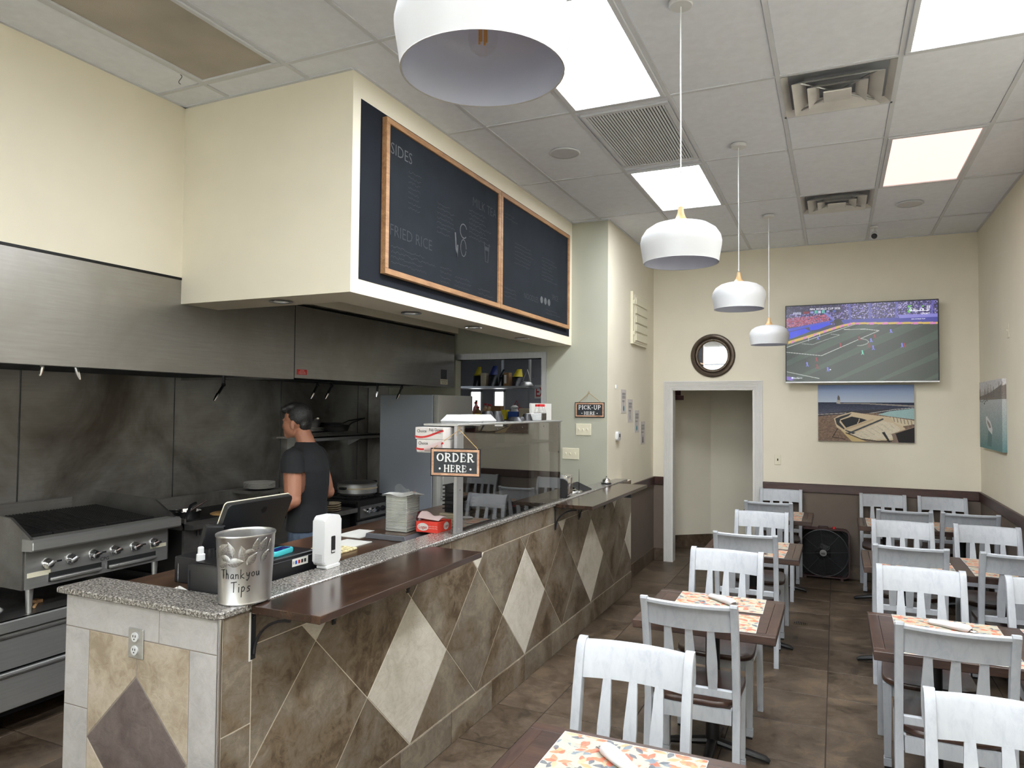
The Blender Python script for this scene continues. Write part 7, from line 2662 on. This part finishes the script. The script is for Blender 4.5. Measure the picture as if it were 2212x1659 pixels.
# ------------------------------------------------------------------ the cook
def remeshed(name, mb, mat, parent, vox, smooth_it, extra=None):
    """fuse overlapping forms into one continuous smooth skin"""
    me = bpy.data.meshes.new(name)
    bmesh.ops.recalc_face_normals(mb.bm, faces=mb.bm.faces)
    mb.bm.to_mesh(me)
    mb.bm.free()
    o = bpy.data.objects.new(name, me)
    COL.objects.link(o)
    r = o.modifiers.new('r', 'REMESH')
    r.mode = 'VOXEL'
    r.voxel_size = vox
    s_ = o.modifiers.new('s', 'SMOOTH')
    s_.factor = 0.5
    s_.iterations = smooth_it
    dg = bpy.context.evaluated_depsgraph_get()
    me2 = bpy.data.meshes.new_from_object(o.evaluated_get(dg))
    bpy.data.objects.remove(o)
    me2.name = name
    if extra:
        extra(me2)
    me2.transform(MW[parent.name].inverted())
    me2.polygons.foreach_set('use_smooth', [True] * len(me2.polygons))
    me2.materials.clear()
    me2.materials.append(MATS[mat])
    o2 = bpy.data.objects.new(name, me2)
    COL.objects.link(o2)
    o2.parent = parent
    MW[o2.name] = MW[parent.name]
    return o2


pm('skin', S(158, 108, 84), .55, var=.05, vscale=14)
pm('hair_dark', S(16, 13, 12), .6, var=.2, vscale=60, bump=.6, bscale=120)
pm('shirt_black', S(17, 18, 21), .85, var=.1, vscale=10, bump=.15, bscale=40)
pm('denim', S(64, 76, 94), .85, var=.15, vscale=30, bump=.2, bscale=200)
pm('glove_black', S(20, 20, 22), .5)

PX, PY = -3.475, 4.09
pers = thing('person', 'cook in black T-shirt and jeans, head bowed over the griddle', 'person', (PX, PY, 0))
# body frame: faces f (towards the griddle), left side of the body l
fa = math.radians(196)                      # facing -X and slightly towards the camera
fv = Vector((math.cos(fa), math.sin(fa), 0))
lv = Vector((-fv.y, fv.x, 0))               # the body's left


def Q(f, l, z):
    return Vector((PX, PY, 0)) + fv * f + lv * l + Vector((0, 0, z))


Rb = Matrix((fv, lv, Vector((0, 0, 1)))).transposed().to_4x4()


def E_(mb, f, l, z, rf, rl, rz, tilt=0.0):
    mb.ell(Q(f, l, z), (rf, rl, rz), 20, 14, Rb @ Matrix.Rotation(tilt, 4, 'Y'))


def limb(mb, pts, rs):
    P = [Q(*p) for p in pts]
    # resample for smooth taper
    pp, rr = [], []
    for i in range(len(P) - 1):
        for k in range(5):
            t = k / 5
            pp.append(P[i].lerp(P[i + 1], t))
            rr.append(rs[i] + (rs[i + 1] - rs[i]) * t)
    pp.append(P[-1])
    rr.append(rs[-1])
    mb.tube(pp, rr, 14)
    for p, r in zip(P, rs):
        mb.ell(p, (r, r, r), 12, 8)


# left arm (the one nearer the camera's left), right arm
LA = [(0.03, 0.2, 1.475), (-0.01, 0.265, 1.2), (0.22, 0.22, 1.07), (0.30, 0.2, 1.055)]
RA = [(0.03, -0.2, 1.475), (-0.03, -0.27, 1.2), (0.2, -0.2, 1.08), (0.28, -0.17, 1.06)]
HC = (0.1, 0.0, 1.735)


def loft(mb, rings, n=28):
    # stacked ovals (front offset, height, half depth, half width)
    V = []
    for f, z, rf, rl in rings:
        V.append([mb.bm.verts.new(Q(f + rf * math.cos(2 * PI * k / n), rl * math.sin(2 * PI * k / n), z)) for k in range(n)])
    for A, B in zip(V, V[1:]):
        for k in range(n):
            mb.bm.faces.new((A[k], A[(k + 1) % n], B[(k + 1) % n], B[k]))
    mb.bm.faces.new(V[0][::-1])
    mb.bm.faces.new(V[-1])


def headforms(b):
    E_(b, HC[0] - .012, 0, HC[2] + .03, .098, .077, .1, .2)       # skull
    E_(b, HC[0] + .03, 0, HC[2] - .035, .068, .062, .085, .2)      # face
    E_(b, HC[0] + .062, 0, HC[2] - .098, .028, .03, .025)          # chin
    E_(b, HC[0] + .093, 0, HC[2] - .032, .017, .013, .026, -.3)    # nose
    E_(b, HC[0] + .086, 0, HC[2] - .074, .012, .022, .009)         # mouth
    E_(b, HC[0] + .08, 0, HC[2] + .012, .018, .05, .012)           # brow
    for s_ in (-1, 1):
        E_(b, HC[0] - .004, s_ * .079, HC[2] - .03, .02, .008, .032, .25)   # ear
        E_(b, HC[0] + .076, s_ * .03, HC[2] - .008, .01, .014, .009)        # eye
    limb(b, [(-.005, 0, 1.52), (.05, 0, 1.65)], [.066, .06])


b = MB()
headforms(b)
# trunk and hips
loft(b, [(0, .86, .09, .13), (0, .93, .115, .162), (0, 1.02, .108, .158), (0, 1.14, .104, .156), (-.005, 1.28, .112, .178), (-.005, 1.4, .108, .19), (0, 1.46, .09, .185), (.0, 1.5, .07, .12), (.005, 1.53, .058, .065)])
for A in (LA, RA):
    limb(b, A, [.068, .056, .044, .031])
for s_ in (-1, 1):
    limb(b, [(0, s_ * .09, .93), (.02, s_ * .1, .5), (-.02, s_ * .105, .1)], [.088, .06, .042])
    E_(b, .06, s_ * .105, .045, .13, .048, .044)
# hands: palm, four bent fingers and a thumb each
for (A, s_) in ((LA, 1), (RA, -1)):
    w = A[-1]
    limb(b, [w, (w[0] + .05, w[1] - s_ * .01, w[2] - .005)], [.028, .032])
    E_(b, w[0] + .05, w[1] - s_ * .01, w[2] - .004, .045, .038, .016)
    for k in range(4):
        o_ = (k - 1.5) * .019
        L = (.062, .072, .068, .054)[k]
        limb(b, [(w[0] + .085, w[1] - s_ * .01 + o_, w[2] - .004), (w[0] + .085 + L * .5, w[1] - s_ * .012 + o_, w[2] - .012), (w[0] + .085 + L * .8, w[1] - s_ * .012 + o_, w[2] - .035)], [.0095, .009, .0075])
    limb(b, [(w[0] + .03, w[1] - s_ * .04, w[2]), (w[0] + .065, w[1] - s_ * .062, w[2] - .008), (w[0] + .09, w[1] - s_ * .06, w[2] - .022)], [.012, .0105, .009])
remeshed('body', b, 'skin', pers, .0065, 3)

b = MB()
E_(b, HC[0] - .022, 0, HC[2] + .042, .1, .082, .1, .2)
E_(b, HC[0] + .03, 0, HC[2] + .105, .07, .066, .035, .25)
E_(b, HC[0] + .075, .015, HC[2] + .085, .03, .055, .03)
E_(b, HC[0] - .07, 0, HC[2] - .02, .04, .062, .06)


def cut_hair(me):
    # the hairline: keep only what lies behind the face and above the nape
    bm = bmesh.new()
    bm.from_mesh(me)
    dl = []
    for v in bm.verts:
        d = v.co - Vector((PX, PY, 0))
        f, z = d.dot(fv), d.z
        if f - HC[0] > .03 and z < HC[2] + .055:
            dl.append(v)
        elif z < HC[2] - .03 - (f - HC[0]) * .2 and f - HC[0] > -.045:
            dl.append(v)
        elif z < HC[2] - .075:
            dl.append(v)
    bmesh.ops.delete(bm, geom=dl, context='VERTS')
    bm.to_mesh(me)
    bm.free()


remeshed('hair', b, 'hair_dark', pers, .006, 2, cut_hair)

b = MB()
loft(b, [(0, .9, .14, .188), (0, .98, .142, .19), (0, 1.06, .13, .183), (0, 1.16, .124, .182), (-.005, 1.28, .13, .198), (-.005, 1.39, .128, .21), (0, 1.475, .11, .2), (.008, 1.53, .095, .145), (.02, 1.57, .082, .09), (.025, 1.59, .072, .072)])
for A in (LA, RA):
    p0, p1 = Vector(A[0]), Vector(A[1])
    limb(b, [tuple(p0 + Vector((0, 0, .0))), tuple(p0.lerp(p1, .34)), tuple(p0.lerp(p1, .66))], [.08, .082, .084])


def cut_shirt(me):
    bm = bmesh.new()
    bm.from_mesh(me)
    dl = []
    for v in bm.verts:
        d = v.co - Vector((PX, PY, 0))
        l = d.dot(lv)
        if d.z < .965:
            dl.append(v)
        elif abs(l) > .19 and d.z < 1.385:
            dl.append(v)
    bmesh.ops.delete(bm, geom=dl, context='VERTS')
    bm.to_mesh(me)
    bm.free()


remeshed('t_shirt', b, 'shirt_black', pers, .009, 4, cut_shirt)
b = MB()
E_(b, 0, 0, .98, .124, .174, .1)
for s_ in (-1, 1):
    limb(b, [(0, s_ * .092, .93), (.02, s_ * .1, .5), (-.015, s_ * .105, .1)], [.1, .075, .066])
E_(b, -.06, -.08, .9, .08, .08, .1)
E_(b, -.06, .08, .9, .08, .08, .1)
remeshed('jeans', b, 'denim', pers, .01, 3)
for s_ in (-1, 1):
    b = MB()
    E_(b, .055, s_ * .105, .05, .145, .058, .05)
    for v in b.bm.verts:
        v.co.z = max(v.co.z, .002)
    b.build('shoe', 'black_plastic', pers)
b = MB()
for v in (0,):
    P0, P1 = Q(-.125, -.13, .9), Q(-.14, -.05, .9)
b.box(-.004, .004, -.055, .055, -.055, .05, .006, 1, M=Matrix.Translation(Q(-.136, -.085, .89)) @ Rb)
b.build('back_pocket', 'denim', pers)

# small glowing things are found by path tracing alone, only the lamps are sampled as lights
for _m in ('tv_picture', 'tv_text', 'tv_blue', 'filament', 'phone_glass', 'window_glow_0', 'window_glow_1'):
    MATS[_m].cycles.emission_sampling = 'NONE'
